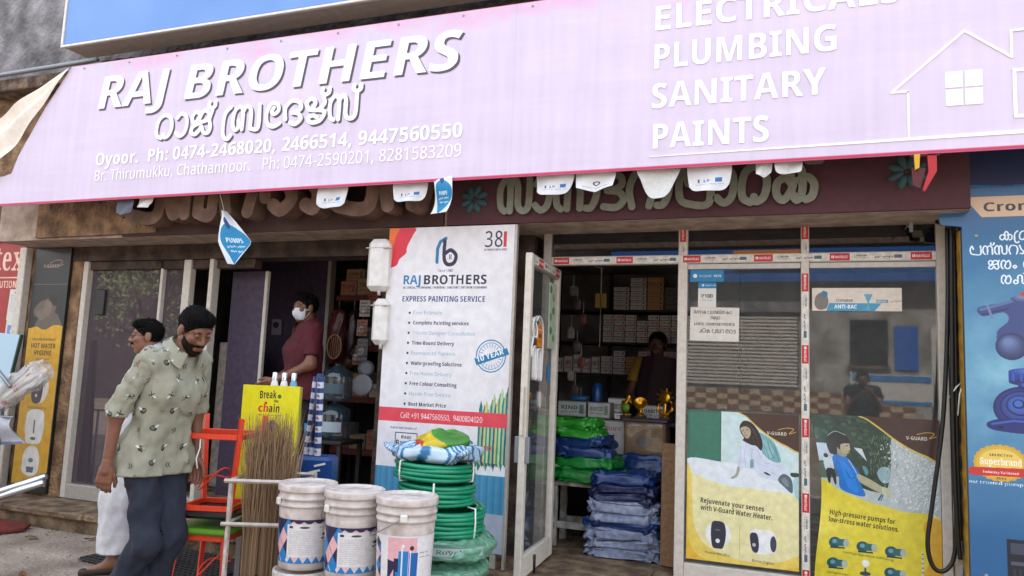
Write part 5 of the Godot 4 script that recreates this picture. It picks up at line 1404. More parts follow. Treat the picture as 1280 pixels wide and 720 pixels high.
func glass_posters() -> void:
	# bathroom water heater poster
	var p := Pad.new(512, 710, Color(.80, .82, .84), self)
	p.rect(0, 0, 512, 330, Color(.74, .82, .82)); p.rect(0, 0, 160, 240, Color(.12, .36, .30)); p.rect(8, 8, 146, 226, Color(.16, .42, .35))
	p.blob([0, 236, 160, 240, 300, 250, 512, 300, 512, 400, 0, 340], Color(.82, .85, .87))
	# woman leaning over a basin
	var w := func(flat: Array, c: Color) -> void: p.poly(smooth(p.pts(flat, .584, .578, 0, -25), true), c)
	var wl := func(flat: Array, wd: float, c: Color) -> void: p.line(smooth(p.pts(flat, .584, .578, 0, -25)), wd, c)
	w.call([450, 290, 520, 280, 600, 330, 680, 400, 745, 430, 790, 520, 740, 580, 600, 560, 520, 500, 410, 490, 415, 400, 430, 320], Color(.77, .80, .86))
	w.call([570, 205, 640, 232, 700, 290, 742, 420, 680, 425, 620, 385, 592, 340], Color(.42, .62, .64)); w.call([600, 260, 650, 280, 690, 350, 660, 400, 620, 350], Color(.52, .70, .72))
	for k in [[640, 270, 660, 340, 690, 400], [610, 300, 640, 360, 650, 410], [690, 300, 712, 370, 725, 415]]: wl.call(k, 3, Color(.26, .44, .48))
	w.call([420, 160, 450, 112, 505, 118, 560, 175, 590, 240, 602, 300, 588, 345, 552, 310, 515, 305, 470, 285, 445, 270, 455, 250, 430, 210], Color(.13, .12, .13))
	w.call([428, 172, 470, 155, 505, 180, 505, 225, 485, 255, 462, 245, 436, 205], Color(.66, .60, .50)); wl.call([440, 196, 455, 188], 3, Color(.16, .12, .1)); wl.call([474, 186, 490, 182], 3, Color(.16, .12, .1)); wl.call([464, 200, 460, 215, 468, 218], 2, Color(.45, .38, .30)); wl.call([462, 230, 482, 226], 3, Color(.52, .26, .24))
	for k in [[500, 150, 545, 215, 575, 300], [470, 130, 530, 180, 560, 250], [520, 240, 540, 290]]: wl.call(k, 3, Color(.24, .22, .22))
	for k in [[430, 320, 425, 420, 420, 480], [470, 310, 460, 400, 470, 480], [520, 330, 515, 420, 540, 490], [560, 340, 600, 420, 640, 450], [500, 380, 560, 440, 640, 480], [640, 440, 700, 460, 750, 470], [600, 480, 680, 520, 740, 540]]: wl.call(k, 2, Color(.62, .67, .74))
	w.call([505, 430, 530, 420, 532, 480, 508, 490], Color(.44, .58, .62)); w.call([405, 490, 425, 500, 410, 560, 372, 590, 350, 585, 390, 550], Color(.60, .60, .56))
	w.call([610, 515, 640, 520, 665, 540, 630, 535], Color(.2, .22, .24)); w.call([720, 570, 762, 518, 822, 560, 828, 665, 770, 625], Color(.30, .38, .40)); w.call([745, 570, 775, 545, 800, 590, 790, 620], Color(.44, .50, .52)); w.call([820, 505, 880, 508, 880, 538, 822, 534], Color(.12, .22, .24)); w.call([835, 560, 900, 545, 900, 720, 850, 690], Color(.62, .76, .78))
	p.poly(smooth(p.pts([400, 40, 470, 80, 560, 165, 660, 240, 770, 298, 900, 328, 900, 0, 400, 0], .584, .578, 0, -25), true), Color(.78, .68, .30)); p.poly(smooth(p.pts([412, 36, 480, 76, 570, 158, 668, 230, 775, 286, 905, 316, 905, -20, 412, -20], .584, .578, 0, -25), true), Color(.24, .16, .14))
	p.text("V-GUARD", 370, 98, 16, Color(.80, .76, .70), "bold", 88); p.line(smooth(p.pts([420, 72, 460, 62, 490, 66, 470, 88, 500, 78])), 3, Color(.78, .62, .3))
	# cream and yellow lower part
	p.blob([-10, 290, 80, 322, 200, 352, 340, 356, 520, 404, 520, 720, -10, 720, -10, 290], Color(.86, .83, .62))
	p.blob([-10, 284, 20, 300, 26, 420, 40, 560, 110, 650, 260, 690, 420, 680, 520, 640, 520, 720, -10, 720], Color(.86, .76, .36))
	p.blob([-10, 300, 8, 420, 10, 600, 60, 690, 200, 716, 420, 712, 520, 690, 520, 720, -10, 720], Color(.84, .68, .22))
	p.text("Rejuvenate your senses", 66, 440, 23, Color(.12, .10, .10), "bold", 292, .055); p.text("with V-Guard Water Heater.", 66, 474, 23, Color(.12, .10, .10), "bold", 330, .055)
	p.oval(150, 580, 60, 58, Color(.88, .88, .86)); p.blob([122, 528, 150, 520, 178, 530, 186, 580, 174, 640, 150, 648, 124, 640, 116, 580], Color(.16, .18, .24)); p.oval(148, 612, 10, 10, Color(.85, .86, .88)); p.rect(136, 560, 24, 3, Color(.5, .5, .5)); p.rect(248, 530, 2, 140, Color(.70, .62, .3))
	p.blob([300, 550, 330, 540, 400, 548, 412, 600, 396, 640, 330, 650, 296, 610], Color(.88, .88, .88)); p.blob([296, 566, 326, 560, 336, 610, 328, 646, 304, 634], Color(.18, .19, .26)); p.oval(400, 600, 14, 36, Color(.22, .24, .30)); p.oval(314, 612, 8, 8, Color(.7, .7, .7))
	p.text("Pebble Metallica", 92, 676, 12, Color(.25, .18, .05), "sans", 112, .04); p.text("Rhino Digital", 306, 690, 12, Color(.25, .18, .05), "sans", 96, .04)
	p.speckle(8, .07, .05)
	one("heater_poster", panel(.688, .955, .002), pic(p.im, .35, .25), "poster of a woman by a basin above two water heaters on the glass", "poster", Vector3(-.331, .768, .001))
	# pump poster with a boy spraying water, its left edge curled
	var q := Pad.new(512, 760, Color(.78, .80, .62), self)
	q.rect(0, 0, 512, 380, Color(.12, .22, .18))
	var pr := RandomNumberGenerator.new(); pr.seed = 3
	for k in 420:
		var a := pr.randf() * 512.0; var b := pr.randf() * 300.0
		q.oval(a, b, 12, 9, Color(.10, .18, .14).lerp(Color(.24, .34, .26), float((k * 31) % 17) / 17.0))
	var z := func(flat: Array, c: Color) -> void: q.poly(smooth(q.pts(flat, .57, .643, -23, -19), true), c)
	var zl := func(flat: Array, wd: float, c: Color) -> void: q.line(smooth(q.pts(flat, .57, .643, -23, -19)), wd, c)
	q.poly(q.pts([20, 235, 130, 238, 170, 350, 20, 368], .57, .643, -23, -19), Color(.66, .72, .76)); q.poly(q.pts([320, 258, 380, 264, 408, 352], .57, .643, -23, -19), Color(.74, .78, .80)); z.call([20, 440, 200, 470, 420, 560, 900, 600, 900, 720, 20, 720], Color(.66, .70, .68)); z.call([20, 380, 150, 390, 180, 470, 20, 480], Color(.30, .40, .32))
	z.call([480, 420, 520, 385, 580, 395, 585, 470, 530, 500, 490, 470], Color(.52, .64, .66)); z.call([370, 390, 400, 395, 412, 430, 390, 450], Color(.30, .52, .56))
	z.call([600, 190, 640, 190, 760, 270, 900, 310, 960, 420, 960, 740, 780, 660, 560, 590, 580, 420], Color(.66, .70, .70))
	for k in 3200:
		var a := 500.0 - pr.randf() * pr.randf() * 230.0; var b := 90.0 + pr.randf() * 340.0
		var sz := pr.randf_range(.8, 3.2)
		if b > 100 + (500 - a) * .05 and b < 440 - (500 - a) * .25: q.oval(a, b, sz, sz * 1.8, Color(.54, .60, .60).lerp(Color(.84, .86, .86), pr.randf()), .5)
	for k in 70:
		var a := pr.randf_range(220, 340); var b := pr.randf_range(80, 260)
		q.line([Vector2(a, b), Vector2(a + pr.randf_range(-6, 6), b + pr.randf_range(8, 26))], 1.6, Color(.42, .52, .46))
	z.call([75, 345, 100, 328, 140, 345, 150, 400, 140, 430, 84, 430], Color(.70, .76, .78)); z.call([88, 425, 150, 425, 160, 520, 145, 525, 125, 460, 110, 530, 98, 525], Color(.16, .18, .20)); q.oval(33, 190, 10, 10, Color(.12, .1, .1))
	z.call([150, 330, 240, 318, 330, 420, 352, 470, 345, 510, 376, 602, 200, 566, 180, 480, 158, 400], Color(.08, .42, .72)); z.call([200, 360, 250, 380, 300, 470, 330, 570, 260, 560, 220, 460], Color(.10, .48, .80)); zl.call([270, 350, 320, 440], 4, Color(.60, .72, .84)); zl.call([240, 430, 270, 480, 300, 470], 3, Color(.05, .28, .52))
	z.call([325, 445, 420, 478, 520, 528, 575, 548, 562, 592, 510, 575, 400, 532, 335, 495], Color(.62, .62, .50)); z.call([510, 525, 570, 540, 578, 570, 550, 590, 515, 575], Color(.70, .70, .60))
	z.call([190, 255, 225, 245, 262, 318, 215, 325, 185, 300], Color(.56, .54, .44)); z.call([222, 240, 282, 226, 292, 262, 278, 300, 240, 308, 224, 280], Color(.64, .60, .50)); zl.call([262, 252, 278, 248], 3, Color(.15, .13, .12)); zl.call([272, 290, 284, 286], 3, Color(.42, .28, .24)); zl.call([285, 252, 294, 268], 2, Color(.46, .42, .34))
	z.call([120, 230, 146, 160, 215, 138, 278, 172, 294, 225, 258, 232, 225, 242, 214, 280, 195, 262, 185, 305, 140, 312, 122, 275], Color(.10, .11, .11)); zl.call([140, 180, 200, 148, 270, 172], 4, Color(.52, .56, .54))
	zl.call([480, 620, 505, 580], 7, Color(.10, .34, .50)); zl.call([498, 622, 516, 584], 4, Color(.10, .3, .46))
	q.poly(smooth(q.pts([370, 20, 440, 55, 530, 120, 620, 190, 720, 248, 830, 292, 960, 312, 960, -60, 370, -60], .57, .643, -23, -19), true), Color(.78, .68, .30)); q.poly(smooth(q.pts([384, 14, 452, 50, 542, 114, 632, 182, 732, 240, 840, 282, 965, 300, 965, -70, 384, -70], .57, .643, -23, -19), true), Color(.24, .16, .14))
	q.text("V-GUARD", 380, 96, 16, Color(.80, .76, .70), "bold", 84); q.line(smooth(q.pts([424, 70, 462, 60, 492, 64, 472, 86, 500, 76])), 3, Color(.78, .62, .3))
	q.blob([-10, 330, 80, 350, 200, 390, 340, 420, 520, 460, 520, 780, -10, 780], Color(.82, .76, .22)); q.blob([520, 470, 440, 470, 460, 640, 380, 780, 520, 780], Color(.80, .62, .16))
	q.text("High-pressure pumps for", 40, 462, 22, Color(.10, .12, .06), "bold", 282, .07); q.text("low-stress water solutions.", 38, 494, 22, Color(.10, .12, .06), "bold", 300, .07)
	for k in 6:
		var x := 90.0 + (k % 3) * 118; var y := 585.0 + (k / 3) * 94 + (k % 3) * 10
		if k == 4:
			q.oval(x, y - 20, 16, 16, Color(.86, .86, .84)); q.rect(x - 4, y, 8, 24, Color(.2, .3, .34)); q.oval(x, y + 26, 22, 10, Color(.18, .26, .30))
			continue
		q.oval(x - 16, y, 26, 24, Color(.10, .30, .34)); q.rect(x - 10, y - 16, 44, 32, Color(.16, .38, .40)); q.oval(x + 32, y, 12, 18, Color(.62, .66, .62)); q.rect(x - 34, y + 20, 62, 7, Color(.08, .2, .24)); q.oval(x - 18, y - 4, 10, 10, Color(.40, .58, .60))
	q.text("Centrifugal Regenerative (Self Priming)", 112, 632, 10, Color(.2, .2, .05), "sans", 210, .07); q.text("Centrifugal Monobloc", 50, 728, 10, Color(.2, .2, .05), "sans", 90, .07); q.text("Pressure Booster", 178, 742, 10, Color(.2, .2, .05), "sans", 86, .07); q.text("Submersible", 298, 752, 10, Color(.2, .2, .05), "sans", 64, .07)
	q.rect(432, 590, 7, 170, Color(.82, .80, .70))
	for k in 8: q.rect(432, 600 + k * 20, 7, 4, Color(.25, .25, .22))
	q.speckle(14, .08, .05)
	var g := func(u: float, v: float) -> Vector3:
		var x0 := .10 + .03 * sin(v * 5.0 - .6) + .03 * v
		return Vector3(lerpf(x0, .797, u), lerpf(1.262, .268, v), .003 + .05 * pow(1.0 - u, 4.0) * (.4 + .6 * sin(v * 6.0) ** 2))
	one("pump_poster", MB.new(true).sheet(24, 30, g).sheet(24, 30, func(u, v): return g.call(1.0 - u, v) + Vector3(0, 0, -.0015)).done(), pic(q.im, .35, .25), "poster of a boy hosing water above six small pumps, its edge curled", "poster")
	# long sticker
	var s := Pad.new(512, 148, Color(.80, .76, .70), self)
	s.poly(s.pts([100, 98, 400, 98, 360, 148, 84, 148]), Color(.25, .55, .68)); s.text("ANTI-BAC", 130, 132, 24, Color(.92, .93, .93), "bold", 130); s.text("Crompton", 140, 88, 18, Color(.25, .24, .24), "bold", 96)
	s.blob([20, 60, 50, 30, 80, 40, 96, 80, 84, 130, 40, 140, 16, 110], Color(.45, .42, .40)); s.blob([60, 20, 90, 30, 84, 70, 60, 60], Color(.25, .45, .52)); s.poly(s.pts([300, 40, 350, 40, 330, 90, 334, 140, 316, 140, 320, 90]), Color(.35, .60, .68)); s.rect(370, 76, 66, 18, Color(.30, .48, .58)); s.text("ANTI DUST", 374, 90, 9, Color(.85, .88, .9), "bold", 56); s.scribble(452, 92, 40, 14, Color(.55, .52, .48), 5)
	s.speckle(15, .05)
	one("fan_sticker", panel(.515, .146, .002), pic(s.im, .5), "long cream sticker with blue band across the right pane", "sticker", Vector3(.352, 1.985, .001))
	var c := Pad.new(128, 48, Color(.10, .45, .62), self)
	c.oval(18, 24, 8, 8, Color(.8, .86, .9)); c.text("Accepted", 34, 29, 10, Color(.8, .86, .9), "sans", 46); c.text("HERE", 90, 29, 9, Color(.8, .86, .9), "bold", 28)
	one("blue_sticker", panel(.218, .082, .002), pic(c.im, .5), "small blue payment sticker at the top of the left pane", "sticker", Vector3(-.562, 2.142, .001))
	var r := Pad.new(96, 130, Color(.80, .79, .75), self)
	r.rect(0, 0, 96, 30, Color(.10, .45, .62)); r.oval(26, 14, 6, 6, Color(.8, .86, .9)); r.scribble(40, 20, 40, 9, Color(.8, .86, .9), 2)
	r.text("100", 34, 80, 20, Color(.14, .13, .16), "bold", 44); r.line(r.pts([16, 62, 32, 62]), 2, Color(.14, .13, .16)); r.line(r.pts([16, 68, 32, 68]), 2, Color(.14, .13, .16)); r.line(r.pts([22, 62, 29, 66, 26, 73, 18, 73, 28, 83]), 2, Color(.14, .13, .16)); r.scribble(20, 96, 56, 7, Color(.4, .4, .42), 6)
	one("price_sticker", panel(.118, .168, .002), pic(r.im, .5), "small white sticker reading 100 below the blue sticker", "sticker", Vector3(-.56, 2.012, .001))
	var n := Pad.new(256, 184, Color(.80, .78, .74), self)
	var ink := Color(.22, .21, .22)
	n.script(["sa", "na", "rra", "ka", .3, "pa", "ra", "na", "ba", "i", "la", .2, "ka", "ra"], 18, 36, 16, 2.2, ink); n.script(["na", "ba", "ra"], 108, 66, 16, 2.2, ink); n.text("LANTA : SOUKYABTPVDNTA", 22, 100, 15, ink, "bold", 212); n.script(["bha", "i", "ka", .4, "pa", "sa", "rra", .4, "na", "ra", "ta" if glyphs.has("ta") else "tta"], 52, 140, 20, 2.6, ink)
	n.rect(0, 0, 256, 2, Color(.6, .58, .55)); n.speckle(16, .06)
	one("notice_sheet", panel(.316, .226, .002), pic(n.im, .8), "white notice with hand-lettered lines taped on the left pane", "paper", Vector3(-.511, 1.817, .001), eul(0, 0, -.6))

func carton_tex(base: Color, word: String, ink: Color, sd: int) -> StandardMaterial3D:
	var p := Pad.new(128, 64, base, self)
	p.text(word, 14, 34, 16, ink, "bold", 76); p.scribble(14, 50, 80, 8, ink.lerp(base, .3), sd); p.rect(98, 12, 20, 40, ink.lerp(base, .45)); p.rect(0, 0, 128, 3, base.darkened(.25)); p.rect(0, 61, 128, 3, base.darkened(.25))
	p.speckle(sd, .10)
	return pic(p.im, .6)

func carton(at: Vector3, s: Vector3, m: Material, label: String, group: String, turn := 0.0) -> void:
	var c := thing("carton", label, "carton", at, turn, group)
	part(c, "box", box(s, .003, Vector3(0, s.y / 2, 0)), tx.card_white)
	part(c, "front_print", panel(s.x - .006, s.y - .006, .0015), m, Vector3(0, s.y / 2, s.z / 2))

func interior() -> void:
	var kinds := [carton_tex(Color(.86, .84, .82), "ORBIT", Color(.25, .24, .30), 1), carton_tex(Color(.83, .79, .77), "LUMO", Color(.50, .15, .16), 2), carton_tex(Color(.80, .60, .38), "HAVE", Color(.30, .12, .08), 3), carton_tex(Color(.25, .24, .24), "BLACK", Color(.60, .56, .5), 4)]
	# wall shelf
	var sh := thing("wall_shelf", "dark wall shelf crammed with small cartons at the back of the shop", "shelf", Vector3(-1.4, .16, -2.8))
	for y in [2.13, 1.79, 1.46, 1.10]: part(sh, "shelf_board", wbox(-2.50, -.55, y, y + .02, -3.0, -2.58), tx.dark_wood, -sh.position)
	for x in [-2.50, -1.92, -1.12, -.55]: part(sh, "upright", wbox(x - .012, x + .012, .16, 2.60, -3.02, -2.98), tx.dark_wood, -sh.position)
	var g := "cartons on the back wall shelf"
	for col in 4:
		var k: int = [0, 0, 2, 3][col]
		var n: int = [5, 7, 7, 5][col]
		for r in n: carton(Vector3(-1.71 + col * .176, 2.151 + r * .048, -2.68 + .006 * ((r * 5 + col) % 3)), Vector3(.165, .047, .16), kinds[k], ["thin white carton in the tall stacks on the top shelf", "thin white carton in the tall stacks on the top shelf", "thin tan carton stacked on the top shelf", "thin black carton stacked on the top shelf"][col], g)
	for col in 7:
		for r in (5 if col != 3 else 4): carton(Vector3(-1.84 + col * .118, 1.811 + r * .058, -2.66 + .008 * ((r + col) % 3)), Vector3(.113, .056, .14), kinds[(col + r) % 2], "small pale carton stacked on the middle shelf behind the woman", g)
	for col in 6:
		for r in (3 + (col % 2)): carton(Vector3(-1.85 + col * .13, 1.481 + r * .062, -2.66), Vector3(.122, .060, .14), kinds[[1, 0, 2, 1, 0, 1][col]], "small carton stacked on the lower shelf behind the woman", g)
	for col in 5: carton(Vector3(-2.38 + col * .10, 1.481, -2.70), Vector3(.09, .16 + .02 * (col % 3), .12), kinds[col % 2], "upright carton at the dim end of the lower shelf", g)
	# dangling stock on the left of the doorway
	for k in 9:
		var h := thing("hanging_packet", "small packet hanging from a cord behind the glass door", "packet", Vector3(-1.92 + .05 * (k % 3), 2.22 - .13 * k, -1.5 + .03 * (k % 2)), 0, "packets hanging behind the glass door")
		part(h, "pouch", pillow(Vector3(.07, .10, .025), .6, .006, 40 + k, 14.0, 14), [tx.card_white, mat(Color(.35, .30, .30), .4), mat(Color(.45, .25, .22), .4)][k % 3])
		part(h, "cord", MB.new().tube([Vector3(0, .04, 0), Vector3(.0, .16, 0)], .002, 4).done(), tx.strap)
	var tg := thing("yellow_packet", "small yellow double packet hanging on a white cord", "packet", Vector3(-1.66, 2.13, -1.5))
	for s in [-1, 1]: part(tg, "pouch", box(Vector3(.05, .13, .015), .004), mat(Color(.66, .55, .30), .6), Vector3(.028 * s, 0, 0))
	part(tg, "cord", MB.new(true).tube([Vector3(0, .06, 0), Vector3(.0, .30, 0), Vector3(-.06, .31, .01)], .004, 6).done(), tx.strap); part(tg, "cord", MB.new(true).tube([Vector3(.0, -.06, 0), Vector3(.0, -.42, 0)], .003, 6).done(), tx.strap)
	# counter
	var c := thing("counter", "wooden shop counter behind the stacked tarpaulins", "counter", Vector3(-1.3, .16, -1.5))
	part(c, "top", wbox(-2.35, -.80, 1.06, 1.095, -1.75, -1.10, .004), tx.dark_wood, -c.position); part(c, "front", wbox(-2.32, -.84, .162, 1.058, -1.70, -1.62), tx.dark_wood, -c.position)
	var whitebox := carton_tex(Color(.74, .75, .72), "KIND", Color(.25, .27, .30), 5); var wb2 := carton_tex(Color(.76, .76, .74), "BREEZE", Color(.30, .42, .30), 6)
	carton(Vector3(-1.80, 1.097, -1.25), Vector3(.25, .13, .2), whitebox, "white carton with dark logo on the counter end", "cartons on the counter")
	carton(Vector3(-1.56, 1.097, -1.22), Vector3(.19, .13, .18), wb2, "white carton with green lid band on the counter", "cartons on the counter")
	carton(Vector3(-1.44, 1.097, -1.36), Vector3(.16, .17, .14), kinds[0], "taller white carton behind the green banded one", "cartons on the counter")
	carton(Vector3(-1.36, 1.097, -1.18), Vector3(.13, .05, .1), kinds[0], "flat white carton beside the first trophy", "cartons on the counter")
	carton(Vector3(-1.15, 1.097, -1.45), Vector3(.20, .12, .12), kinds[0], "white carton behind the trophies", "cartons on the counter")
	one("blue_tin", MB.new(true).lathe([Vector2(0, 0), Vector2(.04, 0), Vector2(.042, .01), Vector2(.042, .12), Vector2(.03, .135), Vector2(.025, .16), Vector2(0, .16)], 18).done(), mat(Color(.05, .26, .50), .35), "blue cap bottle standing between the white cartons", "bottle", Vector3(-1.60, 1.229, -1.22))
	one("folded_packet", pillow(Vector3(.16, .05, .12), .5, .004, 4, 8.0, 16), mat(Color(.07, .33, .52), .4), "blue folded packet lying on the white carton", "packet", Vector3(-1.76, 1.250, -1.25))
	# trophies
	for k in 3:
		var t := thing("trophy", ["gold figure trophy with a green disc on the counter", "gold trophy with a sideways dish on the counter", "tall gold trophy with a spiked round wreath on the counter"][k], "trophy", Vector3([-1.33, -1.21, -1.01][k], 1.097, -1.15))
		var hh: float = [.20, .17, .27][k]
		part(t, "base", box(Vector3(.09, .04, .07), .004, Vector3(0, .02, 0)), tx.gold_dark)
		part(t, "stem", MB.new(true).lathe([Vector2(.035, .04), Vector2(.03, .055), Vector2(.012, .07), Vector2(.018, hh * .5), Vector2(.012, hh * .62)], 16).done(), tx.gold)
		if k == 2:
			part(t, "wreath", MB.new(true).lathe([Vector2(.0, .008), Vector2(.04, .012), Vector2(.055, .0), Vector2(.04, -.01), Vector2(0, -.008)], 24).done(), tx.gold, Vector3(0, .20, .005), eul(82, -20, 0))
			for s in 9: part(t, "spike", MB.new().tube([Vector3(cos(TAU * s / 9) * .05, .20 + sin(TAU * s / 9) * .05, 0), Vector3(cos(TAU * s / 9) * .075, .20 + sin(TAU * s / 9) * .075, 0)], [.010, .003], 6).done(), tx.gold)
			for s in [-1, 1]: part(t, "wing", MB.new(true).tube([Vector3(.02 * s, .06, 0), Vector3(.06 * s, .10, 0), Vector3(.05 * s, .15, 0)], [.012, .014, .006], 8).done(), tx.gold)
		elif k == 0:
			part(t, "disc", MB.new(true).lathe([Vector2(0, .006), Vector2(.032, .004), Vector2(.034, 0), Vector2(0, -.004)], 20).done(), mat(Color(.40, .58, .16), .4), Vector3(0, .10, .03), eul(85, 0, 0))
			part(t, "figure", Net.new().add([cap(Vector3(-.02, .10, 0), Vector3(.02, .19, 0), .022, .018), cap(Vector3(.02, .19, 0), Vector3(.04, .14, 0), .014, .010), cap(Vector3(-.03, .08, 0), Vector3(-.035, .15, 0), .014, .009)], .006, .02).done(), tx.gold)
		else: part(t, "dish", MB.new(true).lathe([Vector2(0, -.01), Vector2(.03, .0), Vector2(.055, .03), Vector2(.050, .03), Vector2(.028, .006), Vector2(0, 0)], 24).done(), tx.gold, Vector3(0, .13, .01), eul(60, 30, 20))
	# pictured white carton and wrapped brown carton under the counter front
	var pp := Pad.new(200, 230, Color(.74, .73, .72), self)
	pp.text("Point", 90, 48, 24, Color(.65, .18, .20), "sans", 92); pp.rect(20, 24, 44, 34, Color(.6, .25, .22)); pp.blob([60, 110, 90, 90, 100, 120, 150, 100, 170, 130, 140, 150, 90, 150, 100, 190, 60, 200, 50, 150], Color(.14, .24, .40)); pp.speckle(4, .06)
	var pc := thing("pump_carton", "white carton printed with a blue pump behind the tarpaulin stack", "carton", Vector3(-1.46, .60, -1.10)); part(pc, "box", box(Vector3(.30, .50, .2), .004, Vector3(0, .24, -.02)), tx.card_white); part(pc, "front_print", panel(.29, .34, .002), pic(pp.im, .6), Vector3(0, .31, .081))
	part(pc, "plinth", box(Vector3(.28, .435, .18)), tx.dark_wood, Vector3(0, -.225, -.02))
	var bc := thing("wrapped_carton", "brown carton wrapped in crumpled clear film beside the pump carton", "carton", Vector3(-1.135, .72, -1.06)); part(bc, "box", box(Vector3(.33, .38, .24), .012, Vector3(0, .19, 0)), tx.kraft)
	part(bc, "film", pillow(Vector3(.345, .36, .26), .22, .006, 88, 14.0, 40), glass(Color(.7, .62, .5), .15), Vector3(0, .20, 0)); part(bc, "flap", box(Vector3(.36, .02, .27), .004), mat(Color(.25, .24, .32), .5), Vector3(0, .39, 0)); part(bc, "emblem", MB.new().slab(oval2(.07, .05), 0, .002).done(), mat(Color(.22, .22, .24), .6), Vector3(0, .22, .122)); part(bc, "plinth", box(Vector3(.30, .555, .2)), tx.dark_wood, Vector3(0, -.28, 0))
	one("leaning_board", box(Vector3(.13, .83, .04), .004), tx.card, "plain brown board standing upright beside the doorway post", "board", Vector3(-.82, .578, -.28), eul(-3, -12, 1))
	# white bench with folded tarpaulins
	var b := thing("white_bench", "low white wooden bench carrying folded tarpaulins", "bench", Vector3(-1.52, .16, -.62))
	part(b, "seat", box(Vector3(.52, .035, .34), .004), tx.bench, Vector3(0, .47, 0))
	for sx in [-1, 1]:
		for sz in [-1, 1]: part(b, "leg", box(Vector3(.05, .45, .05), .005), tx.bench, Vector3(sx * .21, .2255, sz * .13))
	for sz in [-1, 1]: part(b, "stretcher", box(Vector3(.37, .05, .025), .003), tx.bench, Vector3(0, .16, sz * .13))
	var yy := .648
	var fold := [[Vector3(.58, .11, .40), tx.tarp_green, "wide green tarpaulin bundle at the bottom of the bench pile"], [Vector3(.50, .08, .38), tx.tarp_green, "second green tarpaulin bundle under the blue ones"], [Vector3(.44, .085, .34), tx.tarp_blue, "lower folded blue tarpaulin between green ones"], [Vector3(.42, .075, .32), tx.tarp_blue, "upper folded blue tarpaulin between green ones"], [Vector3(.38, .075, .30), tx.tarp_bright, "folded bright green tarpaulin near the top of the bench pile"], [Vector3(.34, .07, .28), tx.tarp_bright, "topmost bright green tarpaulin on the bench pile"]]
	for k in fold.size():
		var s: Vector3 = fold[k][0]
		one("folded_tarpaulin", pillow(s, .30, .016, 100 + k, 16.0, 72, 3.0), fold[k][1], fold[k][2], "tarpaulin", Vector3([-1.47, -1.50, -1.52, -1.55, -1.57, -1.59][k], yy + s.y / 2, -.60), eul(0, [4, -5, 6, -8, 3, -4][k], [-3, 2, -4, 3, -2, 2][k]))
		yy += s.y * .93
	yy = .165
	var n := 9
	for k in n:
		var s := Vector3(.55 - .012 * k + .02 * (k % 2), .060 + .008 * (k % 3), .42)
		var m: Material = tx.tarp_wrapped if k < 3 else tx.tarp_blue if k in [3, 8] else tx.tarp_wrapped if k in [4, 5] else tx.tarp_deep
		one("wrapped_tarpaulin", pillow(s, .22, .017, 130 + k, 15.0, 80, 2.5), m, "%s, %s in the floor stack" % [["cloudy wrapped tarpaulin", "deep blue folded tarpaulin", "bright blue tarpaulin"][0 if m == tx.tarp_wrapped else 1 if m == tx.tarp_deep else 2], ["lowest", "second from the floor", "third from the floor", "fourth from the floor", "fifth from the floor", "fourth from the top", "third from the top", "second from the top", "topmost"][k]], "tarpaulin", Vector3(-1.17 + .012 * sin(k * 2.0), yy + s.y / 2, -.50), eul(0, 3.0 * sin(k * 1.7), 0), "tarpaulins stacked on the floor")
		yy += s.y * .95
	one("propped_tarpaulin", pillow(Vector3(.44, .30, .10), .3, .016, 160, 13.0, 64), tx.tarp_blue, "blue tarpaulin propped against the cartons at the back of the stack", "tarpaulin", Vector3(-1.12, .695, -.80), eul(-18, 0, 0))

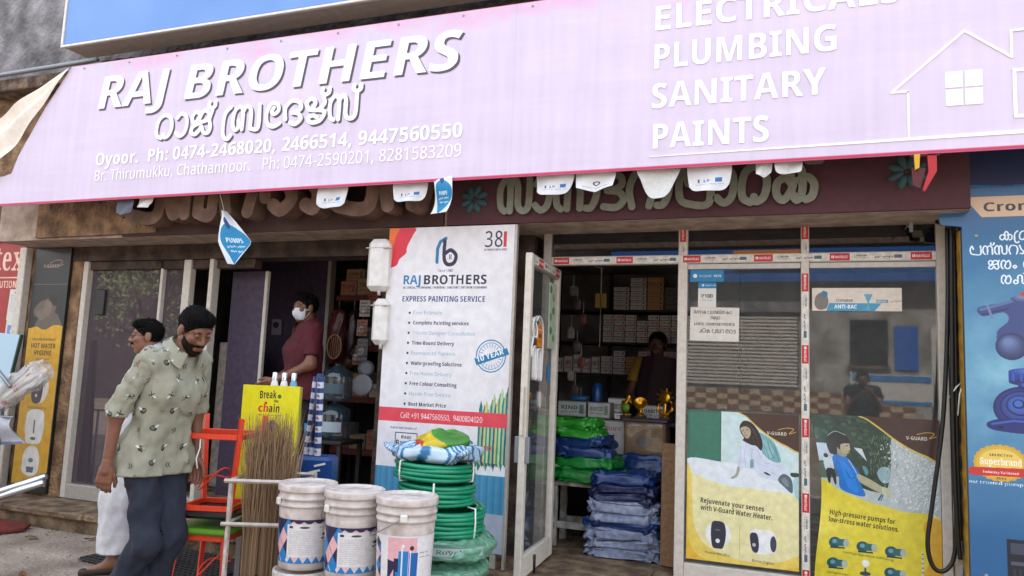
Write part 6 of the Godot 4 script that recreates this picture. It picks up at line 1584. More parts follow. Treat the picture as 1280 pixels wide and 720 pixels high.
# ---------------------------------------------------------------- goods on the pavement
func bucket_label(kind: int) -> StandardMaterial3D:
	var p := Pad.new(1024, 320, Color(.80, .76, .77), self)
	var navy := Color(.13, .13, .27); var cy := Color(.10, .46, .70); var pk := Color(.84, .66, .67)
	if kind == 0:
		p.rect(0, 0, 1024, 30, navy)
		for rep in 2:
			var x0 := rep * 512
			p.rect(x0, 30, 170, 240, navy)
			for r in 4:
				for c in 3:
					var x := x0 + c * 78 + (39 if r % 2 else 0); var y := -8 + r * 70
					p.poly(p.pts([x, y, x + 37, y + 68, x, y + 136, x - 37, y + 68]), [pk, navy, cy, pk, cy][(r * 2 + c) % 5])
			for c in 6: p.poly(p.pts([x0 + 170 + c * 62, 30, x0 + 192 + c * 62, 14, x0 + 214 + c * 62, 30]), pk)
			p.rect(x0 + 150, 36, 330, 238, Color(.82, .81, .80)); p.rect(x0 + 480, 36, 32, 238, navy)
			p.rect(x0 + 164, 46, 24, 18, Color(.2, .2, .22)); p.oval(x0 + 260, 56, 30, 8, Color(.25, .25, .25)); p.scribble(x0 + 350, 62, 90, 10, Color(.35, .33, .36), rep)
			for k in 14: p.scribble(x0 + 164, 86 + k * 13, 150 + (k * 53) % 130, 7, Color(.50, .50, .55), rep * 20 + k)
			p.oval(x0 + 400, 110, 28, 12, Color(.25, .25, .27)); p.oval(x0 + 420, 134, 24, 10, Color(.35, .35, .36)); p.oval(x0 + 380, 140, 14, 9, Color(.45, .45, .45))
		for k in 20: p.poly(p.pts([k * 54 - 10, 320, k * 54 + 18, 272, k * 54 + 46, 320]), cy); 
	else:
		p.rect(0, 0, 1024, 320, Color(.84, .83, .83))
		for rep in 2:
			var x0 := rep * 512
			p.rect(x0 + 240, 10, 170, 300, Color(.84, .64, .66)); p.poly(p.pts([x0 + 240, 310, x0 + 300, 180, x0 + 240, 160]), navy)
			for k in [[280, 150, 30, 160, navy], [306, 100, 56, 210, cy], [366, 112, 52, 200, Color(.08, .36, .62)], [290, 240, 30, 70, cy]]: p.rect(x0 + k[0], k[1], k[2], k[3], k[4])
			p.rect(x0 + 322, 70, 8, 240, Color(.84, .84, .86)); p.rect(x0 + 370, 90, 6, 220, Color(.82, .82, .86)); p.oval(x0 + 380, 80, 12, 16, Color(.18, .16, .18)); p.oval(x0 + 330, 66, 8, 12, Color(.85, .85, .86))
			p.scribble(x0 + 430, 120, 60, 10, Color(.4, .4, .45), 4); p.scribble(x0 + 430, 150, 50, 10, Color(.4, .4, .45), 7)
			for r in 4:
				p.poly(p.pts([x0 + 150, 20 + r * 78, x0 + 184, 60 + r * 78, x0 + 150, 100 + r * 78, x0 + 116, 60 + r * 78]), [navy, pk, cy, pk][r])
				p.poly(p.pts([x0 + 184, 60 + r * 78, x0 + 184, 138 + r * 78, x0 + 150, 100 + r * 78]), [cy, navy, navy, cy][r])
			p.rect(x0 + 20, 20, 90, 250, Color(.82, .81, .80))
			for k in 14: p.scribble(x0 + 28, 44 + k * 15, 70, 7, Color(.52, .52, .56), rep * 20 + k)
	p.speckle(20 + kind, .05)
	return pic(p.im, .4)

func make_bucket(lab: Material, label_turn: float) -> Node3D:
	var b := thing("paint_bucket", "white paint bucket", "bucket")
	var prof := [Vector2(0, 0), Vector2(.118, 0), Vector2(.122, .004), Vector2(.126, .06)]
	prof += [Vector2(.136, .295), Vector2(.1365, .300), Vector2(.142, .302), Vector2(.143, .308), Vector2(.142, .314), Vector2(.137, .316), Vector2(.1375, .334), Vector2(.144, .336), Vector2(.145, .342), Vector2(.144, .348), Vector2(.1385, .350), Vector2(.139, .368), Vector2(.1405, .372)]
	part(b, "pail", MB.new(true).lathe(prof, 48).done(), tx.bucket)
	part(b, "label", MB.new(true).lathe([Vector2(.1268, .035), Vector2(.1360, .245)], 48).done(), lab, Vector3.ZERO, ry(label_turn))
	part(b, "lid", MB.new(true).lathe([Vector2(.1405, .3725), Vector2(.1465, .374), Vector2(.148, .380), Vector2(.148, .402), Vector2(.146, .409), Vector2(.140, .412), Vector2(.134, .411), Vector2(.131, .404), Vector2(.128, .402), Vector2(.06, .4025), Vector2(.058, .404), Vector2(0, .404)], 48).done(), tx.bucket)
	for s in [-1, 1]: part(b, "handle_lug", box(Vector3(.018, .036, .034), .005), tx.white_plastic, Vector3(s * .147, .325, 0))
	var pts := []
	for k in 17:
		var a := PI * k / 16
		pts.append(Vector3(cos(a) * .150, .325 - sin(a) * .10, -.010 - sin(a) * .158))
	part(b, "handle", MB.new(true).tube(pts, .003, 6).done(), tx.gi)
	return b

func make_pavement_goods() -> void:
	# three stacks of two paint buckets
	var l0 := bucket_label(0); var l1 := bucket_label(1)
	var spots := [Vector3(-2.338, .004, 1.827), Vector3(-2.034, .004, 1.870), Vector3(-1.731, .004, 1.895)]
	var b0 := make_bucket(l0, -112.0); var b1 := make_bucket(l1, -205.0)
	var turns := [[54, 20], [60, 70], [113, 40]]
	for s in 3:
		for k in 2:
			var src := b1 if s == 2 else b0
			var b: Node3D = src if k == 1 and s != 1 else copy(src)
			b.position = spots[s] + Vector3(0, .424 * k + (.0 if k == 0 else 0.0), 0)
			b.rotation.y = deg_to_rad(turns[s][1 - k])
			b.set_meta("label", [["lower paint bucket of the stack beside the brooms", "checkered label paint bucket on top, beside the brooms"], ["lower paint bucket of the middle stack", "checkered label paint bucket on top of the middle stack"], ["lower paint bucket of the stack before the hose coils", "pink label paint bucket on top, before the green hose coils"]][s][k])
			b.set_meta("group", "paint buckets on the pavement")
	# hose coils on sacks
	var cx := -1.86; var cz := 1.27
	var y := .004
	var rp := Pad.new(256, 96, Color(.34, .52, .45), self)
	for k in 40: rp.oval((k * 67) % 256, (k * 41) % 96, 22, 5, Color(.25, .42, .36).lerp(Color(.55, .66, .60), float((k * 13) % 9) / 9.0), .2)
	rp.rect(96, 22, 150, 50, Color(.62, .70, .67)); rp.text("Royal Flex", 104, 58, 24, Color(.12, .18, .17), "serif", 136)
	rp.rect(8, 24, 60, 46, Color(.62, .66, .66)); rp.text("EX", 16, 58, 24, Color(.45, .18, .35), "bold", 42)
	var rl := pic(rp.im, .3)
	for k in 4:
		var w := thing("hose_packet", ["bottom film wrapped hose packet under the green coils", "second film wrapped hose packet from the ground", "third film wrapped hose packet from the ground", "topmost film wrapped hose packet, right under the green coils"][k], "packet", Vector3(cx + .04 * sin(k * 2.1) + .06, y, cz), 0, "hose packets under the coils")
		part(w, "wrap", pillow(Vector3(.52, .150, .48), .78, .010, 200 + k, 12.0, 56, 2.0), mat(Color(.55, .72, .64), .18, 0, noise_tex(60, .02, Color(.42, .62, .52), Color(1, 1, 1), 5), 3.0, tx.soft_n, 1.6), Vector3(0, .080, 0))
		part(w, "label", MB.new(true).sheet(10, 4, func(u, v):
			var a := lerpf(-.9, .9, u) + .35
			return Vector3(sin(a) * .272, lerpf(.125, .045, v), cos(a) * .252)).done(), rl)
		y += .136
	for k in 3:
		var coil := thing("hose_coil", ["lowest and widest coil of green hose above the packets", "middle coil of green hose", "top coil of green hose under the striped bag"][k], "hose", Vector3(cx + [.02, -.02, -.035][k], y, cz), .6 * k, "green hose coils")
		var rr: float = [.225, .205, .215][k]; var rows: int = [6, 5, 4][k]
		var m := MB.new(true)
		var hpts := []
		var turns2 := rows
		for i in turns2 * 36 + 1:
			var a := TAU * i / 36.0
			hpts.append(Vector3(cos(a) * (rr + .005 * sin(a * 1.3 + k) + .004 * sin(a * .37)), .0125 + .022 * a / TAU + .003 * sin(a * 2.3), sin(a) * (rr + .005 * cos(a * 1.7))))
		m.tube(hpts, .0125, 8)
		part(coil, "hose", m.done(), tx.hose)
		var inner := MB.new(true)
		var ip := []
		for i in turns2 * 30 + 1:
			var a := TAU * i / 30.0
			ip.append(Vector3(cos(a) * (rr - .026), .0125 + .0215 * a / TAU, sin(a) * (rr - .026)))
		inner.tube(ip, .0125, 6)
		part(coil, "inner_hose", inner.done(), tx.hose)
		for s in 3:
			var a := s * 2.1 + .3 - .6 * k
			var hh: float = .022 * rows + .026
			var st := MB.new(true)
			st.tube([Vector3(cos(a), 0, sin(a)) * (rr - .04) + Vector3(0, hh, 0), Vector3(cos(a), 0, sin(a)) * (rr + .014) + Vector3(0, hh - .004, 0), Vector3(cos(a), 0, sin(a)) * (rr + .0175) + Vector3(0, hh * .5, 0), Vector3(cos(a), 0, sin(a)) * (rr + .014) + Vector3(0, .006, 0), Vector3(cos(a), 0, sin(a)) * (rr - .03) + Vector3(0, .002, 0)], .0055, 6)
			part(coil, "strap", st.done(), tx.strap)
		y += .022 * rows + .020
	# striped bag on top
	var sp := Pad.new(256, 128, Color(.66, .74, .80), self)
	for k in 26: sp.line(sp.pts([k * 10, 0, k * 10 + 6 * sin(k), 60, k * 10 - 4, 128]), 4, Color(.18, .40, .56))
	sp.speckle(22, .15)
	var bag := thing("striped_bag", "blue and white striped bag with green and yellow top on the hose coils", "bag", Vector3(cx - .02, y, cz))
	var bm := pic(sp.im, .5)
	part(bag, "sack", pillow(Vector3(.46, .085, .40), .50, .016, 240, 8.0, 48), bm, Vector3(0, .045, 0), eul(0, 8, 0))
	var tp := Pad.new(128, 64, Color(.22, .48, .12), self)
	tp.blob([20, 10, 60, 4, 100, 14, 110, 40, 60, 56, 24, 40], Color(.74, .64, .10)); tp.oval(50, 30, 12, 8, Color(.24, .50, .14)); tp.oval(84, 28, 10, 8, Color(.70, .24, .12)); tp.oval(30, 44, 8, 6, Color(.12, .3, .1)); tp.speckle(23, .2)
	part(bag, "printed_top", pillow(Vector3(.36, .15, .32), 1.25, .014, 250, 9.0, 48), pic(tp.im, .4), Vector3(.01, .095, 0), eul(6, -10, 5))
	for s in [-1, 1]: part(bag, "ear", pillow(Vector3(.10, .03, .08), .8, .01, 260 + s, 9.0, 12), bm, Vector3(.215 * s, .060, .14), eul(0, 20 * s, 28 * s))
	stools(); brooms()

func stools() -> void:
	for k in 2:
		var s := thing("metal_stool", ["red metal stool with a green seat standing on the ground", "red metal stool turned upside down on the green seat"][k], "stool", Vector3(-3.02, [.004, 1.128][k], 1.70), deg_to_rad([12, 20][k]))
		if k == 1: s.rotation = Vector3(0, deg_to_rad(18), PI)
		var top := .13; var bot := .175; var hh := .50
		for c in [[-1, -1], [1, -1], [1, 1], [-1, 1]]:
			part(s, "leg", MB.new().tube([Vector3(c[0] * bot, 0, c[1] * bot), Vector3(c[0] * top, hh, c[1] * top)], .0165, 4).done(), tx.red_metal)
		for lv in [.10, hh - .015]:
			var r := lerpf(bot, top, lv / hh)
			for c in 4:
				var d := Vector3(1, 0, 0).rotated(Vector3.UP, c * PI / 2); var e := Vector3(0, 0, 1).rotated(Vector3.UP, c * PI / 2)
				part(s, "rail", box(Vector3(r * 2 - .02, .03, .018), .003), tx.red_metal, Vector3(0, lv, 0) + e * r, Basis(d, Vector3.UP, e))
		part(s, "seat", box(Vector3(.33, .035, .33), .014, Vector3(0, .0, 0)), tx.green_plastic if k == 0 else tx.black_plastic, Vector3(0, hh + .0185, 0))
		var loop := []
		for i in 21:
			var a := TAU * i / 20.0
			loop.append(Vector3(cos(a) * .085 + .02, (.34 if k == 1 else .33) + .03 * sin(a * 2.0) + .04 * cos(a), sin(a) * .07))
		part(s, "wire_coil", MB.new(true).tube(loop, .005, 6, false).done(), tx.red_metal)
		part(s, "film_tie", MB.new(true).tube([Vector3(.05, .10, .165), Vector3(.04, .16, .18), Vector3(.06, .22, .17), Vector3(.045, .27, .18)], .004, 5).done(), tx.strap)

func brooms() -> void:
	# white square tube rack
	var r := thing("tube_rack", "white square tube rack holding the stick brooms upright", "rack", Vector3(-2.62, .004, 1.78))
	var o := -r.position
	for q in [[-2.775, 1.885], [-2.45, 1.755], [-2.90, 1.56], [-2.575, 1.43]]: part(r, "post", box(Vector3(.02, .82, .02), .002), tx.white_paint, Vector3(q[0], .415, q[1]) + o)
	for yv in [.815, .595, .14]:
		part(r, "rail", MB.new().tube([Vector3(-2.80, yv, 1.910) + o, Vector3(-2.43, yv + .003, 1.762) + o], .011, 4).done(), tx.white_paint)
		part(r, "rail", MB.new().tube([Vector3(-2.786, yv, 1.88) + o, Vector3(-2.90, yv, 1.56) + o], .011, 4).done(), tx.white_paint)
		part(r, "rail", MB.new().tube([Vector3(-2.91, yv, 1.565) + o, Vector3(-2.57, yv, 1.43) + o], .011, 4).done(), tx.white_paint)
	var g := RandomNumberGenerator.new(); g.seed = 77
	var spots := [Vector3(-2.735, .01, 1.74), Vector3(-2.645, .01, 1.71), Vector3(-2.69, .01, 1.64), Vector3(-2.785, .01, 1.66), Vector3(-2.60, .01, 1.66)]
	for k in spots.size():
		var b := thing("stick_broom", "bundle of thin brown palm sticks tied as a broom in the rack", "broom", spots[k], 0, "stick brooms in the white rack")
		var m := MB.new()
		for i in 170:
			var a := g.randf() * TAU; var rr := sqrt(g.randf()) * .042
			var p0 := Vector3(cos(a) * rr, g.randf() * .03, sin(a) * rr)
			var sp := 1.0 + g.randf() * .8
			var hh := g.randf_range(.82, 1.13) + .10 * g.randf() * g.randf()
			var p1 := Vector3(p0.x * 1.1, .5, p0.z * 1.1)
			var lean := Vector3(g.randfn(0, .016), 0, g.randfn(0, .016))
			var p2 := Vector3(p0.x * sp, hh * .85, p0.z * sp) + lean * .7
			var p3 := Vector3(p0.x * sp * 1.2, hh, p0.z * sp * 1.2) + lean * 1.8
			m.st.set_color(Color(.15, .085, .045).lerp(Color(.36, .235, .13), g.randf()))
			m.tube([p0, p1, p2, p3], [.0026, .0024, .0017, .0009], 4, false)
		part(b, "sticks", m.done(), tx.straw)
		for yy in [.06, .30]:
			var pts := []
			for i in 17: pts.append(Vector3(cos(TAU * i / 16) * .048, yy, sin(TAU * i / 16) * .048))
			part(b, "binding", MB.new(true).tube(pts, .004, 5, false).done(), tx.dark_leather)
	# yellow hygiene board behind the brooms
	var p := Pad.new(300, 560, Color(.84, .80, .02), self)
	var ink := Color(.08, .08, .06)
	p.text("Break", 92, 62, 36, ink, "bold", 88, -.03); p.oval(196, 50, 10, 10, Color(.15, .45, .15)); p.text("the", 168, 78, 13, ink, "bold", 24)
	p.text("c", 88, 124, 36, Color(.75, .12, .10), "bold", 24); p.text("h", 116, 124, 36, Color(.75, .12, .10), "bold", 24); p.oval(126, 82, 7, 7, Color(.75, .12, .10)); p.text("ain", 144, 124, 36, ink, "bold", 56)
	p.scribble(90, 142, 110, 6, ink, 4); p.oval(150, 190, 30, 20, Color(.10, .34, .24)); p.oval(168, 186, 18, 26, Color(.20, .16, .20)); p.oval(140, 220, 34, 16, Color(.64, .40, .34))
	p.speckle(24, .04)
	var yb := thing("yellow_board", "bright yellow hygiene board standing behind the brooms", "board", Vector3(-2.92, .004, 1.42), deg_to_rad(20.5))
	part(yb, "print", panel(.335, .70, .02), pic(p.im, .45), Vector3(0, .95, 0)); part(yb, "back_panel", box(Vector3(.33, .69, .05)), mat(Color(.62, .60, .10), .6), Vector3(0, .95, -.03))
	for s in [-1, 1]: part(yb, "leg", box(Vector3(.03, .62, .03)), tx.gi, Vector3(s * .13, .31, -.02))
	# rolls and tubes standing behind the board in a blue tub
	var tub := thing("blue_tub", "blue square tub with white stripes behind the yellow board", "tub", Vector3(-2.80, .004, 1.10), deg_to_rad(20))
	part(tub, "stand", box(Vector3(.22, .70, .20), .004), tx.dark_wood, Vector3(0, .35, 0)); part(tub, "tub", box(Vector3(.24, .17, .20), .02), mat(Color(.06, .24, .48), .4), Vector3(0, .79, 0))
	for s in 3: part(tub, "stripe", box(Vector3(.07, .012, .003)), tx.white_plastic, Vector3(.05 - .03 * s, .83 - .04 * s, .102), eul(0, 0, 14))
	var rt := Pad.new(64, 256, Color(.74, .76, .80), self)
	for k in 7:
		rt.rect(0, k * 36, 64, 16, Color(.12, .20, .42)); rt.text("ASIA", 6, k * 36 + 30, 9, Color(.55, .14, .2), "bold", 50)
	var rm := pic(rt.im, .4)
	for k in 3:
		var q := thing("printed_roll", "blue and white printed roll standing in the tub behind the yellow board", "roll", Vector3(-2.855 + .048 * k, .884, 1.125 + .012 * k), 0, "printed rolls in the blue tub")
		part(q, "roll", MB.new(true).lathe([Vector2(.021, 0), Vector2(.021, .48 + .02 * (k % 2))], 14).done(), rm, Vector3.ZERO, eul(0, 40 * k, [-4, -2, 2][k])); part(q, "core", MB.new(true).lathe([Vector2(0, .0), Vector2(.0195, .001), Vector2(.0195, .47 + .02 * (k % 2)), Vector2(0, .472 + .02 * (k % 2))], 12).done(), tx.tarp_deep, Vector3.ZERO, eul(0, 0, [-4, -2, 2][k]))
	for k in 3:
		var q := thing("foil_tube", ["silver capped white tube behind the yellow board, nearest the brooms", "silver capped white tube behind the yellow board, in the middle", "light blue tube behind the yellow board"][k], "tube", Vector3(-3.00 + .062 * k, .72, 1.30 - .01 * k))
		part(q, "tube", MB.new(true).lathe([Vector2(0, 0), Vector2(.028, 0), Vector2(.028, .56), Vector2(.02, .60), Vector2(.012, .62)], 16).done(), [tx.white_plastic, tx.white_plastic, mat(Color(.35, .58, .70), .4)][k]); part(q, "cap", MB.new(true).lathe([Vector2(.016, .615), Vector2(.017, .66), Vector2(0, .665)], 12).done(), tx.steel)
		part(q, "foot", box(Vector3(.05, .716, .05)), tx.dark_wood, Vector3(0, -.358, 0))

# ---------------------------------------------------------------- people
func make_people() -> void:
	# printed shirt
	var p := Pad.new(512, 512, Color(.555, .55, .485), self)
	var ink := Color(.11, .12, .11)
	var g := RandomNumberGenerator.new(); g.seed = 5
	for k in 30:
		var c := Vector2(50 + (k % 5) * 100 + (45 if (k / 5) % 2 else 0) + g.randf_range(-12, 12), 44 + (k / 5) * 84 + g.randf_range(-12, 12))
		var r := g.randf() * TAU
		match (k * 7) % 4:
			0:
				p.oval(c.x, c.y, 17, 13, ink, r); p.oval(c.x - 3, c.y - 2, 11, 7, Color(.38, .40, .36), r)
				var o := c + Vector2(16, -10); p.oval(o.x, o.y, 12, 5, Color(.80, .80, .76), -.6)
			1:
				for q in 5: p.line([c, c + Vector2(g.randf_range(12, 20), 0).rotated(q * 1.0 + r)], 4, ink)
				p.oval(c.x + 8, c.y - 8, 5, 4, Color(.78, .78, .74))
			2:
				p.line([c + Vector2(-16, 12).rotated(r), c + Vector2(14, -12).rotated(r)], 4, ink); p.line([c + Vector2(-6, -13).rotated(r), c + Vector2(8, 13).rotated(r)], 4, ink); p.line([c + Vector2(2, 2), c + Vector2(16, 14).rotated(r)], 4, ink)
				p.oval(c.x - 10, c.y + 10, 9, 5, Color(.78, .78, .74), r)
			3:
				p.line([c + Vector2(-8, -12).rotated(r), c.lerp(c, 0), c + Vector2(-8, 12).rotated(r)], 4, ink); p.line([c + Vector2(4, -12).rotated(r), c + Vector2(12, 0).rotated(r), c + Vector2(4, 12).rotated(r)], 4, ink)
	p.speckle(30, .06)
	var shirt := StandardMaterial3D.new(); shirt.albedo_texture = ImageTexture.create_from_image(p.im); shirt.roughness = .9; shirt.uv1_triplanar = true; shirt.uv1_scale = Vector3.ONE * 1.95; shirt.uv1_triplanar_sharpness = 6.0
	var denim := mat(Color(.14, .17, .24), .85, 0, tx.fine, 7.0, tx.fine_n, .4); denim.uv1_world_triplanar = false
	var white := mat(Color(.82, .82, .84), .85, 0, tx.soft, 2.0); white.uv1_world_triplanar = false
	var maroon := mat(Color(.36, .07, .13), .85, 0, tx.fine, 6.0); maroon.uv1_world_triplanar = false
	var dark := mat(Color(.08, .08, .10), .8)
	# walking man, head bowed
	var a := stand_pose()
	a.merge({"pelvis": Vector3(0, .95, -.02), "chest": Vector3(0, 1.27, .055), "neck": Vector3(0, 1.475, .10), "head": Vector3(-.005, 1.590, .185), "head_turn": Vector3(.55, -.20, .08),
		"sl": Vector3(.175, 1.425, .09), "sr": Vector3(-.175, 1.425, .05), "er": Vector3(-.225, 1.16, -.06), "wr": Vector3(-.235, .92, -.08), "el": Vector3(.22, 1.16, .02), "wl": Vector3(.22, .93, .05),
		"hl": Vector3(.085, .90, -.02), "hr": Vector3(-.085, .90, -.02), "kl": Vector3(.075, .50, .07), "kr": Vector3(-.075, .50, .06), "al": Vector3(.06, .10, -.05), "ar": Vector3(-.075, .15, -.20), "toe_r": Vector3(0, -.09, .10), "curl": .55, "palm_r": Vector3(.8, 0, -.5), "thumb_r": Vector3(.2, 0, 1)}, true)
	person("walking man in a printed pale green shirt and dark trousers looking down", Vector3(-3.175, .0, 2.0), deg_to_rad(88), a, {"skin": tx.skin, "shirt": shirt, "trousers": denim, "beard": true, "hem": .83, "sleeve": 1.12, "cuffs": true, "loose": .017, "cell": .011, "fine": .0036, "leg_loose": .019, "girth": .80, "folds": .022, "leg_folds": .020})
	# man behind him, going the other way
	var b := stand_pose()
	b.merge({"head": Vector3(0, 1.585, .03), "head_turn": Vector3(.05, .1, 0), "kl": Vector3(.10, .50, .10), "al": Vector3(.10, .09, .10), "kr": Vector3(-.10, .50, .0), "ar": Vector3(-.10, .09, -.12)}, true)
	var m2 := person("man in white with glasses half hidden behind the walking man", Vector3(-4.27, .0, 1.05), deg_to_rad(-48), b, {"skin": tx.skin_light, "shirt": mat(Color(.66, .66, .66), .9), "trousers": white, "lower": "white_trousers", "hem": .80, "sleeve": .9, "leg_loose": .05, "leg_end": .14, "cell": .013, "fine": .0042})
	var hf: Transform3D = m2.get_meta("head_frame")
	var gl := MB.new(true)
	for s in [-1.0, 1.0]:
		var pts := []
		for k in 15: pts.append(hf * Vector3(s * .032 + cos(TAU * k / 14) * .022, .010 + sin(TAU * k / 14) * .017, .100))
		gl.tube(pts, .0014, 5, false)
		gl.tube([hf * Vector3(s * .054, .014, .098), hf * Vector3(s * .078, .012, .0)], .0016, 5)
	gl.tube([hf * Vector3(-.010, .012, .101), hf * Vector3(.010, .012, .101)], .0016, 5)
	part(m2, "glasses", gl.done(), tx.gold_dark)
	# masked man inside the left bay
	var c := stand_pose()
	c.merge({"head": Vector3(0, 1.60, .02), "head_turn": Vector3(.02, .25, 0), "el": Vector3(.24, 1.14, .02), "wl": Vector3(.16, 1.02, .24), "er": Vector3(-.26, 1.13, -.02), "wr": Vector3(-.22, .98, .20)}, true)
	var m3 := person("man in a maroon shirt and white face mask standing in the doorway", Vector3(-3.80, .302, -.10), deg_to_rad(-38), c, {"skin": tx.skin, "shirt": maroon, "trousers": dark, "hem": .86, "sleeve": .75, "moustache": false, "cell": .013, "fine": .0042, "loose": .016})
	hf = m3.get_meta("head_frame")
	var mk := []
	for q in [[Vector3(0, -.012, .040), Vector3(.064, .078, .054)], [Vector3(0, -.054, .030), Vector3(.059, .060, .064)], [Vector3(0, -.035, .085), Vector3(.030, .040, .032)]]: mk.append(["e", hf * q[0], q[1], hf.basis])
	part(m3, "face_mask", Net.new().add(mk, .004, .02, [[hf * Vector3(0, -.010, 0), hf.basis * Vector3(0, 1, -.15).normalized()], [hf * Vector3(0, 0, .035), hf.basis * Vector3(0, 0, -1)], [hf * Vector3(0, -.098, 0), hf.basis * Vector3(0, -1, 0)]]).done(), mat(Color(.80, .81, .84), .9))
	for s in [-1.0, 1.0]:
		for yv in [-.016, -.085]: part(m3, "mask_strap", MB.new(true).tube([hf * Vector3(s * .058, yv, .036), hf * Vector3(s * .075, lerpf(yv, -.01, .6), .01), hf * Vector3(s * .079, -.005, -.02)], .002, 5).done(), tx.strap)
	# woman at the counter in the dim shop
	var d := stand_pose()
	d.merge({"head_turn": Vector3(.08, -.1, 0), "el": Vector3(.24, 1.13, .06), "wl": Vector3(.14, 1.0, .28), "er": Vector3(-.24, 1.13, .06), "wr": Vector3(-.12, 1.0, .28)}, true)
	var sari := mat(Color(.17, .07, .11), .8, 0, noise_tex(51, .06, Color(.7, .6, .6), Color(1, 1, 1), 2), 6.0)
	var m4 := person("woman in a yellow blouse and dark purple sari behind the counter", Vector3(-1.22, .162, -1.98), deg_to_rad(4), d, {"skin": tx.skin_dark, "shirt": mat(Color(.55, .42, .10), .85), "trousers": sari, "lower": "sari_skirt", "leg_loose": .07, "long_hair": true, "moustache": false, "sleeve": .6, "hem": .98, "cell": .014, "fine": .0046, "girth": .95, "collar": false})
	part(m4, "sari_drape", MB.new(true).sheet(16, 20, func(u, v):
		var ang := lerpf(-1.0, 1.2, u)
		var yv := lerpf(1.50, .95, v)
		return Vector3(sin(ang) * (.21 + .04 * v) + .05 - .08 * v, yv - .06 * absf(u - .3), cos(ang) * (.19 + .02 * v) + .010 * sin(u * 22.0))).done(), sari)
	# the photographer, seen mirrored in the right pane
	var e := stand_pose()
	e.merge({"el": Vector3(.20, 1.18, .16), "wl": Vector3(.04, 1.36, .36), "er": Vector3(-.20, 1.18, .16), "wr": Vector3(-.10, 1.36, .36), "head": Vector3(0, 1.56, .02)}, true)
	person("person in dark clothes holding up a phone on the roadside", Vector3(.85, -.0, 6.3), PI, e, {"skin": tx.skin, "shirt": dark, "trousers": dark, "cell": .018, "fine": .006})

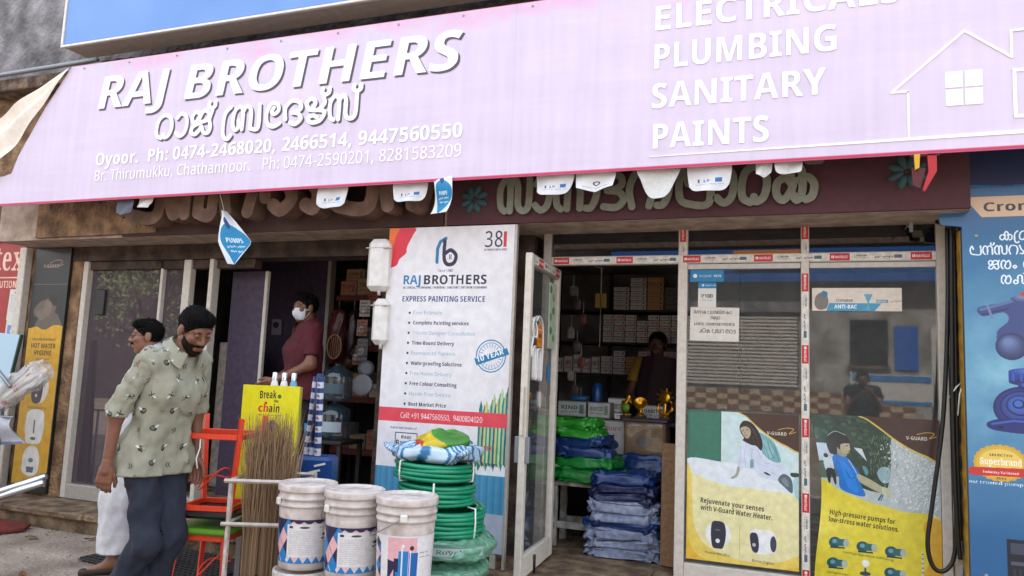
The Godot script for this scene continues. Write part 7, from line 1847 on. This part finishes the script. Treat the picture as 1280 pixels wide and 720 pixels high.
# ---------------------------------------------------------------- paper pennants under the banner
func make_papers() -> void:
	var pr := Pad.new(128, 128, Color(.79, .79, .79), self)
	pr.rect(30, 76, 5, 16, Color(.2, .2, .3)); pr.text("LP", 48, 92, 12, Color(.15, .30, .55), "bold", 18); pr.rect(82, 74, 20, 18, Color(.20, .40, .64)); pr.scribble(22, 104, 84, 6, Color(.45, .5, .55), 2); pr.speckle(40, .05)
	var pq := Pad.new(96, 96, Color(.80, .80, .80), self)
	pq.scribble(16, 84, 66, 6, Color(.45, .45, .5), 12); pq.oval(50, 62, 9, 9, Color(.30, .30, .34)); pq.oval(50, 62, 5, 5, Color(.8, .8, .8))
	var pm2 := pic(pq.im, .7); pm2.cull_mode = BaseMaterial3D.CULL_DISABLED
	var pm3 := mat(Color(.80, .80, .79), .7, 0, tx.soft, 3.0); pm3.cull_mode = BaseMaterial3D.CULL_DISABLED
	var pm := pic(pr.im, .7); pm.cull_mode = BaseMaterial3D.CULL_DISABLED
	var fp := Pad.new(128, 160, Color(.84, .86, .88), self)
	fp.blob([10, 60, 60, 40, 120, 70, 118, 120, 60, 160, 20, 120], Color(.08, .50, .70)); fp.text("PUMPS", 30, 96, 14, Color(.9, .93, .95), "bold", 60); fp.scribble(30, 112, 66, 8, Color(.85, .9, .92), 5); fp.scribble(40, 126, 50, 8, Color(.85, .9, .92), 6); fp.blob([40, 30, 60, 20, 70, 44, 52, 56], Color(.15, .25, .5))
	var fm := pic(fp.im, .6); fm.cull_mode = BaseMaterial3D.CULL_DISABLED
	# x, y top, width, drop, rounded bottom, tilt
	var rows := [[-3.104, 2.676, 0.258, 0.132, 0, 0.0], [-2.482, 2.67, 0.263, 0.105, 0, 2.0], [-1.442, 2.676, 0.258, 0.111, 0, 2.0], [-1.175, 2.676, 0.263, 0.105, 1, 1.0], [-0.785, 2.679, 0.274, 0.174, 2, 0.0], [-0.483, 2.683, 0.263, 0.142, 0, 1.0], [-0.174, 2.685, 0.095, 0.074, 1, 0.0], [-0.042, 2.685, 0.158, 0.058, 0, 0.0], [-5.059, 2.664, 0.179, 0.105, 1, 0.0], [-4.848, 2.674, 0.158, 0.053, 0, 0.0]]
	var labels := ["rounded white paper tag under the banner, left of the service board", "white paper tag under the banner, just above the service board", "white paper tag with blue print over the first grey script letters", "white paper tag with pointed lower edge over the grey script", "large white rounded paper tag hanging lowest over the grey script", "broad white paper tag with blue print next to the large rounded one", "tiny pointed white paper tag over the grey script", "short white paper tag near the last grey script letter", "crumpled dark paper tag above the plaster patch", "small white paper tag above the plaster patch"]
	for k in rows.size():
		var r: Array = rows[k]
		var outline := func(u: float, v: float) -> Vector3:
			var s := absf(u - .5) * 2.0
			var drop: float = r[3] * .93 * (1.0 - (.25 * pow(s, 6.0) if r[4] == 0 else .30 * s if r[4] == 1 else .75 * pow(s, 3.0)))
			var wdt: float = r[2] * (1.0 - (.12 if r[4] < 2 else .25) * v * v)
			return Vector3((u - .5) * wdt, .06 - v * (drop + .06), .014 * sin(u * 7.0 + k * 1.7 + v * 3.0) * v + .03 * v * v)
		one("paper_tag", MB.new(true).sheet(14, 8, outline).done(), [pm, pm, pm, pm2, pm3, pm, pm3, pm3, pm, pm3][k] if k != 8 else mat(Color(.30, .31, .36), .6), labels[k], "paper tag", Vector3(r[0], r[1], .672), eul(0, 4.0 * sin(k * 2.0), r[5]))
	one("blue_pennant", MB.new(true).sheet(10, 12, func(u, v): return Vector3(lerpf(-.07, .07, u) + .05 * sin(v * 2.6) - .05 * v, .08 - v * .29, .03 * sin(v * 5.0) + .05 * u * v)).done(), fm, "curled white and blue paper pennant above the service board", "pennant", Vector3(-2.229, 2.697, .69))
	var fl := MB.new(true)
	fl.sheet(12, 14, func(u, v):
		var wdt: float = lerpf(.02, .26, minf(v * 1.7, 1.0)) * (1.0 if v < .6 else lerpf(1.0, .30, (v - .6) / .4))
		return Vector3(-.01 + u * wdt + (.05 * maxf(v - .6, 0.0) * 4.0), -v * .41, .03 * sin(u * 4.0 + v * 3.0)))
	var pf := one("blue_pennant", fl.done(), fm, "pointed blue and white pennant dangling in front of the left doorway", "pennant", Vector3(-4.13, 2.59, .60), eul(0, 8, 0))
	part(pf, "string", MB.new().tube([Vector3(0, 0, 0), Vector3(.0, .16, .1)], .002, 4).done(), tx.strap)
	var or_ := thing("red_ornament", "folded red and yellow paper ornament hanging in front of the maroon board", "ornament", Vector3(0.646, 2.701, .69))
	part(or_, "red_fold", MB.new().slab(PackedVector2Array([Vector2(.015, 0), Vector2(.06, 0), Vector2(.06, -.10), Vector2(.0, -.21), Vector2(-.01, -.20), Vector2(.02, -.10)]), 0, .02).done(), mat(Color(.66, .07, .10), .5)); part(or_, "yellow_fold", MB.new().slab(PackedVector2Array([Vector2(-.05, 0), Vector2(-.02, 0), Vector2(-.025, -.08), Vector2(-.045, -.09)]), .01, .03).done(), mat(Color(.78, .60, .08), .5)); part(or_, "dark_fold", MB.new().slab(PackedVector2Array([Vector2(-.06, -.07), Vector2(.01, -.08), Vector2(-.02, -.19), Vector2(-.055, -.17)]), -.01, .008).done(), mat(Color(.30, .05, .08), .6))
	part(or_, "cap_strip", box(Vector3(.14, .03, .02)), tx.kraft, Vector3(.005, .004, .01))
